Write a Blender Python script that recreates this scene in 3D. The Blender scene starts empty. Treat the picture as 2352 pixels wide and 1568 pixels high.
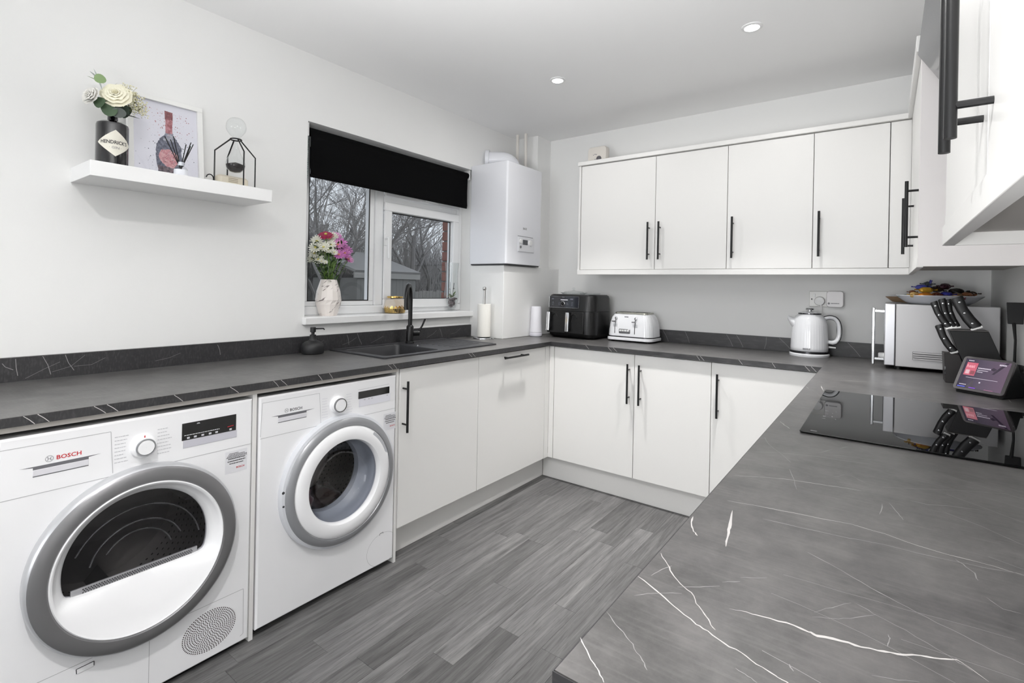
import bpy, math, random
from mathutils import Vector, Matrix
random.seed(7)
sc = bpy.context.scene
PI = math.pi
# ------------------------------------------------------------ camera
cam_d = bpy.data.cameras.new('camera')
cam = bpy.data.objects.new('camera', cam_d)
sc.collection.objects.link(cam)
sc.camera = cam
F_PX = 1155.73
cam_d.sensor_fit = 'HORIZONTAL'
cam_d.sensor_width = 36.0
cam_d.lens = F_PX / 2352 * 36.0
cam_d.shift_y = -124.7 / 2352
cam_d.clip_start = 0.01
cam_d.clip_end = 200
yaw, roll = 0.6398, 0.0194
f = Vector((-math.sin(yaw), math.cos(yaw), 0.0))
r = Vector((math.cos(yaw), math.sin(yaw), 0.0))
u = r.cross(f)
r2 = r * math.cos(roll) + u * math.sin(roll)
u2 = -r * math.sin(roll) + u * math.cos(roll)
M = Matrix((r2, u2, -f)).transposed().to_4x4()
M.translation = Vector((2.3696, -3.3907, 1.2607))
cam.matrix_world = M

# ------------------------------------------------------------ world, lights, exposure
sc.view_settings.view_transform = 'Standard'
sc.view_settings.look = 'None'
sc.view_settings.gamma = 1.0
sc.view_settings.use_curve_mapping = False
sc.view_settings.exposure = 0.08
sc.cycles.max_bounces = 10
sc.cycles.diffuse_bounces = 6
sc.cycles.glossy_bounces = 4
sc.cycles.transmission_bounces = 6
sc.cycles.transparent_max_bounces = 10
sc.cycles.sample_clamp_indirect = 6.0
sc.cycles.caustics_reflective = False
sc.cycles.caustics_refractive = False
w = bpy.data.worlds.new('overcast_sky')
sc.world = w
w.use_nodes = True
wn = w.node_tree
bg = wn.nodes['Background']
tc = wn.nodes.new('ShaderNodeTexCoord')
sx = wn.nodes.new('ShaderNodeSeparateXYZ')
cr = wn.nodes.new('ShaderNodeValToRGB')
cr.color_ramp.elements[0].position = 0.0
cr.color_ramp.elements[0].color = (0.62, 0.66, 0.70, 1)
cr.color_ramp.elements[1].position = 0.7
cr.color_ramp.elements[1].color = (0.82, 0.86, 0.92, 1)
wn.links.new(tc.outputs['Generated'], sx.inputs[0])
wn.links.new(sx.outputs['Z'], cr.inputs[0])
wn.links.new(cr.outputs[0], bg.inputs['Color'])
bg.inputs['Strength'].default_value = 1.45

H = 2.4277

def area_light(name, loc, rot, size, size_y, power, color=(1, 1, 1), shape='RECTANGLE', spread=None):
    d = bpy.data.lights.new(name, 'AREA')
    d.shape = shape
    d.size = size
    if shape in ('RECTANGLE', 'ELLIPSE'):
        d.size_y = size_y
    d.energy = power
    d.color = color
    if spread:
        d.spread = spread
    o = bpy.data.objects.new(name, d)
    sc.collection.objects.link(o)
    o.location = loc
    o.rotation_euler = rot
    return o

# unseen fill light added at the opening in the wall behind the camera
area_light('rear_fill', (1.35, -8.58, 1.3), (math.radians(90), 0, 0), 2.4, 2.0, 72, (0.97, 0.985, 1.0))
# two unseen fill lamps added behind the camera to brighten the ceiling
area_light('ceiling_fill', (2.0, -4.0, 1.0), (math.radians(145), 0, 0), 0.5, 0.5, 22, (1.0, 1.0, 1.0), spread=2.0)
area_light('ceiling_fill', (1.8, -3.8, 0.7), (math.radians(160), 0, 0), 0.5, 0.5, 16, (1.0, 1.0, 1.0), spread=1.5)

# ------------------------------------------------------------ helpers
C = sc.collection

def lin(c):
    c = c / 255.0
    return c / 12.92 if c <= 0.04045 else ((c + 0.055) / 1.055) ** 2.4

def rgb(a, b=None, c=None):
    if b is None:
        b = c = a
    return (lin(a), lin(b), lin(c), 1.0)

MATS = {}

def mat(name, col, rough=0.5, metal=0.0, spec=0.5, coat=0.0, emit=None, estr=0.0, sheen=0.0, bump=None, alpha=None, trans=0.0):
    if name in MATS:
        return MATS[name]
    m = bpy.data.materials.new(name)
    m.use_nodes = True
    nt = m.node_tree
    b = nt.nodes['Principled BSDF']
    b.inputs['Base Color'].default_value = col
    b.inputs['Roughness'].default_value = rough
    b.inputs['Metallic'].default_value = metal
    b.inputs['Specular IOR Level'].default_value = spec
    b.inputs['Coat Weight'].default_value = coat
    b.inputs['Coat Roughness'].default_value = 0.05
    if sheen:
        b.inputs['Sheen Weight'].default_value = sheen
    if trans:
        b.inputs['Transmission Weight'].default_value = trans
    if emit:
        b.inputs['Emission Color'].default_value = emit
        b.inputs['Emission Strength'].default_value = estr
    # fine procedural variation so that no surface is perfectly flat
    t = nt.nodes.new('ShaderNodeTexCoord')
    n = nt.nodes.new('ShaderNodeTexNoise')
    n.inputs['Scale'].default_value = bump[0] if bump else 60.0
    n.inputs['Detail'].default_value = 3.0
    nt.links.new(t.outputs['Object'], n.inputs['Vector'])
    bp = nt.nodes.new('ShaderNodeBump')
    bp.inputs['Strength'].default_value = bump[1] if bump else 0.01
    bp.inputs['Distance'].default_value = 0.001
    nt.links.new(n.outputs['Fac'], bp.inputs['Height'])
    nt.links.new(bp.outputs['Normal'], b.inputs['Normal'])
    MATS[name] = m
    return m

def glass_mat(name, tint=(1, 1, 1, 1), rough=0.0, ior=1.45, gain=1.0):
    m = bpy.data.materials.new(name)
    m.use_nodes = True
    nt = m.node_tree
    nt.nodes.remove(nt.nodes['Principled BSDF'])
    out = nt.nodes['Material Output']
    tr = nt.nodes.new('ShaderNodeBsdfTransparent')
    tr.inputs['Color'].default_value = tint
    gl = nt.nodes.new('ShaderNodeBsdfGlossy')
    gl.inputs['Roughness'].default_value = rough
    # view-angle weight that is the same on both sides of the sheet
    fr = nt.nodes.new('ShaderNodeLayerWeight')
    fr.inputs['Blend'].default_value = 0.5
    pw = nt.nodes.new('ShaderNodeMath')
    pw.operation = 'POWER'
    pw.inputs[1].default_value = 4.0
    nt.links.new(fr.outputs['Facing'], pw.inputs[0])
    mu = nt.nodes.new('ShaderNodeMath')
    mu.operation = 'MULTIPLY_ADD'
    mu.inputs[1].default_value = 0.85 * gain
    mu.inputs[2].default_value = 0.035 * gain
    nt.links.new(pw.outputs[0], mu.inputs[0])
    mx = nt.nodes.new('ShaderNodeMixShader')
    nt.links.new(mu.outputs[0], mx.inputs[0])
    nt.links.new(tr.outputs[0], mx.inputs[1])
    nt.links.new(gl.outputs[0], mx.inputs[2])
    nt.links.new(mx.outputs[0], out.inputs['Surface'])
    MATS[name] = m
    return m

class MB:
    """collects shapes; obj() links them as one mesh object"""
    def __init__(s):
        s.v = []
        s.f = []

    def add(s, vs, fs):
        k = len(s.v)
        s.v += [tuple(v) for v in vs]
        s.f += [tuple(i + k for i in q) for q in fs]
        return s

    def box(s, x0, y0, z0, x1, y1, z1):
        x0, x1 = min(x0, x1), max(x0, x1)
        y0, y1 = min(y0, y1), max(y0, y1)
        z0, z1 = min(z0, z1), max(z0, z1)
        return s.add([(x0, y0, z0), (x1, y0, z0), (x1, y1, z0), (x0, y1, z0), (x0, y0, z1), (x1, y0, z1), (x1, y1, z1), (x0, y1, z1)],
                     [(0, 3, 2, 1), (4, 5, 6, 7), (0, 1, 5, 4), (1, 2, 6, 5), (2, 3, 7, 6), (3, 0, 4, 7)])

    def prism(s, poly, a, b, axis='z'):
        """polygon (ccw in the plane) extruded from a to b along axis"""
        n = len(poly)
        def P(p, t):
            if axis == 'z':
                return (p[0], p[1], t)
            if axis == 'y':
                return (p[0], t, p[1])
            return (t, p[0], p[1])
        vs = [P(p, a) for p in poly] + [P(p, b) for p in poly]
        fs = [tuple(range(n))[::-1], tuple(range(n, 2 * n))]
        fs += [(i, (i + 1) % n, n + (i + 1) % n, n + i) for i in range(n)]
        return s.add(vs, fs)

    def ring(s, rings, closed=False, cap=True):
        """list of equally long vertex loops bridged together"""
        n = len(rings[0])
        vs = [v for q in rings for v in q]
        fs = []
        m = len(rings)
        for i in range(m - 1 + (1 if closed else 0)):
            a, b = i * n, ((i + 1) % m) * n
            for j in range(n):
                k = (j + 1) % n
                fs.append((a + j, a + k, b + k, b + j))
        if cap and not closed:
            fs.append(tuple(range(n))[::-1])
            fs.append(tuple(range((m - 1) * n, m * n)))
        return s.add(vs, fs)

    def tube(s, pts, rad, n=8, cap=True):
        pts = [Vector(p) for p in pts]
        if not isinstance(rad, (list, tuple)):
            rad = [rad] * len(pts)
        rings = []
        prev = None
        for i, p in enumerate(pts):
            if i == 0:
                d = pts[1] - p
            elif i == len(pts) - 1:
                d = p - pts[i - 1]
            else:
                d = (pts[i + 1] - p).normalized() + (p - pts[i - 1]).normalized()
            d.normalize()
            if prev is None:
                a = d.orthogonal().normalized()
            else:
                a = prev - d * prev.dot(d)
                a = a.normalized() if a.length > 1e-6 else d.orthogonal().normalized()
            prev = a
            b = d.cross(a)
            rings.append([tuple(p + (a * math.cos(t) + b * math.sin(t)) * rad[i]) for t in [2 * PI * j / n for j in range(n)]])
        return s.ring(rings, cap=cap)

    def lathe(s, prof, c=(0, 0, 0), axis='z', n=32, cap=False, ry=1.0, flute=None):
        """prof: (radius, height) pairs; axis z or x"""
        rings = []
        for (rr, h) in prof:
            q = []
            for j in range(n):
                t = 2 * PI * j / n
                k = rr
                if flute:
                    k = rr * (1 + flute[1] * math.cos(flute[0] * t)) if flute[2] <= h <= flute[3] else rr
                a, b = k * math.cos(t), k * math.sin(t) * ry
                if axis == 'z':
                    q.append((c[0] + a, c[1] + b, c[2] + h))
                elif axis == 'x':
                    q.append((c[0] + h, c[1] + a, c[2] + b))
                else:
                    q.append((c[0] + a, c[1] + h, c[2] + b))
            rings.append(q)
        return s.ring(rings, cap=cap)

    def ell(s, c, rx, ry, rz, n=16, m=10):
        rings = []
        for i in range(1, m):
            t = PI * i / m
            rings.append([(c[0] + rx * math.sin(t) * math.cos(p), c[1] + ry * math.sin(t) * math.sin(p), c[2] - rz * math.cos(t)) for p in [2 * PI * j / n for j in range(n)]])
        return s.ring(rings, cap=True)

    def rrect(s, cx, cy, hx, hy, rad, z0, z1, taper=0.0, k=6, levels=None):
        """rounded-rectangle column, z up; levels = [(z, inset)]"""
        if levels is None:
            levels = [(z0, 0), (z1, taper)]
        rings = []
        for (z, ins) in levels:
            q = []
            for (sx_, sy_, a0) in ((1, -1, -PI / 2), (1, 1, 0), (-1, 1, PI / 2), (-1, -1, PI)):
                rr = max(rad - ins, 0.0005)
                ox = cx + sx_ * (hx - ins - rr)
                oy = cy + sy_ * (hy - ins - rr)
                for i in range(k + 1):
                    t = a0 + PI / 2 * i / k
                    q.append((ox + rr * math.cos(t), oy + rr * math.sin(t), z))
            rings.append(q)
        return s.ring(rings, cap=True)

def smooth_by(o, ang=35):
    for p in o.data.polygons:
        p.use_smooth = True
    try:
        o.data.set_sharp_from_angle(angle=math.radians(ang))
    except Exception:
        pass

WORLD = {}

def woff(o):
    v = Vector((0, 0, 0))
    while o is not None:
        v += Vector(o.location)
        o = o.parent
    return v

def obj(name, mb, m, parent=None, smooth=True, bevel=0.0, segs=2, local=False, label=None, kind=None, ang=35):
    """links the collected shapes as one mesh; coordinates are world unless local"""
    me = bpy.data.meshes.new(name)
    if parent is not None and not local:
        off = woff(parent)
        vs = [(v[0] - off.x, v[1] - off.y, v[2] - off.z) for v in mb.v]
    else:
        vs = mb.v
    me.from_pydata(vs, [], mb.f)
    me.materials.append(m)
    me.update()
    o = bpy.data.objects.new(name, me)
    C.objects.link(o)
    if parent is not None:
        o.parent = parent
    if smooth:
        smooth_by(o, ang)
    if bevel:
        bv = o.modifiers.new('bevel', 'BEVEL')
        bv.width = bevel
        bv.segments = segs
        bv.limit_method = 'ANGLE'
        bv.angle_limit = math.radians(50)
        bv.harden_normals = False
    if label:
        o['label'] = label
    if kind:
        o['kind'] = kind
    return o

def thing(name, label, cat, loc=(0, 0, 0), rz=0.0, group=None):
    o = bpy.data.objects.new(name, None)
    o.empty_display_size = 0.05
    C.objects.link(o)
    o.location = loc
    o.rotation_euler = (0, 0, rz)
    o['label'] = label
    o['category'] = cat
    if group:
        o['group'] = group
    return o

def tag(o, label, cat, group=None):
    o['label'] = label
    o['category'] = cat
    if group:
        o['group'] = group
    return o

def struct(name, mb, m, parent=None, bevel=0.0, smooth=False):
    o = obj(name, mb, m, parent, smooth=smooth, bevel=bevel)
    if parent is None:
        o['kind'] = 'structure'
    return o

def text(name, body, size, loc, right, up, m, parent, local=False, bold=0.0, squash=1.0, wrap=None, align='LEFT'):
    """flat lettering turned into a mesh; right/up give its plane; wrap bends it round a vertical cylinder"""
    cu = bpy.data.curves.new(name, 'FONT')
    cu.body = body
    cu.size = size
    cu.align_x = align
    cu.offset = bold
    cu.resolution_u = 2
    cu.extrude = 0.0
    o = bpy.data.objects.new(name, cu)
    C.objects.link(o)
    dg = bpy.context.evaluated_depsgraph_get()
    dg.update()
    me = o.evaluated_get(dg).to_mesh()
    vs = [tuple(v.co) for v in me.vertices]
    fs = [tuple(p.vertices) for p in me.polygons]
    o.to_mesh_clear()
    C.objects.unlink(o)
    bpy.data.objects.remove(o)
    bpy.data.curves.remove(cu)
    R_, U_ = Vector(right), Vector(up)
    L_ = Vector(loc)
    mb = MB()
    out = []
    for v in vs:
        if wrap:
            (cx, cy, rad, a0) = wrap
            a = a0 + v[0] * squash / rad
            out.append((cx + rad * math.cos(a), cy + rad * math.sin(a), loc[2] + v[1]))
        else:
            out.append(tuple(L_ + R_ * v[0] * squash + U_ * v[1]))
    mb.add(out, fs)
    return obj(name, mb, m, parent, smooth=False, local=local)
# ------------------------------------------------------------ materials
WALL = mat('wall_paint', rgb(238, 238, 237), 0.65, bump=(220, 0.05), spec=0.3)
CEIL = mat('ceiling_paint', rgb(245, 245, 245), 0.8, bump=(180, 0.05), spec=0.2)
CAB = mat('cabinet_white', rgb(230, 229, 227), 0.33, spec=0.45, bump=(30, 0.015))
CABIN = mat('cabinet_carcass', rgb(222, 221, 219), 0.5)
CABGREY = mat('cabinet_edge_shadow_gap', rgb(120, 120, 118), 0.6)
BLACK = mat('matt_black_metal', rgb(22, 22, 23), 0.32, 0.3)
BLACKP = mat('black_plastic', rgb(10, 10, 11), 0.45, spec=0.35)
BLACKG = mat('black_gloss', rgb(9, 9, 10), 0.08, coat=0.6)
APPW = mat('appliance_enamel', rgb(240, 240, 242), 0.22, coat=0.3)
APPP = mat('appliance_plastic', rgb(241, 241, 243), 0.28)
GREYP = mat('grey_plastic', rgb(150, 151, 154), 0.38, 0.25)
DGREYP = mat('dark_grey_metal_ring', rgb(128, 127, 129), 0.33, 0.55)
LINEG = mat('panel_gap', rgb(176, 176, 178), 0.6)
CHROME_REFL = mat('chrome_dark_reflection', rgb(96, 96, 99), 0.12, 1.0)  # chrome whose dark reflections are put into the base colour
CHROME = mat('chrome', rgb(215, 216, 218), 0.1, 1.0)
STEEL = mat('brushed_steel', rgb(190, 189, 187), 0.3, 1.0, bump=(300, 0.05))
UPVC = mat('white_upvc', rgb(238, 239, 240), 0.25, coat=0.2)
WPLAS = mat('white_plastic', rgb(236, 236, 236), 0.35)
BOILW = mat('boiler_white', rgb(232, 233, 238), 0.18, coat=0.4)
GLASS = glass_mat('clear_glass', (0.97, 0.98, 0.98, 1), 0.0, 1.45, 1.0)
PANE = glass_mat('window_pane', (0.95, 0.96, 0.97, 1), 0.0, 1.5, 0.8)
DOORGLASS = glass_mat('door_glass', (0.86, 0.86, 0.88, 1), 0.0, 1.5, 1.0)
PICGLASS = glass_mat('picture_glass', (0.97, 0.97, 0.98, 1), 0.02, 1.35, 0.6)
INKG = mat('print_grey', rgb(128, 128, 132), 0.5)
INKL = mat('print_light_grey', rgb(190, 190, 194), 0.5)
INKD = mat('print_dark', rgb(45, 45, 48), 0.5)
INKR = mat('print_red', rgb(190, 40, 48), 0.5)
INKW = mat('print_white', rgb(225, 225, 228), 0.5)

def worktop_material(name, base, dark, rough, tilt=0.0):
    m = bpy.data.materials.new(name)
    m.use_nodes = True
    nt = m.node_tree
    b = nt.nodes['Principled BSDF']
    N, Lk = nt.nodes, nt.links
    t = N.new('ShaderNodeTexCoord')
    mp = N.new('ShaderNodeMapping')
    mp.inputs['Scale'].default_value = (1, 1, 1)
    Lk.new(t.outputs['Object'], mp.inputs['Vector'])
    n1 = N.new('ShaderNodeTexNoise')
    n1.inputs['Scale'].default_value = 11
    n1.inputs['Detail'].default_value = 12
    n1.inputs['Roughness'].default_value = 0.74
    Lk.new(mp.outputs[0], n1.inputs['Vector'])
    c1 = N.new('ShaderNodeValToRGB')
    c1.color_ramp.elements[0].position = 0.3
    c1.color_ramp.elements[0].color = dark
    c1.color_ramp.elements[1].position = 0.72
    c1.color_ramp.elements[1].color = base
    Lk.new(n1.outputs['Fac'], c1.inputs[0])
    # fine long scratch-like streaks
    mp2 = N.new('ShaderNodeMapping')
    mp2.inputs['Rotation'].default_value = (0, 0, math.radians(3))
    mp2.inputs['Scale'].default_value = (9, 130, 40)
    Lk.new(t.outputs['Object'], mp2.inputs['Vector'])
    n2 = N.new('ShaderNodeTexNoise')
    n2.inputs['Scale'].default_value = 1.6
    n2.inputs['Detail'].default_value = 5
    Lk.new(mp2.outputs[0], n2.inputs['Vector'])
    c2 = N.new('ShaderNodeValToRGB')
    c2.color_ramp.elements[0].position = 0.50
    c2.color_ramp.elements[0].color = (0, 0, 0, 1)
    c2.color_ramp.elements[1].position = 0.78
    c2.color_ramp.elements[1].color = (1, 1, 1, 1)
    Lk.new(n2.outputs['Fac'], c2.inputs[0])
    # thin wandering veins: zero crossings of a low frequency noise
    mp3 = N.new('ShaderNodeMapping')
    mp3.inputs['Rotation'].default_value = (0, 0, math.radians(-20))
    mp3.inputs['Scale'].default_value = (1.0, 3.4, 2)
    Lk.new(t.outputs['Object'], mp3.inputs['Vector'])
    n3 = N.new('ShaderNodeTexNoise')
    n3.inputs['Scale'].default_value = 1.7
    n3.inputs['Detail'].default_value = 3.5
    n3.inputs['Roughness'].default_value = 0.45
    Lk.new(mp3.outputs[0], n3.inputs['Vector'])
    sb = N.new('ShaderNodeMath')
    sb.operation = 'SUBTRACT'
    sb.inputs[1].default_value = 0.5
    Lk.new(n3.outputs['Fac'], sb.inputs[0])
    ab = N.new('ShaderNodeMath')
    ab.operation = 'ABSOLUTE'
    Lk.new(sb.outputs[0], ab.inputs[0])
    c3 = N.new('ShaderNodeValToRGB')
    c3.color_ramp.elements[0].position = 0.0
    c3.color_ramp.elements[0].color = (1, 1, 1, 1)
    c3.color_ramp.elements[1].position = 0.0022
    c3.color_ramp.elements[1].color = (0, 0, 0, 1)
    Lk.new(ab.outputs[0], c3.inputs[0])
    n4 = N.new('ShaderNodeTexNoise')
    n4.inputs['Scale'].default_value = 6
    Lk.new(t.outputs['Object'], n4.inputs['Vector'])
    c4 = N.new('ShaderNodeValToRGB')
    c4.color_ramp.elements[0].position = 0.48
    c4.color_ramp.elements[0].color = (0, 0, 0, 1)
    c4.color_ramp.elements[1].position = 0.6
    c4.color_ramp.elements[1].color = (0.0, 0.0, 0.0, 1)
    Lk.new(n4.outputs['Fac'], c4.inputs[0])
    ml = N.new('ShaderNodeMath')
    ml.operation = 'MULTIPLY'
    Lk.new(c3.outputs[0], ml.inputs[0])
    Lk.new(c4.outputs[0], ml.inputs[1])
    m1 = N.new('ShaderNodeMixRGB')
    m1.inputs[2].default_value = rgb(150, 148, 146)
    k = N.new('ShaderNodeMath')
    k.operation = 'MULTIPLY'
    k.inputs[1].default_value = 0.13
    Lk.new(c2.outputs[0], k.inputs[0])
    Lk.new(k.outputs[0], m1.inputs[0])
    Lk.new(c1.outputs[0], m1.inputs[1])
    m2 = N.new('ShaderNodeMixRGB')
    m2.inputs[2].default_value = rgb(205, 203, 200)
    Lk.new(ml.outputs[0], m2.inputs[0])
    Lk.new(m1.outputs[0], m2.inputs[1])
    Lk.new(m2.outputs[0], b.inputs['Base Color'])
    b.inputs['Roughness'].default_value = rough
    b.inputs['Specular IOR Level'].default_value = 0.55
    bp = N.new('ShaderNodeBump')
    bp.inputs['Strength'].default_value = 0.05
    bp.inputs['Distance'].default_value = 0.001
    Lk.new(n1.outputs['Fac'], bp.inputs['Height'])
    Lk.new(bp.outputs[0], b.inputs['Normal'])
    return m

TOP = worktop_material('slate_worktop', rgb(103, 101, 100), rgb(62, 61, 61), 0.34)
VEIN = mat('vein_print', rgb(192, 189, 187), 0.45)
VEIND = mat('vein_print_soft', rgb(150, 149, 148), 0.45)
EDGE = worktop_material('slate_worktop_shaded', rgb(52, 51, 53), rgb(38, 38, 40), 0.42)  # same slate as the top, darker: shade of upright faces put into colour

def wood_floor_material():
    m = bpy.data.materials.new('grey_oak_plank')
    m.use_nodes = True
    nt = m.node_tree
    N, Lk = nt.nodes, nt.links
    b = N['Principled BSDF']
    t = N.new('ShaderNodeTexCoord')
    oi = N.new('ShaderNodeObjectInfo')
    ad = N.new('ShaderNodeVectorMath')
    ad.operation = 'ADD'
    sc_ = N.new('ShaderNodeVectorMath')
    sc_.operation = 'SCALE'
    cx = N.new('ShaderNodeCombineXYZ')
    for i in range(3):
        Lk.new(oi.outputs['Random'], cx.inputs[i])
    Lk.new(cx.outputs[0], sc_.inputs[0])
    sc_.inputs['Scale'].default_value = 57.0
    Lk.new(t.outputs['Object'], ad.inputs[0])
    Lk.new(sc_.outputs[0], ad.inputs[1])
    mp = N.new('ShaderNodeMapping')
    mp.inputs['Scale'].default_value = (34, 1.8, 1)
    Lk.new(ad.outputs[0], mp.inputs['Vector'])
    n1 = N.new('ShaderNodeTexNoise')
    n1.inputs['Scale'].default_value = 1.0
    n1.inputs['Detail'].default_value = 7
    n1.inputs['Roughness'].default_value = 0.62
    n1.inputs['Distortion'].default_value = 0.35
    Lk.new(mp.outputs[0], n1.inputs['Vector'])
    c1 = N.new('ShaderNodeValToRGB')
    e = c1.color_ramp.elements
    e[0].position = 0.30
    e[0].color = rgb(90, 89, 89)
    e[1].position = 0.72
    e[1].color = rgb(134, 133, 132)
    k = c1.color_ramp.elements.new(0.5)
    k.color = rgb(112, 111, 111)
    Lk.new(n1.outputs['Fac'], c1.inputs[0])
    mp2 = N.new('ShaderNodeMapping')
    mp2.inputs['Scale'].default_value = (150, 7, 1)
    Lk.new(ad.outputs[0], mp2.inputs['Vector'])
    n2 = N.new('ShaderNodeTexNoise')
    n2.inputs['Scale'].default_value = 1.0
    n2.inputs['Detail'].default_value = 6
    n2.inputs['Roughness'].default_value = 0.7
    n2.inputs['Distortion'].default_value = 0.5
    Lk.new(mp2.outputs[0], n2.inputs['Vector'])
    c2 = N.new('ShaderNodeValToRGB')
    c2.color_ramp.elements[0].position = 0.30
    c2.color_ramp.elements[0].color = (0.45, 0.45, 0.45, 1)
    c2.color_ramp.elements[1].position = 0.56
    c2.color_ramp.elements[1].color = (1, 1, 1, 1)
    Lk.new(n2.outputs['Fac'], c2.inputs[0])
    mu = N.new('ShaderNodeMixRGB')
    mu.blend_type = 'MULTIPLY'
    mu.inputs[0].default_value = 0.85
    Lk.new(c1.outputs[0], mu.inputs[1])
    Lk.new(c2.outputs[0], mu.inputs[2])
    # knots
    mp3 = N.new('ShaderNodeMapping')
    mp3.inputs['Scale'].default_value = (14, 5, 1)
    Lk.new(ad.outputs[0], mp3.inputs['Vector'])
    vo = N.new('ShaderNodeTexVoronoi')
    vo.inputs['Scale'].default_value = 0.55
    Lk.new(mp3.outputs[0], vo.inputs['Vector'])
    c3 = N.new('ShaderNodeValToRGB')
    c3.color_ramp.elements[0].position = 0.02
    c3.color_ramp.elements[0].color = (0.5, 0.5, 0.5, 1)
    c3.color_ramp.elements[1].position = 0.14
    c3.color_ramp.elements[1].color = (1, 1, 1, 1)
    Lk.new(vo.outputs['Distance'], c3.inputs[0])
    mu2 = N.new('ShaderNodeMixRGB')
    mu2.blend_type = 'MULTIPLY'
    mu2.inputs[0].default_value = 0.7
    Lk.new(mu.outputs[0], mu2.inputs[1])
    Lk.new(c3.outputs[0], mu2.inputs[2])
    # each plank its own tone
    mr = N.new('ShaderNodeMapRange')
    mr.inputs['To Min'].default_value = 0.60
    mr.inputs['To Max'].default_value = 0.98
    Lk.new(oi.outputs['Random'], mr.inputs['Value'])
    mu3 = N.new('ShaderNodeVectorMath')
    mu3.operation = 'SCALE'
    Lk.new(mu2.outputs[0], mu3.inputs[0])
    Lk.new(mr.outputs[0], mu3.inputs['Scale'])
    Lk.new(mu3.outputs[0], b.inputs['Base Color'])
    b.inputs['Roughness'].default_value = 0.5
    b.inputs['Specular IOR Level'].default_value = 0.35
    bp = N.new('ShaderNodeBump')
    bp.inputs['Strength'].default_value = 0.15
    bp.inputs['Distance'].default_value = 0.002
    Lk.new(n2.outputs['Fac'], bp.inputs['Height'])
    Lk.new(bp.outputs[0], b.inputs['Normal'])
    return m

PLANK = wood_floor_material()
FLOORB = mat('floor_joint', rgb(74, 73, 73), 0.8)

# ------------------------------------------------------------ room shell
YR = -8.6          # rear wall, behind the camera
XR = 2.782         # right wall
fb = MB().box(-0.1, YR - 0.1, -0.12, XR + 0.1, 0.1, -0.002)
floor = struct('floor', fb, FLOORB)
# planks: rows run away from the camera along y
row_x = [0.48]
while row_x[-1] < 2.16:
    row_x.append(row_x[-1] + 0.094)
known = {0.553: [-0.62], 0.647: [-1.80, -2.58], 0.741: [-2.372], 0.835: [-1.897, -1.28], 0.929: [-2.325, -1.28], 0.9745: [-1.70],
         1.2: [-1.10, -1.905], 1.3: [-1.902], 1.47: [-1.261]}
plank_cache = {}

def plank(xa, ya, wd, ln_):
    key = (round(wd, 3), round(ln_, 3))
    if key not in plank_cache:
        mb = MB()
        g, hw, hl, b = 0.0002, wd / 2, ln_ / 2, 0.0007
        mb.ring([[(-hw + g, -hl + g, -0.004), (hw - g, -hl + g, -0.004), (hw - g, hl - g, -0.004), (-hw + g, hl - g, -0.004)],
                 [(-hw + g, -hl + g, -b), (hw - g, -hl + g, -b), (hw - g, hl - g, -b), (-hw + g, hl - g, -b)],
                 [(-hw + g + b, -hl + g + b, 0), (hw - g - b, -hl + g + b, 0), (hw - g - b, hl - g - b, 0), (-hw + g + b, hl - g - b, 0)]])
        me = bpy.data.meshes.new('plank')
        me.from_pydata(mb.v, [], mb.f)
        me.materials.append(PLANK)
        plank_cache[key] = me
    o = bpy.data.objects.new('plank', plank_cache[key])
    C.objects.link(o)
    o.parent = floor
    o.location = (xa + wd / 2, ya + ln_ / 2, 0)
    return o

rnd = random.Random(11)
ends_known = {1: [-2.58], 2: [-1.803], 3: [-2.372], 4: [-1.897, -1.283], 5: [-2.325], 6: [-1.697], 7: [-2.15, -1.0], 8: [-1.10, -1.905],
              9: [-1.66, -2.6], 10: [-1.902, -1.2], 11: [-1.261, -2.3]}
for i, x0 in enumerate(row_x):
    ks = sorted(ends_known.get(i, [-1.0 - rnd.random() * 0.9]))
    cuts = list(ks)
    y = ks[0]
    while y > -3.9:
        y -= rnd.choice([0.62, 0.82, 1.02])
        cuts.insert(0, y)
    y = ks[-1]
    while y < -0.35:
        y += rnd.choice([0.62, 0.82, 1.02])
        cuts.append(y)
    for a, b in zip(cuts, cuts[1:]):
        a = max(a, -4.0)
        b = min(b, -0.45)
        if b - a > 0.02:
            plank(x0, a, 0.094, b - a)
# the rest of the floor behind the camera, never seen: one joined field of boards
mb = MB()
for i in range(19):
    for j in range(6):
        mb.box(0.02 + i * 0.1425, YR + 0.01 + j * 0.76, -0.003, 0.02 + i * 0.1425 + 0.140, YR + 0.01 + j * 0.76 + 0.757, 0)
o = obj('rear_floor_boards', mb, PLANK, floor, smooth=False)
o['kind'] = 'stuff'

struct('ceiling', MB().box(-0.1, YR - 0.1, H, XR + 0.1, 0.1, H + 0.12), CEIL)
# left wall with the window opening
WY0, WY1, WZ0, WZ1 = -1.968, -0.688, 1.052, 2.085
mb = MB()
for a in ((-0.16, YR, 0, 0, WY0, H), (-0.16, WY1, 0, 0, 0.0, H), (-0.16, WY0, 0, 0, WY1, WZ0), (-0.16, WY0, WZ1, 0, WY1, H)):
    mb.box(*a)
wall_left = struct('wall_left', mb, WALL)
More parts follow.
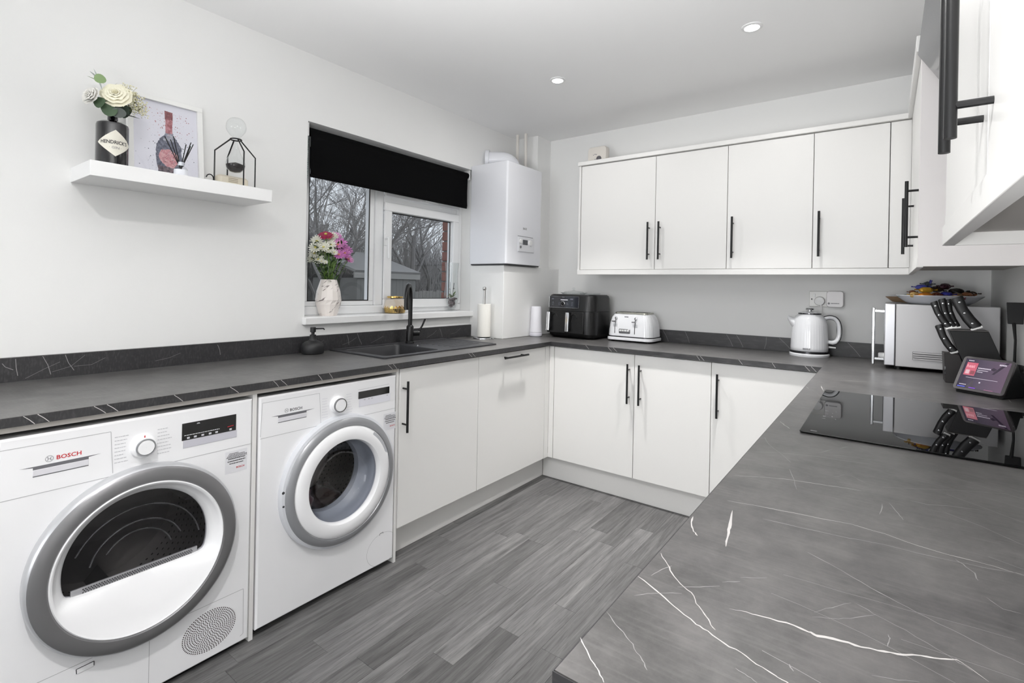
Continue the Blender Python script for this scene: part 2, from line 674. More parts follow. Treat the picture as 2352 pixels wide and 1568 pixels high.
# outer brick leaf, seen only at the reveal
BRICK = mat('red_brick', rgb(128, 84, 74), 0.9, bump=(40, 0.4))
MORT = mat('mortar', rgb(120, 112, 106), 0.95)
mb = MB()
for a in ((-0.30, YR, 0, -0.165, WY0 - 0.01, H), (-0.295, WY1 + 0.012, 0, -0.165, 0.0, H), (-0.30, WY0 - 0.01, 0, -0.165, WY1 + 0.01, WZ0 - 0.02), (-0.30, WY0 - 0.01, WZ1 + 0.02, -0.165, WY1 + 0.01, H)):
    mb.box(*a)
obj('outer_leaf', mb, MORT, wall_left, smooth=False)
bz = WZ0 + 0.02
k = 0
mbk = MB().box(-0.1, -0.05, 0, 0, 0.05, 0.065)
while bz < WZ1:
    L_ = 0.215 if k % 2 == 0 else 0.102
    y0 = WY1
    m_ = MB().box(-0.302, y0, bz, -0.17, y0 + L_, bz + 0.065)
    obj('brick', m_, BRICK, wall_left, smooth=False, bevel=0.003, segs=1)
    m_ = MB().box(-0.302, y0 + L_ + 0.01, bz, -0.29, y0 + L_ + 0.225, bz + 0.065)
    obj('brick', m_, BRICK, wall_left, smooth=False, bevel=0.003, segs=1)
    bz += 0.075
    k += 1
struct('wall_back', MB().box(-0.16, 0, 0, XR + 0.16, 0.15, H), WALL)
struct('wall_right', MB().box(XR, YR, 0, XR + 0.15, 0, H), WALL)
mb = MB()
for a in ((0, YR - 0.15, 0, 0.1, YR, H), (2.6, YR - 0.15, 0, XR, YR, H), (0.1, YR - 0.15, 2.35, 2.6, YR, H), (0.1, YR - 0.15, 0, 2.6, YR, 0.3)):
    mb.box(*a)
struct('wall_rear', mb, WALL)
# boxed-in pipes: tall corner boxing and the deeper box under the boiler
struct('trim_1', MB().box(0, -0.185, 1.408, 0.205, 0, H), WALL, bevel=0.002)
struct('trim_2', MB().box(0, -0.705, 0.91, 0.30, 0, 1.408), WALL, bevel=0.003)

# ------------------------------------------------------------ window
fx0, fx1 = -0.175, -0.105
win = bpy.data.objects.new('window_1', None)
C.objects.link(win)
win.location = (-0.14, -1.33, WZ0)
win['kind'] = 'structure'
def bar(mb, y0, z0, y1, z1, x0=fx0, x1=fx1):
    mb.box(x0, y0, z0, x1, y1, z1)
mb = MB()
ZB, ZT = 1.088, 2.083
bar(mb, WY0, ZB, WY1, ZB + 0.048)
bar(mb, WY0, ZT - 0.05, WY1, ZT)
bar(mb, WY0, ZB + 0.048, WY0 + 0.06, ZT - 0.05)
bar(mb, WY1 - 0.055, ZB + 0.048, WY1, ZT - 0.05)
bar(mb, -1.452, ZB + 0.048, -1.392, ZT - 0.05)
bar(mb, -1.392, 1.765, WY1 - 0.055, 1.805)
obj('window_frame', mb, UPVC, win, bevel=0.006, segs=2)
# fixed left light
mb = MB()
bar(mb, WY0 + 0.0605, ZB + 0.0485, -1.4525, ZB + 0.075, -0.165, -0.118)
bar(mb, WY0 + 0.0605, ZT - 0.09, -1.4525, ZT - 0.0505, -0.165, -0.118)
bar(mb, -1.484, ZB + 0.0752, -1.4525, ZT - 0.0902, -0.165, -0.118)
bar(mb, WY0 + 0.0605, ZB + 0.0752, WY0 + 0.085, ZT - 0.0902, -0.165, -0.118)
obj('glazing_bead', mb, UPVC, win, bevel=0.004)
def sash(name, y0, z0, y1, z1, wd):
    m_ = MB()
    bar(m_, y0, z0, y1, z0 + wd, -0.104, -0.088)
    bar(m_, y0, z1 - wd, y1, z1, -0.104, -0.088)
    bar(m_, y0, z0 + wd, y0 + wd, z1 - wd, -0.104, -0.088)
    bar(m_, y1 - wd, z0 + wd, y1, z1 - wd, -0.104, -0.088)
    b_ = 0.012
    for a in ((y0 + wd - b_, z0 + wd - b_, y1 - wd + b_, z0 + wd), (y0 + wd - b_, z1 - wd, y1 - wd + b_, z1 - wd + b_), (y0 + wd - b_, z0 + wd + 0.0002, y0 + wd, z1 - wd - 0.0002), (y1 - wd, z0 + wd + 0.0002, y1 - wd + b_, z1 - wd - 0.0002)):
        bar(m_, *a, -0.150, -0.1045)
    return obj(name, m_, UPVC, win, bevel=0.004)
s1 = sash('casement_sash', -1.396, 1.117, -0.735, 1.769, 0.055)
s2 = sash('vent_sash', -1.395, 1.80, -0.735, 2.05, 0.045)
GASK = mat('black_gasket', rgb(30, 30, 32), 0.6)
mb = MB()
def gasket(y0, z0, y1, z1, t=0.006, x=-0.122):
    mb.box(x - 0.003, y0, z0, x, y1, z0 + t)
    mb.box(x - 0.003, y0, z1 - t, x, y1, z1)
    mb.box(x - 0.003, y0, z0, x, y0 + t, z1)
    mb.box(x - 0.003, y1 - t, z0, x, y1, z1)
gasket(WY0 + 0.085, ZB + 0.075, -1.484, ZT - 0.09)
gasket(-1.34, 1.17, -0.79, 1.713)
obj('gasket', mb, GASK, win, smooth=False)
obj('pane', MB().box(-0.140, WY0 + 0.07, ZB + 0.06, -0.134, -1.47, ZT - 0.07), PANE, win, smooth=False)
obj('pane', MB().box(-0.130, -1.345, 1.165, -0.124, -0.785, 1.718), PANE, win, smooth=False)
obj('pane', MB().box(-0.130, -1.352, 1.843, -0.124, -0.778, 2.007), PANE, win, smooth=False)
mb = MB().box(-0.09, -1.405, 1.50, -0.082, -1.380, 1.57)
mb.tube([(-0.085, -1.392, 1.545), (-0.055, -1.392, 1.545), (-0.052, -1.392, 1.43), (-0.052, -1.392, 1.42)], [0.008, 0.009, 0.008, 0.006])
obj('window_handle', mb, UPVC, win, bevel=0.001)
mb = MB().box(-0.09, -1.12, 1.812, -0.078, -1.02, 1.826)
mb.tube([(-0.08, -1.07, 1.82), (-0.06, -1.07, 1.818), (-0.058, -0.98, 1.813)], 0.006)
obj('window_handle', mb, UPVC, win)
mb = MB().box(-0.175, WY0, WZ0 + 0.002, 0.0, WY1, ZB).box(0.0, -1.982, 1.05, 0.032, -0.672, ZB)
obj('window_sill', mb, mat('sill_white', rgb(238, 238, 238), 0.3), win, bevel=0.004)
obj('outer_sill', MB().box(-0.34, WY0 - 0.03, 1.03, -0.176, WY1 + 0.03, 1.075), UPVC, win, bevel=0.004)
# ------------------------------------------------------------ fitted kitchen
def hbar(name, parent, x, y, z0, z1, nx, ny, off=0.034, r_=0.0058, lab=None):
    """upright bar handle in front of a door whose face is at (x, y), normal (nx, ny)"""
    px, py = x + nx * off, y + ny * off
    mb = MB().tube([(px, py, z0), (px, py, z1)], r_, 14)
    for zz in (z0 + 0.035, z1 - 0.035):
        mb.tube([(x, y, zz), (px, py, zz)], r_ * 0.72, 10)
    return obj(name, mb, BLACK, parent, label=lab)

def base_cab(label, x0, y0, x1, y1, face, doors, z0=0.15, z1=0.882, group=None, hz=(0.590, 0.823)):
    if face == '-x':
        z1 = 0.870
    """face '+x' (left run), '-y' (back run) or '-x' (right run); doors: (from, to, handle position or None)"""
    t = thing('base_cabinet', label, 'cabinet', ((x0 + x1) / 2, (y0 + y1) / 2, z0), group=group)
    d = 0.019
    if face == '+x':
        obj('carcass', MB().box(x0, y0, z0, x1 - d - 0.002, y1, z1 - (0.20 if 'under the sink' in label else 0.002)), CABIN, t, smooth=False)
    elif face == '-y':
        obj('carcass', MB().box(x0, y0 + d + 0.002, z0, x1, y1, z1 - 0.002), CABIN, t, smooth=False)
    else:
        obj('carcass', MB().box(x0 + d + 0.002, y0, z0, x1, y1, z1 - 0.002), CABIN, t, smooth=False)
    g = 0.0015
    for (a, b, hp) in doors:
        if face == '+x':
            dr = obj('door', MB().box(x1 - d, a + g, z0 + 0.001, x1, b - g, z1 - 0.004), CAB, t, bevel=0.0012)
            if hp is not None:
                hbar('handle', dr, x1, hp, hz[0], hz[1], 1, 0)
        elif face == '-y':
            dr = obj('door', MB().box(a + g, y0, z0 + 0.001, b - g, y0 + d, z1 - 0.004), CAB, t, bevel=0.0012)
            if hp is not None:
                hbar('handle', dr, hp, y0, hz[0], hz[1], 0, -1)
        else:
            dr = obj('door', MB().box(x0, a + g, z0 + 0.001, x0 + d, b - g, z1 - 0.004), CAB, t, bevel=0.0012)
            if hp is not None:
                hbar('handle', dr, x0, hp, hz[0], hz[1], -1, 0)
    return t

FX = 0.598   # face of the left run doors
FY = -0.582  # face of the back run doors
base_cab('white base cabinet under the sink with upright black bar handle, beside the washing machine', 0.03, -1.852, FX, -1.298, '+x', [(-1.852, -1.298, -1.832)])
t = base_cab('integrated dishwasher behind a white door with horizontal black bar handle near its top', 0.03, -1.298, FX, -0.632, '+x', [(-1.298, -0.632, None)])
t.name = 'dishwasher'
t['category'] = 'dishwasher'
dr = [c for c in t.children if c.name.startswith('door')][0]
mb = MB().tube([(FX + 0.032, -1.105, 0.853), (FX + 0.032, -0.87, 0.853)], 0.0058, 14)
for yy in (-1.07, -0.905):
    mb.tube([(FX, yy, 0.853), (FX + 0.032, yy, 0.853)], 0.0042, 10)
obj('handle', mb, BLACK, dr)
tag(obj('corner_post', MB().box(FX - 0.06, -0.630, 0.15, FX, FY, 0.88).box(FX, FY, 0.15, 0.634, FY + 0.03, 0.88), CAB, bevel=0.001), 'narrow white corner post where the two base runs meet', 'corner post')
base_cab('white double base cabinet with a pair of facing black bar handles, nearest the corner', 0.636, FY, 1.623, -0.02, '-y', [(0.636, 1.188, 1.158), (1.188, 1.623, 1.229)])
base_cab('white base cabinet under the kettle, single black bar handle on its left edge', 1.623, FY, 2.14, -0.02, '-y', [(1.623, 2.14, 1.661)])
base_cab('white base cabinets under the right worktop with the hob, mostly hidden', 2.16, -2.96, XR - 0.01, -0.62, '-x', [(-2.96, -2.4, -2.45), (-2.4, -1.8, -1.85), (-1.8, -1.2, -1.25), (-1.2, -0.64, -0.69)])
# plinths
pl = obj('plinth', MB().box(0.51, -1.852, 0.0, 0.527, -0.53, 0.149), CAB, bevel=0.001)
tag(pl, 'white plinth board under the sink cabinet and dishwasher', 'plinth')
pl = obj('plinth', MB().box(0.529, -0.53, 0.0, 2.2, -0.513, 0.149), CAB, bevel=0.001)
tag(pl, 'white plinth board under the back row of base cabinets', 'plinth')
pl = obj('plinth', MB().box(2.22, -2.94, 0.0, 2.237, -0.535, 0.149), CAB, bevel=0.001)
tag(pl, 'white plinth board under the right-hand base cabinets, hidden by worktop', 'plinth')
# panels beside the machines
for (a, b, lb) in ((-2.513, -2.498, 'thin white upright panel between the dryer and the washing machine'), (-1.868, -1.854, 'thin white panel between the washing machine and sink cabinet'), (-3.165, -3.15, 'thin white end panel on the near side of the dryer')):
    tag(obj('side_panel', MB().box(0.03, a, 0.0, FX - 0.004, b, 0.882), CAB, bevel=0.001), lb, 'panel')
rail = obj('support_rail', MB().box(FX - 0.02, -3.16, 0.868, FX + 0.003, -1.868, 0.8835), mat('rail_beige_white', rgb(205, 200, 194), 0.5), bevel=0.001)
tag(rail, 'pale strip under the dark worktop edge above the two machines', 'rail')

# worktops
ZT0, ZT1 = 0.885, 0.91
WX, WY, WR = 0.6178, -0.602, 2.130
SX0, SX1, SY0, SY1 = 0.055, 0.455, -1.81, -1.30    # cut-out for the sink bowl
wl = thing('worktop', 'long dark slate-look worktop along the window wall over both machines and sink', 'worktop', (0.3, -1.9, ZT0))
mb = MB()
for a in ((0, -3.36, WX, SY0), (0, SY1, WX, 0.0), (0, SY0, SX0, SY1), (SX1, SY0, WX, SY1)):
    mb.box(a[0], a[1], ZT0, a[2], a[3], ZT1)
# one continuous slab: built as a frame round the cut-out
mb = MB()
o_ = [(0, -3.36), (WX - 0.001, -3.36), (WX - 0.001, -0.0), (0, -0.0)]
i_ = [(SX0, SY0), (SX1, SY0), (SX1, SY1), (SX0, SY1)]
vs = [(p[0], p[1], ZT1) for p in o_ + i_] + [(p[0], p[1], ZT0) for p in o_ + i_]
fs = []
for k in range(4):
    n_ = (k + 1) % 4
    fs += [(k, n_, 4 + n_, 4 + k), (8 + n_, 8 + k, 12 + k, 12 + n_), (n_, k, 8 + k, 8 + n_), (4 + k, 4 + n_, 12 + n_, 12 + k)]
mb.add(vs, fs)
obj('slab', mb, TOP, wl, smooth=False)
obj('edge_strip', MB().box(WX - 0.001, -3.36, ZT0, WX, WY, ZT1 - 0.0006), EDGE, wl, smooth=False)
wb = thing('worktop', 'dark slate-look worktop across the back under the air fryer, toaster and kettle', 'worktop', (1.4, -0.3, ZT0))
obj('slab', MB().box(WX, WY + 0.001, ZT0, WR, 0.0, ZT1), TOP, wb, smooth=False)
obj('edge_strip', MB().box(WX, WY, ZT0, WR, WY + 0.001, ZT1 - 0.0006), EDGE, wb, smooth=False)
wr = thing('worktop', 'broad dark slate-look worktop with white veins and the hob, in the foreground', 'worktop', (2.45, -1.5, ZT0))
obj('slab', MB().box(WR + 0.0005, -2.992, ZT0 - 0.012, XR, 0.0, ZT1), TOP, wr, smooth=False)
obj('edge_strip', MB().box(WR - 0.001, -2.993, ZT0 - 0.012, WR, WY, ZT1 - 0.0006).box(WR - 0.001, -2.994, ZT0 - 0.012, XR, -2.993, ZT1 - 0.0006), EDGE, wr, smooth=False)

def strip(mb, pts, wd, z=None, plane='z', val=0.0):
    """thin flat printed line following a polyline, a tenth of a millimetre proud"""
    n = len(pts)
    L_, R_ = [], []
    for i in range(n):
        a = pts[max(i - 1, 0)]
        b = pts[min(i + 1, n - 1)]
        dx, dy = b[0] - a[0], b[1] - a[1]
        l = math.hypot(dx, dy) or 1
        w_ = wd[i] / 2 if isinstance(wd, list) else wd / 2
        nx, ny = -dy / l * w_, dx / l * w_
        L_.append((pts[i][0] + nx, pts[i][1] + ny))
        R_.append((pts[i][0] - nx, pts[i][1] - ny))
    def P(q):
        return (q[0], q[1], val) if plane == 'z' else ((val, q[0], q[1]) if plane == 'x' else (q[0], val, q[1]))
    vs = [P(q) for q in R_] + [P(q) for q in L_]
    fs = [(i, i + 1, n + i + 1, n + i) for i in range(n - 1)]
    mb.add(vs, fs)

VEINS=[[(2.236,-2.797,0.5),(2.252,-2.792,0.9),(2.268,-2.789,1.2),(2.29,-2.784,1.6),(2.31,-2.785,2.2),(2.318,-2.787,3.1),(2.338,-2.78,2.2),(2.355,-2.778,2.5),(2.374,-2.772,2.1),(2.387,-2.766,1.7),(2.401,-2.756,1.9),(2.417,-2.75,1.4),(2.43,-2.741,1.0),(2.437,-2.747,0.6),(2.45,-2.76,0.4)],[(2.132,-2.8,1.3),(2.153,-2.811,1.3),(2.173,-2.822,1.2),(2.191,-2.834,1.2),(2.215,-2.846,1.1),(2.227,-2.85,1.1),(2.246,-2.858,1.1),(2.261,-2.862,1.0),(2.277,-2.868,1.0),(2.293,-2.874,1.0),(2.303,-2.876,1.0),(2.319,-2.881,0.9)],[(2.29,-2.602,0.9),(2.33,-2.627,0.8),(2.361,-2.648,0.8),(2.385,-2.663,0.7),(2.411,-2.678,0.7),(2.438,-2.691,0.7),(2.459,-2.702,0.6),(2.477,-2.709,0.6),(2.5,-2.714,0.6)],[(2.161,-2.495,1.1),(2.223,-2.481,1.0),(2.274,-2.474,1.0),(2.332,-2.464,1.0),(2.373,-2.469,0.9),(2.409,-2.482,0.9),(2.443,-2.488,0.9),(2.471,-2.486,0.8),(2.495,-2.489,0.8),(2.514,-2.492,0.8),(2.541,-2.494,0.8)],[(2.221,-2.531,1.0),(2.271,-2.526,1.0),(2.332,-2.518,0.9),(2.373,-2.508,0.9),(2.408,-2.509,0.9),(2.452,-2.504,0.8),(2.484,-2.498,0.8),(2.515,-2.489,0.8)],[(2.177,-2.528,1.0),(2.186,-2.582,2.9),(2.191,-2.612,2.5),(2.198,-2.656,1.2)],[(2.134,-2.592,1.7),(2.141,-2.623,1.6),(2.15,-2.64,1.6),(2.158,-2.65,1.5)],[(2.133,-2.73,1.1),(2.151,-2.752,1.1),(2.161,-2.768,1.1),(2.177,-2.784,1.0),(2.193,-2.793,1.0),(2.204,-2.81,1.0),(2.216,-2.824,0.9),(2.225,-2.834,0.9),(2.233,-2.843,0.9)],[(2.128,-2.94,1.1),(2.141,-2.952,1.0),(2.156,-2.963,1.0),(2.164,-2.968,1.0),(2.173,-2.978,1.0)],[(2.131,-2.886,0.7),(2.148,-2.899,0.7),(2.165,-2.91,0.6),(2.178,-2.92,0.6),(2.189,-2.931,0.6),(2.198,-2.94,0.6)],[(2.144,-2.789,0.8),(2.148,-2.769,0.8),(2.156,-2.751,0.8)],[(2.143,-2.84,0.7),(2.16,-2.82,0.7),(2.185,-2.802,0.7)],[(2.176,-2.793,0.8),(2.197,-2.775,0.8),(2.216,-2.759,0.8)],[(2.216,-2.749,0.8),(2.233,-2.733,0.8)],[(2.231,-2.724,0.8),(2.257,-2.704,0.8)],[(2.448,-2.313,0.9),(2.491,-2.344,0.8),(2.531,-2.385,0.8)],[(2.379,-2.328,0.9),(2.39,-2.37,0.9),(2.396,-2.394,0.8)],[(2.37,-2.34,0.7),(2.366,-2.394,0.7)],[(2.408,-2.293,0.9),(2.43,-2.294,0.9),(2.459,-2.278,0.9),(2.497,-2.265,0.9)],[(2.449,-2.497,0.9),(2.458,-2.513,0.8),(2.465,-2.526,0.8),(2.466,-2.545,0.8)],[(2.347,-2.696,0.6),(2.364,-2.706,0.6),(2.392,-2.719,0.6),(2.416,-2.735,0.5),(2.431,-2.745,0.5),(2.44,-2.752,0.5)],[(2.262,-2.886,0.6),(2.274,-2.89,0.6),(2.282,-2.893,0.6)],[(2.301,-2.85,1.0),(2.306,-2.857,1.0)],[(2.376,-2.739,0.7),(2.378,-2.748,0.6),(2.376,-2.761,0.6)],[(2.469,-2.586,0.6),(2.481,-2.604,0.6),(2.495,-2.602,0.6)],[(2.312,-2.745,0.5),(2.326,-2.722,0.5),(2.343,-2.699,0.5)],[(2.311,-2.756,0.5),(2.333,-2.741,0.5),(2.348,-2.727,0.5),(2.366,-2.707,0.5)],[(2.365,-2.817,0.5),(2.383,-2.809,0.5),(2.399,-2.8,0.5)],[(2.142,-2.363,0.4),(2.174,-2.346,0.6),(2.195,-2.333,0.6),(2.23,-2.319,1.0),(2.258,-2.312,1.2),(2.289,-2.307,1.2),(2.309,-2.3,1.0),(2.339,-2.296,0.8)],[(2.139,-2.187,0.9),(2.186,-2.155,0.9),(2.219,-2.143,0.8),(2.255,-2.128,0.8),(2.291,-2.125,0.8),(2.349,-2.111,0.8)],[(2.254,-2.1,1.0),(2.277,-2.051,1.0)],[(2.291,-2.028,1.0),(2.304,-2.002,1.0)],[(2.142,-1.852,1.2),(2.159,-1.889,1.2),(2.175,-1.919,1.1)],[(2.221,-2.254,0.7),(2.237,-2.319,0.6),(2.247,-2.364,0.6)],[(2.257,-2.111,0.7),(2.296,-2.088,0.7),(2.348,-2.076,0.7)],[(2.176,-1.157,1.7),(2.195,-1.276,1.6)],[(2.134,-1.223,1.2),(2.146,-1.254,1.2)],[(2.295,-2.249,0.5),(2.31,-2.219,0.5)],[(2.318,-2.216,0.5),(2.345,-2.247,0.5)],[(2.227,-0.955,1.1),(2.325,-0.93,1.1)],[(2.578,-1.291,1.2),(2.642,-1.223,1.3),(2.723,-1.153,1.3)],[(2.71,-0.988,1.8),(2.708,-1.056,1.8)],[(2.227,-0.947,1.1),(2.315,-0.925,1.1)]]
EDGE_L=[[(-3.103,0.911),(-3.081,0.89)],[(-3.076,0.911),(-3.053,0.892)],[(-2.961,0.911),(-2.934,0.889)],[(-2.932,0.91),(-2.906,0.889)],[(-2.601,0.911),(-2.573,0.89)],[(-2.453,0.908),(-2.433,0.889)],[(-2.426,0.909),(-2.401,0.889)],[(-2.278,0.909),(-2.259,0.894)],[(-2.229,0.902),(-2.213,0.89)],[(-1.939,0.909),(-1.911,0.887)],[(-1.909,0.91),(-1.887,0.89)],[(-1.407,0.909),(-1.376,0.887)],[(-1.38,0.908),(-1.351,0.889)],[(-2.766,0.912),(-2.741,0.888)]]
EDGE_B=[[(1.568,0.903),(1.591,0.886)],[(1.55,0.903),(1.568,0.887)],[(1.763,0.903),(1.782,0.89)],[(1.918,0.9),(1.934,0.888)],[(2.06,0.903),(2.082,0.884)],[(2.086,0.905),(2.109,0.887)],[(1.025,0.9),(1.051,0.874)],[(1.059,0.898),(1.087,0.877)],[(0.874,0.898),(0.898,0.875)]]
UP_L=[[(-1.726,0.984),(-1.714,0.929)],[(-1.661,0.99),(-1.629,0.924)],[(-2.958,0.989),(-2.936,0.923)],[(-3.026,0.986),(-3.02,0.929)],[(-2.898,0.988),(-2.873,0.93)],[(-3.058,0.974),(-3.031,0.95)],[(-2.387,0.983),(-2.375,0.938)],[(-1.017,0.979),(-0.992,0.92)]]
vr = random.Random(3)
mbw, mbs = MB(), MB()
for L_ in VEINS:
    # subdivide with a little wander so that the veins look natural
    pts, wd = [], []
    for a, b in zip(L_, L_[1:]):
        for k in range(3):
            s_ = k / 3
            q = (a[0] + (b[0] - a[0]) * s_, a[1] + (b[1] - a[1]) * s_)
            j = 0.0009
            pts.append((q[0] + vr.uniform(-j, j), q[1] + vr.uniform(-j, j)))
            wd.append((a[2] + (b[2] - a[2]) * s_) / 1000 * vr.uniform(0.8, 1.7))
    pts.append(L_[-1][:2])
    wd.append(L_[-1][2] / 2000)
    wd[0] *= 0.3
    strip(mbw if max(q[2] for q in L_) > 1.05 else mbs, pts, wd, val=ZT1 + 0.0002)
# faint hairlines between them
for k in range(46):
    x0, y0 = vr.uniform(2.15, 2.72), vr.uniform(-2.95, -0.75)
    a = vr.choice([0.2, 0.35, -0.25, -0.5, 2.0]) + vr.uniform(-0.25, 0.25)
    pts = [(x0, y0)]
    for s_ in range(vr.randint(4, 10)):
        a += vr.uniform(-0.12, 0.12)
        pts.append((pts[-1][0] + 0.03 * math.cos(a), pts[-1][1] + 0.03 * math.sin(a)))
    pts = [(max(2.132, min(XR - 0.003, p[0])), max(-2.99, p[1])) for p in pts]
    strip(mbs, pts, vr.choice([0.0005, 0.0007]), val=ZT1 + 0.00015)
o = obj('vein', mbw, VEIN, wr, smooth=False, label='bright white veins')
o['kind'] = 'stuff'
o = obj('vein', mbs, VEIND, wr, smooth=False, label='faint grey hairline veins')
o['kind'] = 'stuff'
# left and back worktops: faint veins on top, slanting pairs on the front edges
mbs, mbe = MB(), MB()
for k in range(60):
    x0, y0 = vr.uniform(0.05, 0.6), vr.uniform(-3.3, -0.3)
    if SX0 - 0.05 < x0 < SX1 + 0.05 and -1.86 < y0 < -0.85:
        continue
    a = vr.choice([1.2, 1.45, 1.75, 0.6]) + vr.uniform(-0.2, 0.2)
    pts = [(x0, y0)]
    for s_ in range(vr.randint(3, 8)):
        a += vr.uniform(-0.15, 0.15)
        pts.append((pts[-1][0] + 0.03 * math.cos(a), pts[-1][1] + 0.03 * math.sin(a)))
    pts = [(max(0.02, min(WX - 0.004, p[0])), p[1]) for p in pts if p[1] < -0.02]
    if len(pts) > 2 and not any(-1.86 < p[1] < -0.85 and p[0] < 0.49 for p in pts):
        strip(mbs, pts, vr.choice([0.0007, 0.001, 0.0014]), val=ZT1 + 0.0002)
for e in EDGE_L:
    strip(mbe, [(e[0][0], ZT1 - 0.0008), ((e[0][0] + e[1][0]) / 2 + 0.001, 0.8975), (e[1][0], ZT0 + 0.0005)], 0.0016, plane='x', val=WX + 0.0002)
o = obj('vein', mbe, VEIN, wl, smooth=False, label='short slanting white veins on the front edge')
o['kind'] = 'stuff'
o = obj('vein', mbs, VEIND, wl, smooth=False, label='faint grey veins on the top')
o['kind'] = 'stuff'
mbe, mbs = MB(), MB()
for e in EDGE_B:
    strip(mbe, [(e[0][0], ZT1 - 0.0008), (e[1][0], ZT0 + 0.0005)], 0.0016, plane='y', val=WY - 0.0002)
for k in range(20):
    x0, y0 = vr.uniform(0.7, 2.05), vr.uniform(-0.58, -0.1)
    a = vr.uniform(-0.35, 0.1)
    pts = [(x0, y0)]
    for s_ in range(vr.randint(3, 7)):
        a += vr.uniform(-0.15, 0.15)
        pts.append((pts[-1][0] + 0.03 * math.cos(a), min(-0.03, max(WY + 0.004, pts[-1][1] + 0.03 * math.sin(a)))))
    strip(mbs, pts, 0.0009, val=ZT1 + 0.0002)
for o in (obj('vein', mbe, VEIN, wb, smooth=False, label='slanting white veins on the front edge'), obj('vein', mbs, VEIND, wb, smooth=False, label='faint grey veins on the top')):
    o['kind'] = 'stuff'

# upstands
ul = thing('upstand', 'low dark slate-look upstand along the window wall, behind the sink', 'upstand', (0.01, -2.0, ZT1))
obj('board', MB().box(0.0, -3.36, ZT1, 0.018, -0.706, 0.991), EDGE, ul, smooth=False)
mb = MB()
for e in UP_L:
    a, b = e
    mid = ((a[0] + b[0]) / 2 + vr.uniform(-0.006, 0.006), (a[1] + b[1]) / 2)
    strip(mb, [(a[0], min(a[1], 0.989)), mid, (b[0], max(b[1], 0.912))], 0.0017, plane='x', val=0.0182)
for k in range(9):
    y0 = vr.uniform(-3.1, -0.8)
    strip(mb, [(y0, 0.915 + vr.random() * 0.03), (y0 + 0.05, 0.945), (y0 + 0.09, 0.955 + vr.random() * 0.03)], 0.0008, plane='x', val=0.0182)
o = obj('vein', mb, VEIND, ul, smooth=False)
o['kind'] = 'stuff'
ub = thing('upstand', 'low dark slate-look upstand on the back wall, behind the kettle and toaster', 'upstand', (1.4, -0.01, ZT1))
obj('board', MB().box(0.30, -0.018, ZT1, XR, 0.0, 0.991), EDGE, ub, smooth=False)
mb = MB()
for (x0, x1) in ((1.30, 1.33), (1.56, 1.60), (1.62, 1.66), (1.79, 1.78), (1.86, 1.93), (2.2, 2.26), (1.15, 1.19)):
    strip(mb, [(x0, 0.988), ((x0 + x1) / 2 + 0.004, 0.95), (x1, 0.915)], 0.0014, plane='y', val=-0.0182)
o = obj('vein', mb, VEIND, ub, smooth=False)
o['kind'] = 'stuff'
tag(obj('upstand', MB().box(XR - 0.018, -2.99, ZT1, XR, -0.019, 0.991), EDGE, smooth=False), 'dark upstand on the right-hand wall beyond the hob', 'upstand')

# ------------------------------------------------------------ wall cabinets
ZW0, ZW1 = 1.391, 2.100      # doors
ZP0, ZC1 = 1.357, 2.130      # light rail bottom, cornice top
DY = -0.328
def wall_cab(label, x0, y0, x1, y1, face, doors, hz=(1.450, 1.685), group=None):
    t = thing('wall_cabinet', label, 'cabinet', ((x0 + x1) / 2, (y0 + y1) / 2, ZW0), group=group)
    d, g = 0.019, 0.0015
    if face == '-y':
        obj('carcass', MB().box(x0, y0 + d + 0.002, ZW0 - 0.012, x1, y1, ZW1 + 0.004), CABIN, t, smooth=False)
    else:
        obj('carcass', MB().box(x0 + d + 0.002, y0, ZW0 - 0.012, x1, y1, ZW1 + 0.004), CAB, t, smooth=False)
    for (a, b, hp) in doors:
        if face == '-y':
            dr = obj('door', MB().box(a + g, y0, ZW0, b - g, y0 + d, ZW1), CAB, t, bevel=0.0012)
            if hp is not None:
                hbar('handle', dr, hp, y0, hz[0], hz[1], 0, -1)
        else:
            dr = obj('door', MB().box(x0, a + g, ZW0, x0 + d, b - g, ZW1), CAB, t, bevel=0.0012)
            if hp is not None:
                hbar('handle', dr, x0, hp, hz[0], hz[1], -1, 0)
    return t

wall_cab('white double wall cabinet with a pair of close black handles, nearest the boiler', 0.669, DY, 1.626, -0.003, '-y', [(0.671, 1.199, 1.163), (1.199, 1.626, 1.233)])
wall_cab('white wall cabinet in the middle of the back run, black handle on its left edge', 1.626, DY, 2.053, -0.003, '-y', [(1.626, 2.053, 1.660)])
wall_cab('white wall cabinet above the kettle with a lone black handle at its left side', 2.053, DY, 2.374, -0.003, '-y', [(2.053, 2.374, 2.083)])
tag(obj('filler_panel', MB().box(2.376, DY, ZW0, 2.456, DY + 0.018, ZW1), CAB, bevel=0.001), 'narrow white filler panel in the inner corner of the wall cabinets', 'panel')
tag(obj('side_panel', MB().box(0.653, DY - 0.002, ZW0 - 0.02, 0.668, -0.002, ZW1 + 0.004), CAB, bevel=0.001), 'white end panel closing the wall cabinets towards the boiler', 'panel')
DX = 2.456
wall_cab('white corner wall cabinet on the right wall with two staggered black handles', DX, -1.132, XR - 0.003, -0.33, '-x', [(-0.73, -0.345, -0.70), (-1.132, -0.73, -1.10)], hz=(1.432, 1.668))
tag(obj('side_panel', MB().box(DX - 0.001, -1.150, ZP0 + 0.003, XR - 0.003, -1.134, ZC1 + 0.02), mat('panel_warm_white', rgb(230, 226, 225), 0.35), bevel=0.001), 'tall white end panel of the corner wall cabinet beside the extractor hood', 'panel')
wall_cab('white double wall cabinet nearest the camera with two long black bar handles', DX, -3.10, XR - 0.003, -2.152, '-x', [(-2.64, -2.152, -2.605), (-3.10, -2.64, -2.675)], hz=(1.430, 1.668))
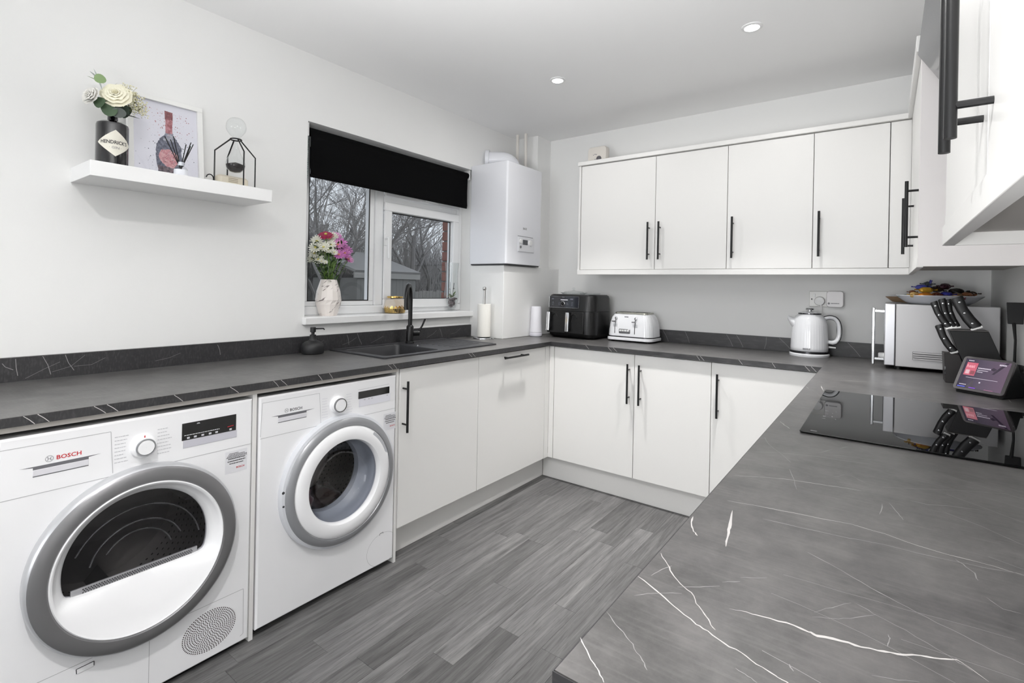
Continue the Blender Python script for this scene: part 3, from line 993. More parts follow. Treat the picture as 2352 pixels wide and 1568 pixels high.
# light rail (pelmet) and cornice
mb = MB().box(0.652, DY - 0.004, ZP0, 2.470, DY + 0.014, ZW0 - 0.002)
tag(obj('light_rail', mb, CAB, bevel=0.001), 'long white light rail under the back wall cabinets', 'light rail')
tag(obj('light_rail', MB().box(DX - 0.004, -1.149, ZP0, DX + 0.014, DY - 0.006, ZW0 - 0.002), CAB, bevel=0.001), 'short white light rail under the corner cabinet on the right wall', 'light rail')
tag(obj('light_rail', MB().box(DX - 0.004, -3.10, ZP0 - 0.003, DX + 0.014, -2.150, ZW0 - 0.002).box(DX, -2.152, ZP0 - 0.003, XR - 0.004, -2.146, ZW0 + 0.02), CAB, bevel=0.001), 'white light rail along the bottom of the nearest wall cabinet', 'light rail')
mb = MB().box(0.648, DY - 0.016, ZW1 + 0.004, 2.46, -0.003, ZC1)
tag(obj('cornice', mb, CAB, bevel=0.002), 'slim white cornice board on top of the back wall cabinets', 'cornice')
tag(obj('cornice', MB().box(DX - 0.016, -1.16, ZW1 + 0.004, XR - 0.003, DY - 0.018, ZC1 + 0.03), CAB, bevel=0.002), 'white cornice board on top of the corner cabinet at the right wall', 'cornice')
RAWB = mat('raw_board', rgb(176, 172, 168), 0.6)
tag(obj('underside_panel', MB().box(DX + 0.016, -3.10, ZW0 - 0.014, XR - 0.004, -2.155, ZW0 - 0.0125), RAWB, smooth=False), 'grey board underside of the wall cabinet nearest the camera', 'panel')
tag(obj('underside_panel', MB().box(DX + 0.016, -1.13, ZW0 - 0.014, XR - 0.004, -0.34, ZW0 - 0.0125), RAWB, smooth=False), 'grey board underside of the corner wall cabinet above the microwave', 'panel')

# extractor hood between the right-hand wall cabinets
hd = thing('extractor_hood', 'dark grey angled glass extractor hood between the right-hand wall cabinets', 'extractor hood', (2.6, -1.65, 1.75))
HG = mat('hood_glass', rgb(78, 78, 82), 0.12, coat=0.6)
HM = mat('hood_body', rgb(112, 113, 117), 0.3, 0.6)
y0, y1 = -2.12, -1.20
prof = [(2.442, 2.078), (2.458, 2.092), (2.64, 1.79), (2.62, 1.775)]
obj('glass_front', MB().prism(prof, y0, y1, 'y'), HG, hd, smooth=False, bevel=0.002)
prof = [(2.475, 2.094), (XR - 0.004, 2.094), (XR - 0.004, 1.745), (2.66, 1.745), (2.655, 1.785)]
obj('hood_body', MB().prism(prof, y0 + 0.015, y1 - 0.015, 'y'), HM, hd, smooth=False, bevel=0.002)
obj('chimney', MB().box(2.56, -1.80, 2.094, XR - 0.004, -1.52, H - 0.002), HM, hd, smooth=False, bevel=0.002)
obj('control_strip', MB().add([(2.500, y0 + 0.25, 1.985), (2.500, y1 - 0.25, 1.985), (2.508, y1 - 0.25, 1.972), (2.508, y0 + 0.25, 1.972)], [(0, 1, 2, 3)]), CHROME, hd, smooth=False)

# recessed ceiling lights; those above and behind the camera are added as fill
LAMP = mat('lamp_lens', (1, 1, 1, 1), 0.4, emit=(1.0, 0.99, 0.97, 1), estr=14)
SPOTS = [(0.871, -0.986), (1.876, -0.994), (1.80, -3.50), (0.871, -4.3), (1.876, -4.6)]
labs = ['round recessed ceiling spotlight nearer the window wall, lit', 'round recessed ceiling spotlight nearer the right wall, lit',
        'added recessed ceiling spotlight out of view above the camera',
        'added recessed ceiling spotlight out of view behind the camera, window side', 'added recessed ceiling spotlight out of view behind the camera, right side']
for (x, y), lb in zip(SPOTS, labs):
    t = thing('ceiling_spotlight', lb, 'ceiling light', (x, y, H), group='recessed ceiling spotlights')
    obj('trim_ring', MB().lathe([(0.031, -0.001), (0.031, -0.006), (0.043, -0.004), (0.044, 0.0)], (x, y, H), n=32), WPLAS, t)
    obj('lens', MB().lathe([(0.0005, -0.0035), (0.030, -0.0035), (0.030, -0.001)], (x, y, H), n=28, cap=True), LAMP, t)
    if y > -2:
        beams = ((6.5, 1.3), (3.2, 3.1))
    elif y > -3.6:
        beams = ((18.0, 2.6),)
    else:
        beams = ((3.0, 2.4),)
    for pw_, sp_w in beams:
        l = area_light('spotlight_beam', (0, 0, 0), (0, 0, 0), 0.08, 0.08, pw_, (1.0, 0.988, 0.97), 'DISK', spread=sp_w)
        l.parent = t
        l.location = (0, 0, -0.012)

# ------------------------------------------------------------ laundry machines
def holed_plate(y0, z0, y1, z1, cy, cz, rho, n=96):
    """ring of quads between a rectangle and an inner outline rho(angle) (both in the y-z plane)"""
    outer, inner = [], []
    angs = sorted(set([2 * PI * k / n for k in range(n)] + [math.atan2(b - cz, a - cy) % (2 * PI) for a in (y0, y1) for b in (z0, z1)]))
    for t in angs:
        c_, s_ = math.cos(t), math.sin(t)
        k = min([(y1 - cy) / c_ if c_ > 1e-9 else 9, (y0 - cy) / c_ if c_ < -1e-9 else 9, (z1 - cz) / s_ if s_ > 1e-9 else 9, (z0 - cz) / s_ if s_ < -1e-9 else 9])
        outer.append((cy + k * c_, cz + k * s_))
        rr = rho(t)
        inner.append((cy + rr * c_, cz + rr * s_))
    return outer, inner

def machine_body(t, y0, y1, zt, cy, cz, rad, front=0.60, rear=0.05, zb=0.018):
    """casing with a round opening in its front face"""
    outer, inner = holed_plate(y0, zb, y1, zt, cy, cz, lambda a: rad)
    n = len(outer)
    mb = MB()
    b = 0.006
    def ins(p):
        return (min(max(p[0], y0 + b), y1 - b), min(max(p[1], zb + b), zt - b))
    mb.ring([[(rear, p[0], p[1]) for p in outer], [(front - b, p[0], p[1]) for p in outer], [(front, *ins(p)) for p in outer],
             [(front, p[0], p[1]) for p in inner], [(front - 0.05, p[0], p[1]) for p in inner]], cap=False)
    mb.add([(rear, y0, zb), (rear, y1, zb), (rear, y1, zt), (rear, y0, zt)], [(0, 3, 2, 1)])
    return obj('casing', mb, APPW, t, ang=40)

def line_rect(mb, pts, wd, x):
    for a, b in zip(pts, pts[1:]):
        strip(mb, [a, b], wd, plane='x', val=x)

def panel_text(t, fascia, x, y, z, wd, rows, m, h=0.0035, gap=0.0105, seed=1, jitter=True):
    rr = random.Random(seed)
    mb = MB()
    for k in range(rows):
        l = wd * (rr.uniform(0.6, 1.0) if jitter else 1.0)
        zz = z - k * gap
        q = y
        while q < y + l:
            a = rr.uniform(0.003, 0.008)
            mb.add([(x, q, zz), (x, min(q + a, y + l), zz), (x, min(q + a, y + l), zz + h), (x, q, zz + h)], [(0, 1, 2, 3)])
            q += a + 0.0012
    o = obj('printed_text', mb, m, fascia, smooth=False)
    o['kind'] = 'stuff'
    return o

def logo(fascia, x, y, z, s, mring, mtext):
    mb = MB()
    n = 28
    for (ra, rb) in ((s * 0.62, s * 0.54),):
        vs = [(x, y + ra * math.cos(2 * PI * k / n), z + ra * math.sin(2 * PI * k / n)) for k in range(n)] + [(x, y + rb * math.cos(2 * PI * k / n), z + rb * math.sin(2 * PI * k / n)) for k in range(n)]
        mb.add(vs, [(k, (k + 1) % n, n + (k + 1) % n, n + k) for k in range(n)])
    w_ = s * 0.055
    for sx_ in (-1, 1):
        pts = [(y + sx_ * s * 0.36, z - s * 0.28), (y + sx_ * s * 0.2, z - s * 0.28), (y + sx_ * s * 0.2, z + s * 0.28), (y + sx_ * s * 0.36, z + s * 0.28)]
        for a, b in zip(pts, pts[1:]):
            strip(mb, [a, b], w_ * 1.6, plane='x', val=x)
    strip(mb, [(y - s * 0.2, z), (y + s * 0.2, z)], w_ * 1.6, plane='x', val=x)
    obj('emblem', mb, mring, fascia, smooth=False, label='small round emblem')
    text('brand_lettering', 'BOSCH', s * 1.12, (x, y + s * 1.0, z - s * 0.40), (0, 1, 0), (0, 0, 1), mtext, fascia, bold=s * 0.022, squash=1.08)

def sticker(t, x, y, z, mW=0.072):
    st = obj('energy_sticker', MB().add([(x, y, z - 0.075), (x, y + mW, z - 0.075), (x, y + mW, z), (x, y, z)], [(0, 1, 2, 3)]), mat('sticker_clear', rgb(222, 222, 226), 0.3), t, smooth=False)
    mb = MB()
    rr = random.Random(int(abs(y) * 100))
    rows = [(0.012, 0.03, 0.002), (0.010, 0.05, 0.002), (0.006, 0.062, 0.002), (0.004, 0.066, 0.002), (0.010, 0.055, 0.0035), (0.008, 0.058, 0.0035), (0.014, 0.045, 0.003)]
    zz = z - 0.008
    for (a, l, h) in rows:
        q = y + a
        while q < y + a + l and q < y + mW - 0.003:
            b_ = rr.uniform(0.002, 0.005)
            mb.add([(x + 0.0003, q, zz - h), (x + 0.0003, q + b_, zz - h), (x + 0.0003, q + b_, zz), (x + 0.0003, q, zz)], [(0, 1, 2, 3)])
            q += b_ + 0.0009
        zz -= h + (0.0022 if h < 0.003 else 0.0048)
    o = obj('sticker_print', mb, INKD, st, smooth=False)
    o['kind'] = 'stuff'
    text('sticker_brand', 'BOSCH', 0.0085, (x + 0.0003, y + 0.036, z - 0.062), (0, 1, 0), (0, 0, 1), INKR, st, bold=0.0002)

def drum(t, x0, cy, cz, rad, depth=0.36):
    """perforated steel drum behind the door"""
    DR = mat('drum_steel', rgb(150, 147, 144), 0.28, 0.9)
    mb = MB().lathe([(rad, x0), (rad, x0 - depth), (0.002, x0 - depth - 0.01)], (0, cy, cz), axis='x', n=48)
    d_ = obj('drum', mb, DR, t)
    for k in range(3):
        mb = MB()
        a = 2 * PI * k / 3 + 0.5
        c_, s_ = math.cos(a), math.sin(a)
        ta, tb = -s_, c_
        r0, r1, hw = rad - 0.001, rad - 0.055, 0.032
        mb.add([(x0 - 0.02, cy + r0 * c_ - hw * ta, cz + r0 * s_ - hw * tb), (x0 - 0.02, cy + r0 * c_ + hw * ta, cz + r0 * s_ + hw * tb), (x0 - 0.04, cy + r1 * c_, cz + r1 * s_),
                (x0 - depth, cy + r0 * c_ - hw * ta, cz + r0 * s_ - hw * tb), (x0 - depth, cy + r0 * c_ + hw * ta, cz + r0 * s_ + hw * tb), (x0 - depth + 0.02, cy + r1 * c_, cz + r1 * s_)],
               [(0, 1, 2), (0, 2, 5, 3), (1, 4, 5, 2)])
        obj('drum_paddle', mb, mat('paddle_grey', rgb(96, 95, 95), 0.35, 0.4), d_, smooth=False)
    # rows of small holes
    mb = MB()
    for i in range(9):
        for k in range(70):
            a = 2 * PI * (k + 0.5 * (i % 2)) / 70
            xx = x0 - 0.03 - i * 0.032
            q = []
            for j in range(6):
                b = 2 * PI * j / 6
                aa = a + 0.0045 / rad * math.cos(b)
                q.append((xx + 0.0045 * math.sin(b), cy + (rad - 0.001) * math.cos(aa), cz + (rad - 0.001) * math.sin(aa)))
            mb.add(q, [tuple(range(6))])
    o = obj('drum_hole', mb, mat('hole_dark', rgb(18, 18, 18), 0.8), d_, smooth=False)
    o['kind'] = 'stuff'
    return d_

# --- tumble dryer
ty0, ty1, tzt = -3.146, -2.516, 0.853
dcy, dcz = -2.838, 0.449
td = thing('tumble_dryer', 'white tumble dryer with a dark grey door ring and half-moon window, next to camera edge', 'tumble dryer', (0.33, (ty0 + ty1) / 2, 0))
body = machine_body(td, ty0, ty1, tzt, dcy, dcz, 0.235)
obj('plinth_base', MB().box(0.08, ty0 + 0.02, 0.0, 0.575, ty1 - 0.02, 0.018), BLACKP, td, smooth=False)
mb = MB()
lx = 0.6004
line_rect(mb, [(ty0 + 0.004, 0.698), (ty1 - 0.004, 0.698)], 0.0018, lx)
line_rect(mb, [(-3.142, 0.826), (-2.917, 0.826), (-2.911, 0.706)], 0.0016, lx)
line_rect(mb, [(-3.10, 0.200), (-2.537, 0.200), (-2.535, 0.045), (-2.545, 0.040)], 0.0016, lx)
line_rect(mb, [(-2.813, 0.200), (-2.813, 0.022)], 0.0016, lx)
obj('panel_joint', mb, LINEG, body, smooth=False)['kind'] = 'stuff'
# handle recess of the condensate drawer
def drawer_recess(body, ya, yb, yl, yr, z):
    mb = MB()
    mb.add([(lx, yl, z + 0.001), (lx, yr, z + 0.001), (lx, yb, z - 0.002), (lx, yb, z - 0.008), (lx, ya, z - 0.008), (lx, ya, z - 0.002)], [(0, 5, 4, 3, 2, 1)])
    obj('grip_shadow', mb, mat('grip_inner', rgb(100, 100, 104), 0.6), body, smooth=False)
    mb = MB().box(0.598, ya, z - 0.024, 0.6012, yb, z - 0.008)
    obj('grip_plate', mb, mat('grip_plate', rgb(214, 213, 218), 0.35), body, bevel=0.0006)
    mb = MB()
    line_rect(mb, [(ya, z - 0.0255), (yb, z - 0.0255)], 0.002, lx)
    obj('grip_line', mb, mat('grip_inner', rgb(100, 100, 104), 0.6), body, smooth=False)
drawer_recess(body, -3.08, -2.966, -3.106, -2.938, 0.769)
logo(body, lx, -3.048, 0.7835, 0.0135, INKG, INKR)
# dial
def dial(t, y, z, ra, rb, rim):
    d_ = obj('dial', MB().lathe([(0.001, 0.026), (rb - 0.003, 0.026), (rb, 0.023), (rb + 0.001, 0.012), (ra - 0.002, 0.010), (ra, 0.007), (ra, 0.0)][::-1], (0.60, y, z), axis='x', n=40), APPP, t)
    obj('dial_rim', MB().lathe([(rb - 0.001, 0.0265), (rb + 0.0012, 0.0268), (rb + 0.0022, 0.022), (rb + 0.001, 0.018)], (0.60, y, z), axis='x', n=40), rim, d_)
    return d_
dl = dial(td, -2.838, 0.7665, 0.033, 0.0235, GREYP)
obj('dial_mark', MB().add([(0.6115, -2.8395, 0.793), (0.6115, -2.8365, 0.793), (0.6115, -2.8365, 0.8), (0.6115, -2.8395, 0.8)], [(0, 1, 2, 3)]), INKR, dl, smooth=False)
panel_text(td, body, lx, -2.908, 0.806, 0.034, 8, INKL, 0.0022, 0.0105, 2)
panel_text(td, body, lx, -2.802, 0.806, 0.04, 8, INKL, 0.0022, 0.0105, 3)
dp = obj('display', MB().box(0.598, -2.736, 0.757, 0.6015, -2.572, 0.811), BLACKG, td, bevel=0.0005)
obj('button_strip', MB().box(0.598, -2.732, 0.7325, 0.6012, -2.569, 0.7565), mat('strip_silver', rgb(206, 205, 214), 0.3, 0.2), td, bevel=0.0004)
panel_text(td, dp, 0.6018, -2.73, 0.7715, 0.105, 1, INKW, 0.0018, 0.01, 5, False)
mb = MB()
for q in (-2.722, -2.702, -2.68, -2.658, -2.638, -2.594):
    mb.add([(0.6018, q, 0.7605), (0.6018, q + 0.008, 0.7605), (0.6018, q + 0.008, 0.7665), (0.6018, q, 0.7665)], [(0, 1, 2, 3)])
mb.add([(0.6018, -2.695, 0.803), (0.6018, -2.684, 0.803), (0.6018, -2.687, 0.806), (0.6018, -2.692, 0.806)], [(0, 1, 2, 3)])
obj('symbol', mb, INKL, dp, smooth=False)['kind'] = 'stuff'
obj('warning_mark', MB().add([(0.6018, -2.60, 0.772), (0.6018, -2.58, 0.774), (0.6018, -2.58, 0.776), (0.6018, -2.60, 0.774)], [(0, 1, 2, 3)]), INKR, dp, smooth=False)
sticker(td, lx + 0.0002, -2.605, 0.688)
# door: ring, dished inner face with a half-moon window
ddr = obj('door', MB().lathe([(0.2625, 0.0), (0.2635, 0.022), (0.260, 0.030), (0.256, 0.0335)], (0.60, dcy, dcz), axis='x', n=96), mat('door_rim_silver', rgb(185, 186, 189), 0.3, 0.4), td)
obj('door_ring', MB().lathe([(0.256, 0.0335), (0.250, 0.039), (0.232, 0.043), (0.219, 0.042), (0.2155, 0.039)], (0.60, dcy, dcz), axis='x', n=96), DGREYP, ddr)
def dshape(a):
    R0 = 0.182
    s_ = math.sin(a)
    flat = -0.062
    r_ = R0
    if s_ < 0:
        k = flat / s_
        # soft corners where the arc meets the flat sill
        r_ = (R0 ** -14 + k ** -14) ** (-1 / 14)
    return r_
n = 120
A = [2 * PI * k / n for k in range(n)]
def loop(fr, x):
    return [(x, dcy + fr(a) * math.cos(a), dcz + fr(a) * math.sin(a)) for a in A]
mixr = lambda k: (lambda a: 0.2155 * (1 - k) + dshape(a) * k)
mb = MB().ring([loop(lambda a: 0.2155, 0.639), loop(lambda a: 0.2125, 0.6415), loop(lambda a: min(0.207, 0.2125), 0.6385), loop(mixr(0.3), 0.632), loop(mixr(0.65), 0.618), loop(mixr(0.9), 0.606), loop(mixr(1.0), 0.598), loop(mixr(1.0), 0.585)], cap=False)
obj('door_dish', mb, APPP, ddr, ang=60)
gl = MB().ring([loop(mixr(1.01), 0.594), loop(lambda a: dshape(a) * 0.6, 0.600), loop(lambda a: dshape(a) * 0.15, 0.602)], cap=True)
obj('door_window', gl, DOORGLASS, ddr, ang=60)
mb = MB()
for k in range(46):
    q = dcy - 0.135 + k * 0.006
    for j in range(3):
        mb.box(0.5945, q + (j % 2) * 0.003, dcz - 0.060 + j * 0.0045, 0.5955, q + 0.003 + (j % 2) * 0.003, dcz - 0.057 + j * 0.0045)
o = obj('sill_grille', mb, mat('grille_dark', rgb(70, 70, 72), 0.5), ddr, smooth=False)
o['kind'] = 'stuff'
obj('sill_plate', MB().box(0.588, dcy - 0.16, dcz - 0.066, 0.5943, dcy + 0.155, dcz - 0.044), mat('sill_plate', rgb(190, 190, 190), 0.4), ddr, bevel=0.001)
dd = drum(td, 0.545, dcy, dcz, 0.225)
mb = MB().lathe([(0.236, 0.575), (0.236, 0.545), (0.222, 0.545), (0.205, 0.55), (0.196, 0.562)], (0, dcy, dcz), axis='x', n=64)
obj('door_seal', mb, mat('seal_dark', rgb(58, 58, 60), 0.45), td)
mb = MB()
for (rr_, xx, a0, a1) in ((0.165, 0.585, 0.2, 2.7), (0.12, 0.58, 0.4, 2.9), (0.09, 0.575, 0.3, 2.6)):
    pts = [(xx, dcy + rr_ * math.cos(a0 + (a1 - a0) * k / 24), dcz - 0.03 + rr_ * math.sin(a0 + (a1 - a0) * k / 24)) for k in range(25)]
    obj('inner_rib', MB().tube(pts, 0.0026, 8), mat('clear_rib', rgb(120, 120, 120), 0.12, 0.7), ddr)
# ventilation rosette
vy, vz = -2.643, 0.113
mb = MB()
for ri in range(1, 13):
    rr_ = 0.0062 * ri
    cnt = max(6, int(2 * PI * rr_ / 0.0068))
    for k in range(cnt):
        a = 2 * PI * k / cnt + ri * 0.4
        cy_, cz_ = vy + rr_ * math.cos(a) * 1.08, vz + rr_ * math.sin(a) * 0.86
        mb.add([(0.6006, cy_ + 0.0021 * math.cos(b), cz_ + 0.0021 * math.sin(b)) for b in [2 * PI * j / 6 for j in range(6)]], [tuple(range(6))])
o = obj('vent_hole', mb, mat('vent_dark', rgb(58, 46, 48), 0.7), td, smooth=False)
o['kind'] = 'stuff'
obj('flap_catch', MB().box(0.598, -2.985, 0.175, 0.6025, -2.945, 0.189), APPP, td, bevel=0.001)
mb = MB()
line_rect(mb, [(-2.984, 0.176), (-2.985, 0.189), (-2.946, 0.190), (-2.946, 0.178)], 0.002, 0.6028)
obj('catch_outline', mb, INKD, td, smooth=False)

# --- washing machine
wy0, wy1 = -2.492, -1.874
wcy, wcz = -2.157, 0.469
wm = thing('washing_machine', 'white washing machine with a light grey ring round its porthole door, beside the sink cabinet', 'washing machine', (0.33, (wy0 + wy1) / 2, 0))
body = machine_body(wm, wy0, wy1, 0.853, wcy, wcz, 0.20, zb=0.028)
obj('plinth_base', MB().box(0.08, wy0 + 0.03, 0.0, 0.555, wy1 - 0.03, 0.028), BLACKP, wm, smooth=False)
mb = MB()
line_rect(mb, [(wy0 + 0.004, 0.706), (wy1 - 0.004, 0.706)], 0.0016, lx)
line_rect(mb, [(-2.488, 0.712), (-2.482, 0.832), (-2.258, 0.832), (-2.250, 0.708)], 0.0014, lx)
cy_, cz_ = -1.936, 0.095
pts = [(cy_ + 0.083 * math.cos(a) * 1.0, cz_ + 0.07 * math.sin(a)) for a in [2 * PI * k / 40 for k in range(3, 38)]]
pts = [p for p in pts if p[0] < wy1 - 0.003 and p[1] > 0.03]
line_rect(mb, pts, 0.0012, lx)
obj('panel_joint', mb, LINEG, body, smooth=False)['kind'] = 'stuff'
mb = MB()
line_rect(mb, [(-1.951, 0.158), (-1.951, 0.166), (-1.934, 0.168), (-1.934, 0.161)], 0.0018, lx)
obj('flap_catch', mb, INKD, body, smooth=False)
drawer_recess(body, -2.424, -2.312, -2.449, -2.277, 0.776)
logo(body, lx, -2.392, 0.7895, 0.0125, INKG, mat('print_black', rgb(70, 68, 72), 0.5))
dial(wm, -2.178, 0.7745, 0.0345, 0.0265, mat('dial_chrome', rgb(150, 150, 152), 0.15, 0.9))
panel_text(wm, body, lx, -2.246, 0.806, 0.034, 8, mat('print_pale', rgb(214, 214, 220), 0.5), 0.0022, 0.0105, 7)
panel_text(wm, body, lx, -2.136, 0.806, 0.036, 8, mat('print_pale', rgb(214, 214, 220), 0.5), 0.0022, 0.0105, 8)
dp = obj('display', MB().box(0.598, -2.077, 0.779, 0.6015, -1.914, 0.809), BLACKG, wm, bevel=0.0005)
obj('button_strip', MB().box(0.598, -2.073, 0.745, 0.6010, -1.908, 0.7785), mat('strip_pale', rgb(228, 228, 236), 0.3, 0.1), wm, bevel=0.0004)
mb = MB()
line_rect(mb, [(-2.079, 0.8175), (-1.915, 0.8195)], 0.0014, lx)
for q in (-2.05, -2.028, -2.012, -1.93):
    line_rect(mb, [(q, 0.772), (q + 0.008, 0.772)], 0.004, 0.6014)
obj('symbol', mb, INKL, wm, smooth=False)['kind'] = 'stuff'
sticker(wm, lx + 0.0002, -1.943, 0.690, 0.068)
ddr = obj('door', MB().lathe([(0.262, 0.0), (0.262, 0.016), (0.259, 0.024), (0.250, 0.027)], (0.60, wcy, wcz), axis='x', n=96), mat('door_rim_pale', rgb(212, 214, 219), 0.3, 0.1), wm)
obj('door_ring', MB().lathe([(0.250, 0.027), (0.246, 0.034), (0.232, 0.041), (0.2215, 0.041), (0.2185, 0.037)], (0.60, wcy, wcz), axis='x', n=96), mat('ring_light_grey', rgb(146, 147, 150), 0.33, 0.3), ddr)
mb = MB().lathe([(0.2185, 0.037), (0.216, 0.040), (0.20, 0.046), (0.18, 0.048), (0.166, 0.045), (0.162, 0.037), (0.1605, 0.02)], (0.60, wcy, wcz), axis='x', n=96)
obj('door_face', mb, APPP, ddr)
# grip notch at upper right of the white ring
mb = MB()
q = []
for k in range(9):
    a = 0.30 + 0.62 * k / 8
    q.append((wcy + 0.214 * math.cos(a), wcz + 0.214 * math.sin(a)))
for k in range(9):
    a = 0.92 - 0.56 * k / 8
    rr_ = 0.204 - 0.006 * math.sin(PI * k / 8)
    q.append((wcy + rr_ * math.cos(a), wcz + rr_ * math.sin(a)))
mb.add([(0.6450, p[0], p[1]) for p in q], [tuple(range(len(q)))])
obj('door_grip', mb, mat('grip_silver', rgb(186, 187, 192), 0.35), ddr, smooth=False)
mb = MB().lathe([(0.1605, 0.624), (0.150, 0.600), (0.130, 0.560), (0.09, 0.53), (0.04, 0.515), (0.002, 0.512)], (0, wcy, wcz), axis='x', n=72)
obj('door_glass', mb, DOORGLASS, ddr, ang=70)
mb = MB().lathe([(0.197, 0.598), (0.178, 0.588), (0.172, 0.570), (0.176, 0.55), (0.168, 0.53), (0.150, 0.515), (0.146, 0.49)], (0, wcy, wcz), axis='x', n=72)
obj('door_gasket', mb, mat('gasket_grey', rgb(168, 174, 184), 0.45), wm)
obj('hinge_screw', MB().lathe([(0.0055, 0.0), (0.0045, 0.002), (0.0005, 0.002)], (0.6245, -2.412, 0.497), axis='x', n=12), INKD, ddr)
obj('hinge_screw', MB().lathe([(0.0045, 0.0), (0.0035, 0.002), (0.0005, 0.002)], (0.6245, -2.410, 0.447), axis='x', n=12), INKD, ddr)
drum(wm, 0.49, wcy, wcz, 0.215, 0.30)
# laundry inside
def cloth_lump(seed, c, s, m, name, lab):
    rr = random.Random(seed)
    mb = MB()
    ph = [rr.uniform(0, 6) for _ in range(6)]
    rings = []
    for i in range(1, 16):
        t = PI * i / 16
        q = []
        for j in range(28):
            p = 2 * PI * j / 28
            k = 1 + 0.16 * math.sin(3 * p + ph[0] + 2 * t) + 0.1 * math.sin(7 * p + ph[1]) * math.sin(t * 5 + ph[2]) + 0.08 * math.sin(11 * t + ph[3] + 2 * p)
            q.append((c[0] + s[0] * k * math.sin(t) * math.cos(p), c[1] + s[1] * k * math.sin(t) * math.sin(p), c[2] - s[2] * k * math.cos(t)))
        rings.append(q)
    mb.ring(rings)
    o = obj(name, mb, m, ang=80)
    return tag(o, lab, 'laundry')
cloth_lump(4, (0.40, -2.25, 0.345), (0.07, 0.075, 0.07), mat('dark_red_cloth', rgb(92, 48, 52), 0.9, sheen=0.3), 'clothes', 'crumpled dark red cloth inside the washing machine drum')
cloth_lump(9, (0.36, -2.09, 0.315), (0.08, 0.075, 0.045), mat('brown_cloth', rgb(70, 56, 52), 0.9, sheen=0.3), 'clothes', 'dark brown cloth at the bottom of the washing machine drum')
# ------------------------------------------------------------ sink, tap, hob
SINKM = mat('black_composite', rgb(44, 44, 47), 0.45, bump=(400, 0.15))
sk = thing('kitchen_sink', 'matt black composite sink and drainer set into the worktop below the window', 'sink', (0.25, -1.35, ZT1))
S0, S1, T0, T1 = 0.030, 0.478, -1.845, -0.99
hx0, hx1, hy0, hy1 = 0.075, 0.425, -1.79, -1.42
zr = ZT1 + 0.008
def rect_ring(x0, y0, x1, y1, rad, z, k=6):
    q = []
    for (cx, cy, a0) in ((x1 - rad, y0 + rad, -PI / 2), (x1 - rad, y1 - rad, 0), (x0 + rad, y1 - rad, PI / 2), (x0 + rad, y0 + rad, PI)):
        for i in range(k + 1):
            t = a0 + PI / 2 * i / k
            q.append((cx + rad * math.cos(t), cy + rad * math.sin(t), z))
    return q
mb = MB().ring([rect_ring(S0, T0, S1, T1, 0.012, ZT1 - 0.001), rect_ring(S0, T0, S1, T1, 0.012, zr - 0.002), rect_ring(S0 + 0.003, T0 + 0.003, S1 - 0.003, T1 - 0.003, 0.010, zr),
                rect_ring(S0 + 0.012, T0 + 0.012, S1 - 0.012, T1 - 0.012, 0.010, zr), rect_ring(S0 + 0.015, T0 + 0.015, S1 - 0.015, T1 - 0.015, 0.008, zr - 0.003),
                rect_ring(hx0, hy0, hx1, hy1, 0.03, zr - 0.004), rect_ring(hx0 + 0.004, hy0 + 0.004, hx1 - 0.004, hy1 - 0.004, 0.028, zr - 0.010),
                rect_ring(hx0 + 0.012, hy0 + 0.012, hx1 - 0.012, hy1 - 0.012, 0.025, ZT1 - 0.16), rect_ring(hx0 + 0.03, hy0 + 0.03, hx1 - 0.03, hy1 - 0.03, 0.02, ZT1 - 0.175)], cap=False)
nn = len(mb.v)
mb.f.append(tuple(range(nn - 28, nn)))
obj('basin', mb, SINKM, sk, ang=40)
obj('waste_strainer', MB().lathe([(0.001, 0.001), (0.035, 0.002), (0.042, 0.004), (0.043, 0.0)], (0.25, -1.605, ZT1 - 0.175), n=28), STEEL, sk)
for k in range(7):
    x = 0.10 + k * 0.047
    obj('drainer_ridge', MB().tube([(x, -1.30, zr - 0.0045), (x, -1.05, zr - 0.0045)], 0.0035, 8), SINKM, sk)
mb = MB()
mb.lathe([(0.0, 0.0), (0.010, 0.0), (0.010, 0.0045), (0.0, 0.005)], (0.20, -1.375, zr - 0.004), n=16)
obj('tap_hole_cap', mb, CHROME, sk)
tp = thing('kitchen_tap', 'tall matt black swan-neck tap with side lever, behind the sink bowl', 'tap', (0.085, -1.335, zr))
tx, tY = 0.088, -1.338
obj('tap_body', MB().lathe([(0.026, -0.004), (0.026, 0.004), (0.022, 0.008), (0.0215, 0.095), (0.0175, 0.102), (0.0135, 0.106)], (tx, tY, zr), n=32, cap=True), BLACK, tp)
dirv = Vector((0.62, -0.78, 0)).normalized()
pts = [(tx, tY, zr + 0.1), (tx, tY, zr + 0.255)]
R_ = 0.072
for k in range(1, 17):
    a = PI * k / 16 * 1.04
    c = Vector((tx, tY, zr + 0.262)) + dirv * (R_ * (1 - math.cos(a))) + Vector((0, 0, R_ * 1.15 * math.sin(a)))
    pts.append(tuple(c))
pts.append((pts[-1][0] + 0.001, pts[-1][1] - 0.001, pts[-1][2] - 0.05))
obj('spout', MB().tube(pts, 0.0125, 18), BLACK, tp)
side = Vector((0.45, 0.90, 0)).normalized()
p0 = Vector((tx, tY, zr + 0.055))
mb = MB().tube([tuple(p0 + side * 0.018), tuple(p0 + side * 0.055)], 0.017, 20)
obj('lever_hub', mb, BLACK, tp)
obj('lever', MB().tube([tuple(p0 + side * 0.048), tuple(p0 + side * 0.075 + Vector((0, 0, 0.045))), tuple(p0 + side * 0.092 + Vector((0, 0, 0.085)))], [0.0065, 0.0055, 0.0055], 12), BLACK, tp)
hb = thing('induction_hob', 'black glass induction hob set flat on the right-hand worktop', 'hob', (2.455, -1.605, ZT1))
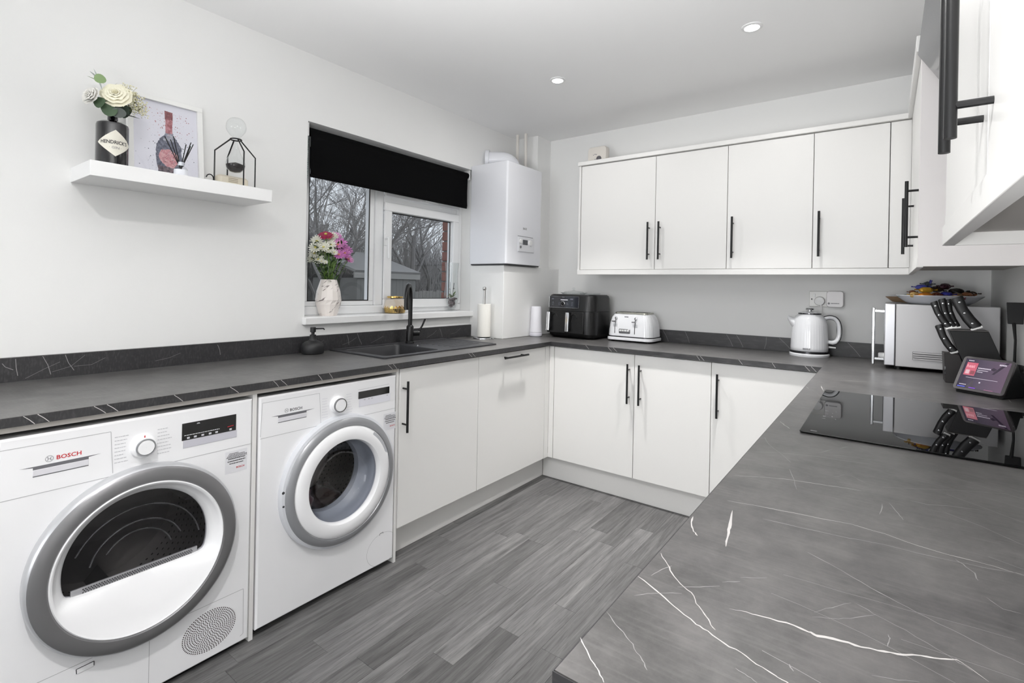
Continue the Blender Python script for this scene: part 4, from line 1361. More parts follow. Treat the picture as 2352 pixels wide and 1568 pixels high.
HOBG = mat('hob_glass', rgb(8, 8, 9), 0.015, spec=0.6, bump=(3, 0.0))
X0h, X1h, Y0h, Y1h = 2.199, 2.712, -1.945, -1.270
obj('glass_plate', MB().rrect((X0h + X1h) / 2, (Y0h + Y1h) / 2, (X1h - X0h) / 2, (Y1h - Y0h) / 2, 0.008, 0, 0, levels=[(ZT1 + 0.001, 0.002), (ZT1 + 0.0045, 0.0), (ZT1 + 0.006, 0.0015)]), HOBG, hb)
mb = MB()
def dot(mb, x, y, w_, h_):
    z = ZT1 + 0.0062
    mb.add([(x, y, z), (x + w_, y, z), (x + w_, y + h_, z), (x, y + h_, z)], [(0, 1, 2, 3)])
for (x, y, a, b) in ((2.232, -1.77, 0.012, 0.012), (2.232, -1.74, 0.010, 0.02), (2.252, -1.73, 0.004, 0.018), (2.262, -1.76, 0.004, 0.015), (2.236, -1.70, 0.008, 0.008), (2.25, -1.69, 0.004, 0.02), (2.232, -1.66, 0.012, 0.012), (2.256, -1.655, 0.004, 0.012), (2.222, -1.93, 0.02, 0.012)):
    dot(mb, x, y, a * 0.7, b * 0.7)
o = obj('control_marking', mb, mat('hob_print', rgb(96, 96, 98), 0.4), hb, smooth=False)
o['kind'] = 'stuff'
# ------------------------------------------------------------ boiler
bo = thing('gas_boiler', 'tall white wall-hung gas boiler in the corner beside the window', 'boiler', (0.165, -0.51, 1.412))
BY0, BY1, BZ0, BZ1, BX = -0.722, -0.302, 1.412, 2.108, 0.330
mb = MB().rrect(0.165, (BY0 + BY1) / 2, 0.1649, (BY1 - BY0) / 2, 0.014, BZ0 + 0.006, BZ1)
obj('casing', mb, BOILW, bo, bevel=0.003)
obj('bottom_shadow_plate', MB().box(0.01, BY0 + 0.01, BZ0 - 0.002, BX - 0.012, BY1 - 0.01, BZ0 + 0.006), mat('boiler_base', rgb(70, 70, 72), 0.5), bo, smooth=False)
cp = obj('control_panel', MB().box(BX - 0.001, -0.592, 1.508, BX + 0.006, -0.400, 1.612), mat('boiler_panel', rgb(222, 223, 227), 0.3), bo, bevel=0.003)
obj('panel_flap_gap', MB().box(BX + 0.0002, -0.595, 1.612, BX + 0.003, -0.415, 1.6165), INKG, cp, smooth=False)
obj('lcd', MB().box(BX + 0.006, -0.543, 1.558, BX + 0.0075, -0.485, 1.592), mat('boiler_lcd', rgb(92, 94, 98), 0.25), cp, smooth=False)
obj('button', MB().lathe([(0.016, 0.0), (0.015, 0.006), (0.001, 0.007)], (BX + 0.006, -0.568, 1.58), axis='x', n=20), WPLAS, cp)
obj('button', MB().lathe([(0.020, 0.0), (0.019, 0.006), (0.001, 0.007)], (BX + 0.006, -0.452, 1.575), axis='x', n=20), WPLAS, cp)
obj('pressure_gauge', MB().lathe([(0.010, 0.0), (0.009, 0.003), (0.001, 0.003)], (BX + 0.006, -0.568, 1.54), axis='x', n=16), INKG, cp)
text('brand_plate', 'BAXI', 0.021, (BX + 0.0004, -0.535, 1.664), (0, 1, 0), (0, 0, 1), INKG, bo, bold=0.0006)
# flue elbow and pipes
fl = MB()
pts = [(0.006, -0.555, 2.195), (0.09, -0.555, 2.195)]
for k in range(1, 9):
    a = PI / 2 * k / 8
    pts.append((0.09 + 0.07 * math.sin(a), -0.555 + 0.0, 2.195 - 0.07 * (1 - math.cos(a))))
pts.append((0.16, -0.555, 2.112))
pts = [(p[0], p[1] + 0.12 * max(0, p[0]) / 0.16 * 1.0, p[2]) for p in pts]
fo = tag(obj('flue_elbow', MB().tube(pts, 0.054, 26), BOILW), 'fat white flue elbow from the boiler top into the window wall', 'flue pipe')
obj('collar', MB().tube([(0.0, -0.553, 2.195), (0.022, -0.54, 2.195)], 0.066, 28), BOILW, fo)
obj('elbow_collar', MB().tube([(0.16, -0.435, 2.109), (0.16, -0.435, 2.123)], 0.062, 28), BOILW, fo)
for (x, y, lb) in ((0.085, -0.285, 'white gas pipe rising behind the boiler to the ceiling, nearer the window'), (0.155, -0.275, 'white pipe rising behind the boiler to the ceiling, nearer the cabinets')):
    p_ = tag(obj('pipe', MB().tube([(x, y, 2.02), (x, y, H - 0.001)], 0.0115, 14), mat('pipe_white', rgb(226, 222, 216), 0.35)), lb, 'pipe')
    obj('pipe_clip', MB().box(x - 0.016, y, 2.16, x + 0.016, -0.186, 2.175), WPLAS, p_, bevel=0.002)

# ------------------------------------------------------------ blind and things on the sill
bl = thing('roller_blind', 'black roller blind pulled a quarter down over the window', 'blind', (-0.03, -1.34, 2.03))
BLK = mat('black_blind_cloth', rgb(9, 9, 10), 0.95, spec=0.1, bump=(900, 0.2))
obj('roller', MB().tube([(-0.04, -1.945, 2.045), (-0.04, -0.715, 2.045)], 0.022, 20), BLK, bl)
mb = MB()
ys = [-1.94 + (1.94 - 0.735) * k / 20 for k in range(21)]
ring_ = []
vs, fs = [], []
prof = [(-0.018, 2.045), (-0.0175, 2.0), (-0.019, 1.93), (-0.018, 1.86), (-0.016, 1.825), (-0.022, 1.818)]
for y in ys:
    for (x, z) in prof:
        vs.append((x + 0.0006 * math.sin(y * 17), y, z))
m_ = len(prof)
for i in range(20):
    for j in range(m_ - 1):
        fs.append((i * m_ + j, (i + 1) * m_ + j, (i + 1) * m_ + j + 1, i * m_ + j + 1))
mb.add(vs, fs)
ob_ = obj('cloth', mb, BLK, bl)
so = ob_.modifiers.new('thickness', 'SOLIDIFY')
so.thickness = 0.0012
obj('bottom_bar', MB().box(-0.024, -1.938, 1.808, -0.014, -0.737, 1.824), BLK, bl, bevel=0.003)
for yy in (-1.957, -0.712):
    obj('bracket', MB().box(-0.07, yy - 0.004, 2.015, -0.012, yy + 0.004, 2.083), WPLAS, bl, bevel=0.002)
mb = MB()
for k in range(26):
    mb.ell((-0.02, -1.954, 2.04 - k * 0.0095), 0.0028, 0.0028, 0.0035, 8, 5)
    mb.ell((-0.05, -1.954, 2.04 - k * 0.0095), 0.0028, 0.0028, 0.0035, 8, 5)
o = obj('bead_chain', mb, mat('chain_grey_green', rgb(120, 140, 136), 0.3, 0.4), bl)
o['kind'] = 'stuff'

ZS = ZB  # sill top
# marble-look vase
vm = bpy.data.materials.new('marble_vase')
vm.use_nodes = True
nt = vm.node_tree
b = nt.nodes['Principled BSDF']
t = nt.nodes.new('ShaderNodeTexCoord')
mp = nt.nodes.new('ShaderNodeMapping')
mp.inputs['Rotation'].default_value = (0.75, 0.1, 0.3)
mp.inputs['Scale'].default_value = (1, 1, 1)
nt.links.new(t.outputs['Object'], mp.inputs[0])
mp.inputs['Rotation'].default_value = (math.radians(-42), 0, 0)
mp0 = mp
mp = nt.nodes.new('ShaderNodeMapping')
mp.inputs['Scale'].default_value = (14, 14, 85)
nt.links.new(mp0.outputs[0], mp.inputs[0])
wv = nt.nodes.new('ShaderNodeTexNoise')
wv.inputs['Scale'].default_value = 1.0
wv.inputs['Detail'].default_value = 4
wv.inputs['Distortion'].default_value = 0.4
nt.links.new(mp.outputs[0], wv.inputs[0])
cr_ = nt.nodes.new('ShaderNodeValToRGB')
cr_.color_ramp.elements[0].position = 0.60
cr_.color_ramp.elements[0].color = rgb(236, 229, 224)
cr_.color_ramp.elements[1].position = 0.66
cr_.color_ramp.elements[1].color = rgb(120, 110, 108)
nt.links.new(wv.outputs['Fac'], cr_.inputs[0])
nt.links.new(cr_.outputs[0], b.inputs['Base Color'])
b.inputs['Roughness'].default_value = 0.3
vx, vyy = -0.062, -1.792
va = thing('vase', 'white marble-look faceted vase on the window sill holding pink and white flowers', 'vase', (vx, vyy, ZS))
ringsv = []
for (rr_, h) in ((0.044, 0.0), (0.050, 0.012), (0.064, 0.060), (0.068, 0.085), (0.062, 0.130), (0.042, 0.195), (0.038, 0.195), (0.040, 0.150), (0.040, 0.12)):
    ringsv.append([(vx + rr_ * math.cos(2 * PI * k / 14 + (0.2 if h > 0.07 else 0)), vyy + rr_ * math.sin(2 * PI * k / 14 + (0.2 if h > 0.07 else 0)), ZS + h) for k in range(14)])
obj('vase_body', MB().ring(ringsv), vm, va, smooth=False)

def rot_to(n):
    n = Vector(n).normalized()
    return Vector((0, 0, 1)).rotation_difference(n).to_matrix()

def daisy(mb, mbc, c, nrm, rad, petals=13, layers=2, wd=0.3, cup=0.25, seed=0):
    rr = random.Random(seed)
    Q = rot_to(nrm)
    c = Vector(c)
    for l in range(layers):
        R0 = rad * (1 - 0.25 * l)
        for k in range(petals):
            a = 2 * PI * (k + 0.5 * l) / petals + rr.uniform(-0.08, 0.08)
            ca, sa = math.cos(a), math.sin(a)
            w_ = R0 * wd
            h = rr.uniform(0.6, 1.2) * cup * R0 + l * 0.15 * R0
            loc = [(0.12 * R0, 0, 0), (0.55 * R0, w_ / 2, 0.3 * h), (R0, w_ * 0.22, h), (R0, -w_ * 0.22, h), (0.55 * R0, -w_ / 2, 0.3 * h), (0.6 * R0, 0, 0.1 * h)]
            vs = [c + Q @ Vector((p[0] * ca - p[1] * sa, p[0] * sa + p[1] * ca, p[2] + 0.001 * l)) for p in loc]
            mb.add(vs, [(0, 5, 1), (1, 5, 2), (5, 3, 2), (5, 4, 3), (0, 4, 5)])
    if mbc is not None:
        q = c + Q @ Vector((0, 0, 0.12 * rad))
        mbc.ell(tuple(q), rad * 0.2, rad * 0.2, rad * 0.16, 10, 6)

def leaf(mb, a, b, wd, up=(0, 0, 1), curl=0.2):
    a, b = Vector(a), Vector(b)
    d = b - a
    s_ = d.cross(Vector(up))
    if s_.length < 1e-6:
        s_ = d.orthogonal()
    s_.normalize()
    n_ = s_.cross(d).normalized()
    L_ = d.length
    pr = [(0, 0.05), (0.2, 0.6), (0.45, 1.0), (0.7, 0.8), (0.9, 0.35), (1.0, 0.02)]
    vs = []
    for (t_, w_) in pr:
        base = a + d * t_ - n_ * (curl * L_ * t_ * t_)
        vs += [base - s_ * wd * w_ / 2 + n_ * wd * 0.12 * w_, base, base + s_ * wd * w_ / 2 + n_ * wd * 0.12 * w_]
    fs = []
    for i in range(len(pr) - 1):
        k = i * 3
        fs += [(k, k + 1, k + 4, k + 3), (k + 1, k + 2, k + 5, k + 4)]
    mb.add(vs, fs)

PINK = mat('pink_petal', rgb(208, 134, 196), 0.6)
PINKL = mat('light_pink_petal', rgb(226, 160, 208), 0.6)
WHITEP = mat('white_petal', rgb(238, 238, 228), 0.6)
REDP = mat('magenta_petal', rgb(160, 36, 78), 0.6)
LEAFG = mat('flower_leaf', rgb(52, 78, 34), 0.55)
STEMG = mat('flower_stem', rgb(106, 140, 62), 0.55)
YEL = mat('flower_centre', rgb(214, 150, 110), 0.7)
CEN = mat('white_flower_centre', rgb(210, 200, 110), 0.7)
bq = thing('flower_bouquet', 'bunch of pink, white and magenta flowers in the marble-look vase', 'flowers', (vx, vyy, ZS + 0.12))
heads = []
# (dy, dz, dx, kind, radius) relative to the vase mouth centre, measured on the sill plane
for spec_ in ((-0.030, 0.245, 0.01, 'red', 0.036), (0.055, 0.205, 0.015, 'pink', 0.034), (0.098, 0.170, 0.01, 'pink', 0.032), (0.030, 0.195, 0.03, 'pinkl', 0.026), (0.075, 0.150, 0.03, 'pink', 0.030),
              (0.028, 0.140, 0.045, 'pink', 0.030), (0.118, 0.120, 0.0, 'pinkl', 0.028), (0.080, 0.200, -0.03, 'pinkl', 0.032), (-0.075, 0.205, 0.0, 'white', 0.030), (-0.095, 0.170, 0.02, 'white', 0.030),
              (-0.055, 0.175, 0.03, 'white', 0.028), (-0.030, 0.165, 0.04, 'white', 0.024), (0.000, 0.225, 0.0, 'white', 0.028), (0.028, 0.240, -0.01, 'white', 0.026), (-0.010, 0.190, 0.03, 'white', 0.024),
              (-0.088, 0.140, 0.0, 'white', 0.026), (0.000, 0.150, 0.045, 'white', 0.018), (-0.065, 0.100, 0.03, 'white', 0.014), (-0.045, 0.095, 0.035, 'white', 0.012), (0.055, 0.245, -0.02, 'pinkl', 0.026)):
    heads.append(spec_)
fr_h = random.Random(41)
for k in range(16):
    dy = fr_h.uniform(-0.085, 0.115)
    kd_ = 'white' if dy < 0.02 else fr_h.choice(['pinkl', 'pink', 'white'])
    heads.append((dy, 0.13 + fr_h.random() * 0.10 - abs(dy) * 0.35, fr_h.uniform(-0.035, 0.02), kd_, fr_h.uniform(0.020, 0.027)))
mouth = Vector((vx, vyy, ZS + 0.19))
mst = MB()
for i, (dy, dz, dx, kd, rr_) in enumerate(heads):
    c = mouth + Vector((dx, dy, dz - 0.0))
    nrm = Vector((0.55 + dx * 4, -0.35 + dy * 3.5, 0.5 + (0.6 if kd == 'red' else 0)))
    m_ = {'red': REDP, 'pink': PINK, 'pinkl': PINKL, 'white': WHITEP}[kd]
    mbp, mbc = MB(), MB()
    daisy(mbp, mbc, c, nrm, rr_ * 1.18, 14 if kd != 'red' else 18, 3 if kd != 'red' else 2, 0.32, 0.3 if kd != 'red' else -0.1, seed=i)
    fl_ = obj('flower', mbp, m_, bq, smooth=False, label={'red': 'magenta flower', 'pink': 'pink daisy flower', 'pinkl': 'light pink daisy flower', 'white': 'white flower'}[kd])
    obj('flower_centre', mbc, YEL if 'pink' in kd else CEN, fl_)
    root = mouth + Vector((random.uniform(-0.012, 0.012), random.uniform(-0.02, 0.02), -0.06))
    mst.tube([tuple(root), tuple(root.lerp(c, 0.5) + Vector((0.005, 0, 0.01))), tuple(c)], 0.0017 if kd != 'red' else 0.0026, 6)
obj('stems', mst, STEMG, bq)['kind'] = 'stuff'
mb = MB()
lr = random.Random(5)
for k in range(230):
    dy, dz = lr.uniform(-0.095, 0.105), lr.uniform(-0.005, 0.20)
    if abs(dy) > 0.02 + dz * 0.6 + 0.01:
        dy *= 0.4
    a = mouth + Vector((lr.uniform(-0.02, 0.04), dy, dz))
    b_ = a + Vector((lr.uniform(-0.02, 0.03), lr.uniform(-0.03, 0.03) + dy * 0.25, lr.uniform(-0.005, 0.035)))
    leaf(mb, a, b_, lr.uniform(0.008, 0.018))
for (dy, dz, ey, ez) in ((0.04, 0.03, 0.062, -0.045), (0.05, 0.07, 0.105, 0.09), (0.05, 0.05, 0.09, 0.055), (0.03, 0.02, 0.05, -0.01)):
    leaf(mb, mouth + Vector((0.02, dy, dz)), mouth + Vector((0.03, ey, ez)), 0.02)
obj('leaves', mb, LEAFG, bq)['kind'] = 'stuff'

# gold candle jar
cj = thing('candle_jar', 'squat clear glass jar with gold striped lower half, on the window sill behind tap', 'candle jar', (-0.04, -1.348, ZS))
GOLD = mat('gold_foil', rgb(214, 178, 96), 0.18, 1.0)
AMB = glass_mat('champagne_glass', (0.95, 0.90, 0.84, 1), 0.02, 1.45, 1.2)
c = (-0.04, -1.348, ZS)
obj('jar_glass', MB().lathe([(0.052, 0.001), (0.060, 0.004), (0.066, 0.030), (0.066, 0.055), (0.058, 0.078), (0.048, 0.088), (0.046, 0.098)], c, n=40), AMB, cj)
mb = MB()
for k in range(44):
    a0, a1 = 2 * PI * k / 44, 2 * PI * (k + 0.62) / 44
    hh = 0.034 + 0.012 * ((k * 7) % 5) / 4
    q = []
    for (rr_, h) in ((0.0612, 0.004), (0.0668, 0.03), (0.0668, hh)):
        q += [(c[0] + rr_ * math.cos(a0), c[1] + rr_ * math.sin(a0), c[2] + h), (c[0] + rr_ * math.cos(a1), c[1] + rr_ * math.sin(a1), c[2] + h)]
    mb.add(q, [(0, 1, 3, 2), (2, 3, 5, 4)])
obj('gold_stripe', mb, GOLD, cj, smooth=False)['kind'] = 'stuff'
obj('gold_rim', MB().lathe([(0.0465, 0.094), (0.049, 0.095), (0.049, 0.102), (0.046, 0.103), (0.045, 0.096)], c, n=40), GOLD, cj)
obj('candle_wax', MB().lathe([(0.056, 0.004), (0.061, 0.028), (0.001, 0.030)], c, n=32), mat('wax_cream', rgb(232, 214, 186), 0.5), cj)

# orchid in a tall hurricane glass
oc = (-0.082, -0.808, ZS)
og = thing('hurricane_vase', 'tall clear flared glass on the window sill next to the boiler box', 'vase', oc)
obj('glass_body', MB().lathe([(0.040, 0.0), (0.041, 0.004), (0.020, 0.010), (0.030, 0.022), (0.050, 0.075), (0.053, 0.11), (0.044, 0.20), (0.043, 0.26), (0.050, 0.335), (0.0485, 0.335), (0.0415, 0.26), (0.0425, 0.20), (0.051, 0.11), (0.047, 0.072), (0.026, 0.024), (0.001, 0.018)], oc, n=40), GLASS, og)
op = thing('potted_orchid', 'small leafy orchid with pebbles inside the tall clear glass', 'plant', (oc[0], oc[1], ZS + 0.02))
mb = MB()
pr_ = random.Random(8)
for k in range(60):
    h = 0.028 + 0.062 * pr_.random()
    rr_ = (0.010 + 0.034 * min(1, (h - 0.02) / 0.06)) * math.sqrt(pr_.random()) * 0.85
    a = pr_.uniform(0, 2 * PI)
    s_ = pr_.uniform(0.006, 0.010)
    mb.ell((oc[0] + rr_ * math.cos(a), oc[1] + rr_ * math.sin(a), ZS + h), s_, s_ * 0.8, s_ * 0.7, 7, 5)
obj('pebbles', mb, mat('dark_pebble', rgb(112, 100, 104), 0.5), op)['kind'] = 'stuff'
mb = MB()
for k in range(16):
    a = pr_.uniform(0, 2 * PI)
    rr_ = pr_.uniform(0.0, 0.035)
    p_ = Vector((oc[0] + rr_ * math.cos(a), oc[1] + rr_ * math.sin(a), ZS + 0.095))
    leaf(mb, p_, p_ + Vector((pr_.uniform(-0.02, 0.02), pr_.uniform(-0.02, 0.02), pr_.uniform(0, 0.012))), 0.008)
obj('moss', mb, mat('pale_moss', rgb(206, 200, 168), 0.8), op)['kind'] = 'stuff'
for (dy, dz, dx) in ((-0.035, 0.035, 0.01), (0.04, 0.05, 0.0), (0.028, 0.03, 0.02), (-0.02, 0.02, 0.025), (0.045, 0.028, -0.01)):
    mb = MB()
    leaf(mb, (oc[0], oc[1], ZS + 0.09), (oc[0] + dx, oc[1] + dy, ZS + 0.09 + dz), 0.022, curl=0.1)
    obj('leaf', mb, mat('orchid_leaf', rgb(88, 112, 58), 0.4), op)
mb = MB()
mb.tube([(oc[0], oc[1] - 0.01, ZS + 0.09), (oc[0], oc[1] - 0.016, ZS + 0.15), (oc[0], oc[1] - 0.014, ZS + 0.20)], 0.0016, 6)
mb.tube([(oc[0], oc[1] + 0.012, ZS + 0.09), (oc[0], oc[1] + 0.017, ZS + 0.14), (oc[0], oc[1] + 0.026, ZS + 0.195)], 0.0016, 6)
mb.ell((oc[0], oc[1] + 0.022, ZS + 0.155), 0.005, 0.007, 0.004, 8, 6)
mb.ell((oc[0], oc[1] - 0.018, ZS + 0.152), 0.004, 0.005, 0.004, 8, 6)
obj('flower_spike', mb, mat('spike_dark', rgb(62, 64, 66), 0.6), op)
obj('support_rod', MB().tube([(oc[0] + 0.005, oc[1] + 0.002, ZS + 0.09), (oc[0] + 0.005, oc[1] + 0.002, ZS + 0.27)], 0.005, 12), mat('white_rod', rgb(240, 240, 240), 0.3), op)

# ------------------------------------------------------------ things on the left worktop
sd = thing('soap_dispenser', 'round matt black soap dispenser on the worktop, left of the sink', 'soap dispenser', (0.075, -1.965, ZT1))
c = (0.075, -1.965, ZT1)
SB = mat('soap_black', rgb(26, 26, 28), 0.5)
obj('bottle', MB().lathe([(0.001, 0.0), (0.046, 0.0), (0.052, 0.004), (0.055, 0.018), (0.055, 0.036), (0.050, 0.050), (0.036, 0.060), (0.020, 0.066), (0.0165, 0.072), (0.0165, 0.084)], c, n=44, cap=True), SB, sd)
pu = obj('pump', MB().lathe([(0.015, 0.084), (0.015, 0.094), (0.008, 0.096), (0.008, 0.106), (0.0135, 0.108), (0.0135, 0.130), (0.012, 0.132), (0.001, 0.132)], c, n=28, cap=True), SB, sd)
obj('spout', MB().tube([(c[0], c[1], ZT1 + 0.124), (c[0] + 0.02, c[1] + 0.045, ZT1 + 0.124), (c[0] + 0.022, c[1] + 0.05, ZT1 + 0.118)], [0.0042, 0.0036, 0.003], 10), SB, pu)

kt = (0.190, -0.772, ZT1)
kr = thing('paper_towel_holder', 'steel paper towel stand with ball top, between window and boiler box', 'paper towel holder', kt)
obj('base', MB().lathe([(0.001, 0.0), (0.072, 0.0), (0.0725, 0.004), (0.070, 0.009), (0.02, 0.012), (0.001, 0.012)], kt, n=44), CHROME, kr)
obj('pole', MB().lathe([(0.0085, 0.01), (0.0085, 0.325), (0.0115, 0.328), (0.0135, 0.338), (0.0115, 0.347), (0.001, 0.351)], kt, n=24), STEEL, kr)
pr2 = tag(obj('paper_towel_roll', MB().lathe([(0.020, 0.014), (0.045, 0.014), (0.0455, 0.02), (0.0455, 0.228), (0.045, 0.233), (0.020, 0.233), (0.020, 0.014)], kt, n=44), mat('paper_white', rgb(240, 238, 232), 0.9, bump=(120, 0.3))), 'white paper towel roll on the steel stand below the window end', 'paper towel roll')

# ------------------------------------------------------------ back worktop
sp = (0.347, -0.375, ZT1)
ss = thing('smart_speaker', 'slim white tapered cylinder between the boiler box and the air fryer', 'speaker', sp)
WS = mat('speaker_white', rgb(228, 227, 233), 0.5)
obj('body', MB().lathe([(0.030, 0.030), (0.044, 0.032), (0.0395, 0.12), (0.036, 0.210), (0.034, 0.216), (0.001, 0.216)], sp, n=40, cap=True), WS, ss)
obj('base', MB().lathe([(0.001, 0.0), (0.040, 0.0), (0.045, 0.006), (0.0455, 0.026), (0.043, 0.0302), (0.001, 0.0302)], sp, n=40), mat('speaker_base', rgb(205, 204, 212), 0.4), ss)

# air fryer
af = thing('air_fryer', 'black double-drawer air fryer with two steel bar handles and a dial panel', 'air fryer', (0.56, -0.2, ZT1))
AX0, AX1, AY0, AY1 = 0.398, 0.788, -0.335, -0.028
cx, cy = (AX0 + AX1) / 2, (AY0 + AY1) / 2
hx, hy = (AX1 - AX0) / 2, (AY1 - AY0) / 2
AFB = mat('fryer_black', rgb(15, 15, 16), 0.36, coat=0.1)
obj('base', MB().rrect(cx, cy, hx, hy, 0.07, 0, 0, levels=[(ZT1 + 0.004, 0.03), (ZT1 + 0.018, 0.012), (ZT1 + 0.034, 0.006)]), BLACKP, af)
obj('housing', MB().rrect(cx, cy, hx, hy, 0.075, 0, 0, levels=[(ZT1 + 0.034, 0.004), (ZT1 + 0.10, 0.0), (ZT1 + 0.190, 0.0), (ZT1 + 0.191, 0.003), (ZT1 + 0.193, 0.003), (ZT1 + 0.194, 0.0), (ZT1 + 0.285, 0.006), (ZT1 + 0.300, 0.012), (ZT1 + 0.305, 0.02)], k=8), AFB, af, ang=30)
obj('lid_plate', MB().rrect(cx, cy, hx - 0.022, hy - 0.022, 0.055, ZT1 + 0.3045, ZT1 + 0.308), mat('fryer_top', rgb(70, 70, 72), 0.2, 0.6), af)
fy = AY0 - 0.001
for k, (xa, xb) in enumerate(((AX0 + 0.020, cx - 0.022), (cx - 0.020, AX1 - 0.075))):
    dw_ = obj('drawer', MB().box(xa, fy - 0.006, ZT1 + 0.036, xb, fy + 0.03, ZT1 + 0.186), AFB, af, bevel=0.004)
    xh = xa + 0.028
    mb = MB().prism([(fy - 0.046, ZT1 + 0.050), (fy - 0.026, ZT1 + 0.046), (fy - 0.018, ZT1 + 0.180), (fy - 0.036, ZT1 + 0.184)], xh - 0.013, xh + 0.013, 'x')
    hn = obj('handle', mb, CHROME, dw_, bevel=0.004, smooth=False, label='polished steel drawer handle')
    mb = MB().prism([(fy - 0.030, ZT1 + 0.165), (fy, ZT1 + 0.158), (fy, ZT1 + 0.184), (fy - 0.030, ZT1 + 0.182)], xh - 0.011, xh + 0.011, 'x')
    mb.prism([(fy - 0.034, ZT1 + 0.05), (fy, ZT1 + 0.060), (fy, ZT1 + 0.078), (fy - 0.034, ZT1 + 0.066)], xh - 0.011, xh + 0.011, 'x')
    obj('handle_mount', mb, BLACKP, dw_, smooth=False)
    mb = MB().tube([(xh + 0.014, fy - 0.0065, ZT1 + 0.12), (xh + 0.024, fy - 0.0065, ZT1 + 0.165), (xh + 0.05, fy - 0.0065, ZT1 + 0.172), (xh + 0.065, fy - 0.0065, ZT1 + 0.14)], 0.003, 6)
    obj('grip_hollow', mb, BLACKG, dw_)
pn = obj('control_panel', MB().prism([(fy - 0.004, ZT1 + 0.212), (fy + 0.002, ZT1 + 0.212), (fy + 0.009, ZT1 + 0.295), (fy + 0.003, ZT1 + 0.295)], AX0 + 0.035, AX0 + 0.275, 'x'), mat('fryer_panel', rgb(26, 28, 36), 0.12, coat=0.5), af, smooth=False)
def on_panel(x, z):   # point on the sloping panel
    t_ = (z - 0.212) / 0.083
    return (x, fy - 0.0046 + 0.007 * t_, ZT1 + z)
mb = MB()
cor = [on_panel(AX0 + 0.036, 0.214), on_panel(AX0 + 0.274, 0.214), on_panel(AX0 + 0.274, 0.293), on_panel(AX0 + 0.036, 0.293)]
mb.tube(cor + [cor[0]], 0.0011, 6)
obj('panel_trim', mb, CHROME, pn)
px_ = AX0 + 0.150
p = on_panel(px_, 0.243)
obj('dial', MB().lathe([(0.013, 0.0), (0.0125, -0.010), (0.011, -0.011), (0.001, -0.011)], p, axis='y', n=28), BLACKP, pn)
obj('dial_ring', MB().lathe([(0.0155, -0.001), (0.0160, -0.005), (0.0138, -0.006), (0.0135, -0.001)], p, axis='y', n=28), CHROME, pn)
mb = MB()
def pq(mb, x, z, w_, h_):
    mb.add([on_panel(x, z), on_panel(x + w_, z), on_panel(x + w_, z + h_), on_panel(x, z + h_)], [(0, 1, 2, 3)])
pq(mb, px_ - 0.022, 0.266, 0.058, 0.0055)
obj('lit_bar', mb, mat('panel_white', rgb(215, 215, 220), 0.4), pn, smooth=False)
mb = MB()
for (x, z, a, b) in ((0.055, 0.270, 0.018, 0.009), (0.205, 0.270, 0.024, 0.009), (0.062, 0.252, 0.010, 0.004), (0.062, 0.243, 0.012, 0.004), (0.062, 0.232, 0.009, 0.004), (0.112, 0.248, 0.014, 0.003), (0.112, 0.240, 0.010, 0.003), (0.114, 0.232, 0.012, 0.003),
                     (0.172, 0.250, 0.014, 0.003), (0.174, 0.243, 0.016, 0.003), (0.176, 0.236, 0.018, 0.003), (0.216, 0.250, 0.012, 0.004), (0.216, 0.240, 0.010, 0.004), (0.216, 0.230, 0.012, 0.004)):
    pq(mb, AX0 + x, z, a, b)
obj('panel_print', mb, mat('panel_dim', rgb(92, 94, 104), 0.4), pn, smooth=False)['kind'] = 'stuff'
text('brand_lettering', 'NINJA', 0.008, on_panel(px_ - 0.012, 0.284), (1, 0, 0), (0, 0.08, 1), INKG, pn)
mb = MB()
for k in range(8):
    mb.box(AX0 - 0.0005 + 0.001, -0.26 + k * 0.018, ZT1 + 0.22, AX0 + 0.006, -0.254 + k * 0.018, ZT1 + 0.275)
obj('side_vent', mb, GREYP, af, smooth=False)['kind'] = 'stuff'
# clear dish and lid on top of the fryer
gd = thing('glass_dish', 'shallow clear glass dish with knobbed lid on top of the air fryer', 'glass dish', (0.52, -0.15, ZT1 + 0.309))
gc = (0.53, -0.16, ZT1 + 0.309)
obj('dish', MB().lathe([(0.001, 0.0), (0.085, 0.0), (0.105, 0.010), (0.107, 0.012), (0.106, 0.009), (0.086, 0.002)], gc, n=40, ry=0.7), GLASS, gd)
obj('lid', MB().lathe([(0.085, 0.008), (0.070, 0.018), (0.015, 0.024), (0.006, 0.028), (0.011, 0.038), (0.008, 0.046), (0.001, 0.047)], gc, n=36, ry=0.7), GLASS, gd)
tag(obj('glass_tray', MB().rrect(0.66, -0.15, 0.055, 0.07, 0.02, 0, 0, levels=[(ZT1 + 0.309, 0.004), (ZT1 + 0.317, 0.0), (ZT1 + 0.3172, 0.004), (ZT1 + 0.311, 0.006)]), GLASS), 'small clear tray lying on the right part of the air fryer top', 'tray')

# toaster
to = thing('toaster', 'white ribbed four-slice toaster with chrome trim and two levers', 'toaster', (0.99, -0.14, ZT1))
TX0, TX1, TY0, TY1 = 0.833, 1.158, -0.250, -0.028
cx, cy, hx, hy = (TX0 + TX1) / 2, (TY0 + TY1) / 2, (TX1 - TX0) / 2, (TY1 - TY0) / 2
TW = mat('toaster_white', rgb(236, 237, 240), 0.16, coat=0.5)
obj('base', MB().rrect(cx, cy, hx, hy, 0.05, 0, 0, levels=[(ZT1 + 0.008, 0.008), (ZT1 + 0.012, 0.0), (ZT1 + 0.026, 0.0), (ZT1 + 0.030, 0.004)]), TW, to)
obj('chrome_band', MB().rrect(cx, cy, hx - 0.001, hy - 0.001, 0.05, 0, 0, levels=[(ZT1 + 0.0295, 0.003), (ZT1 + 0.032, 0.001), (ZT1 + 0.036, 0.001), (ZT1 + 0.038, 0.004)]), CHROME_REFL, to)
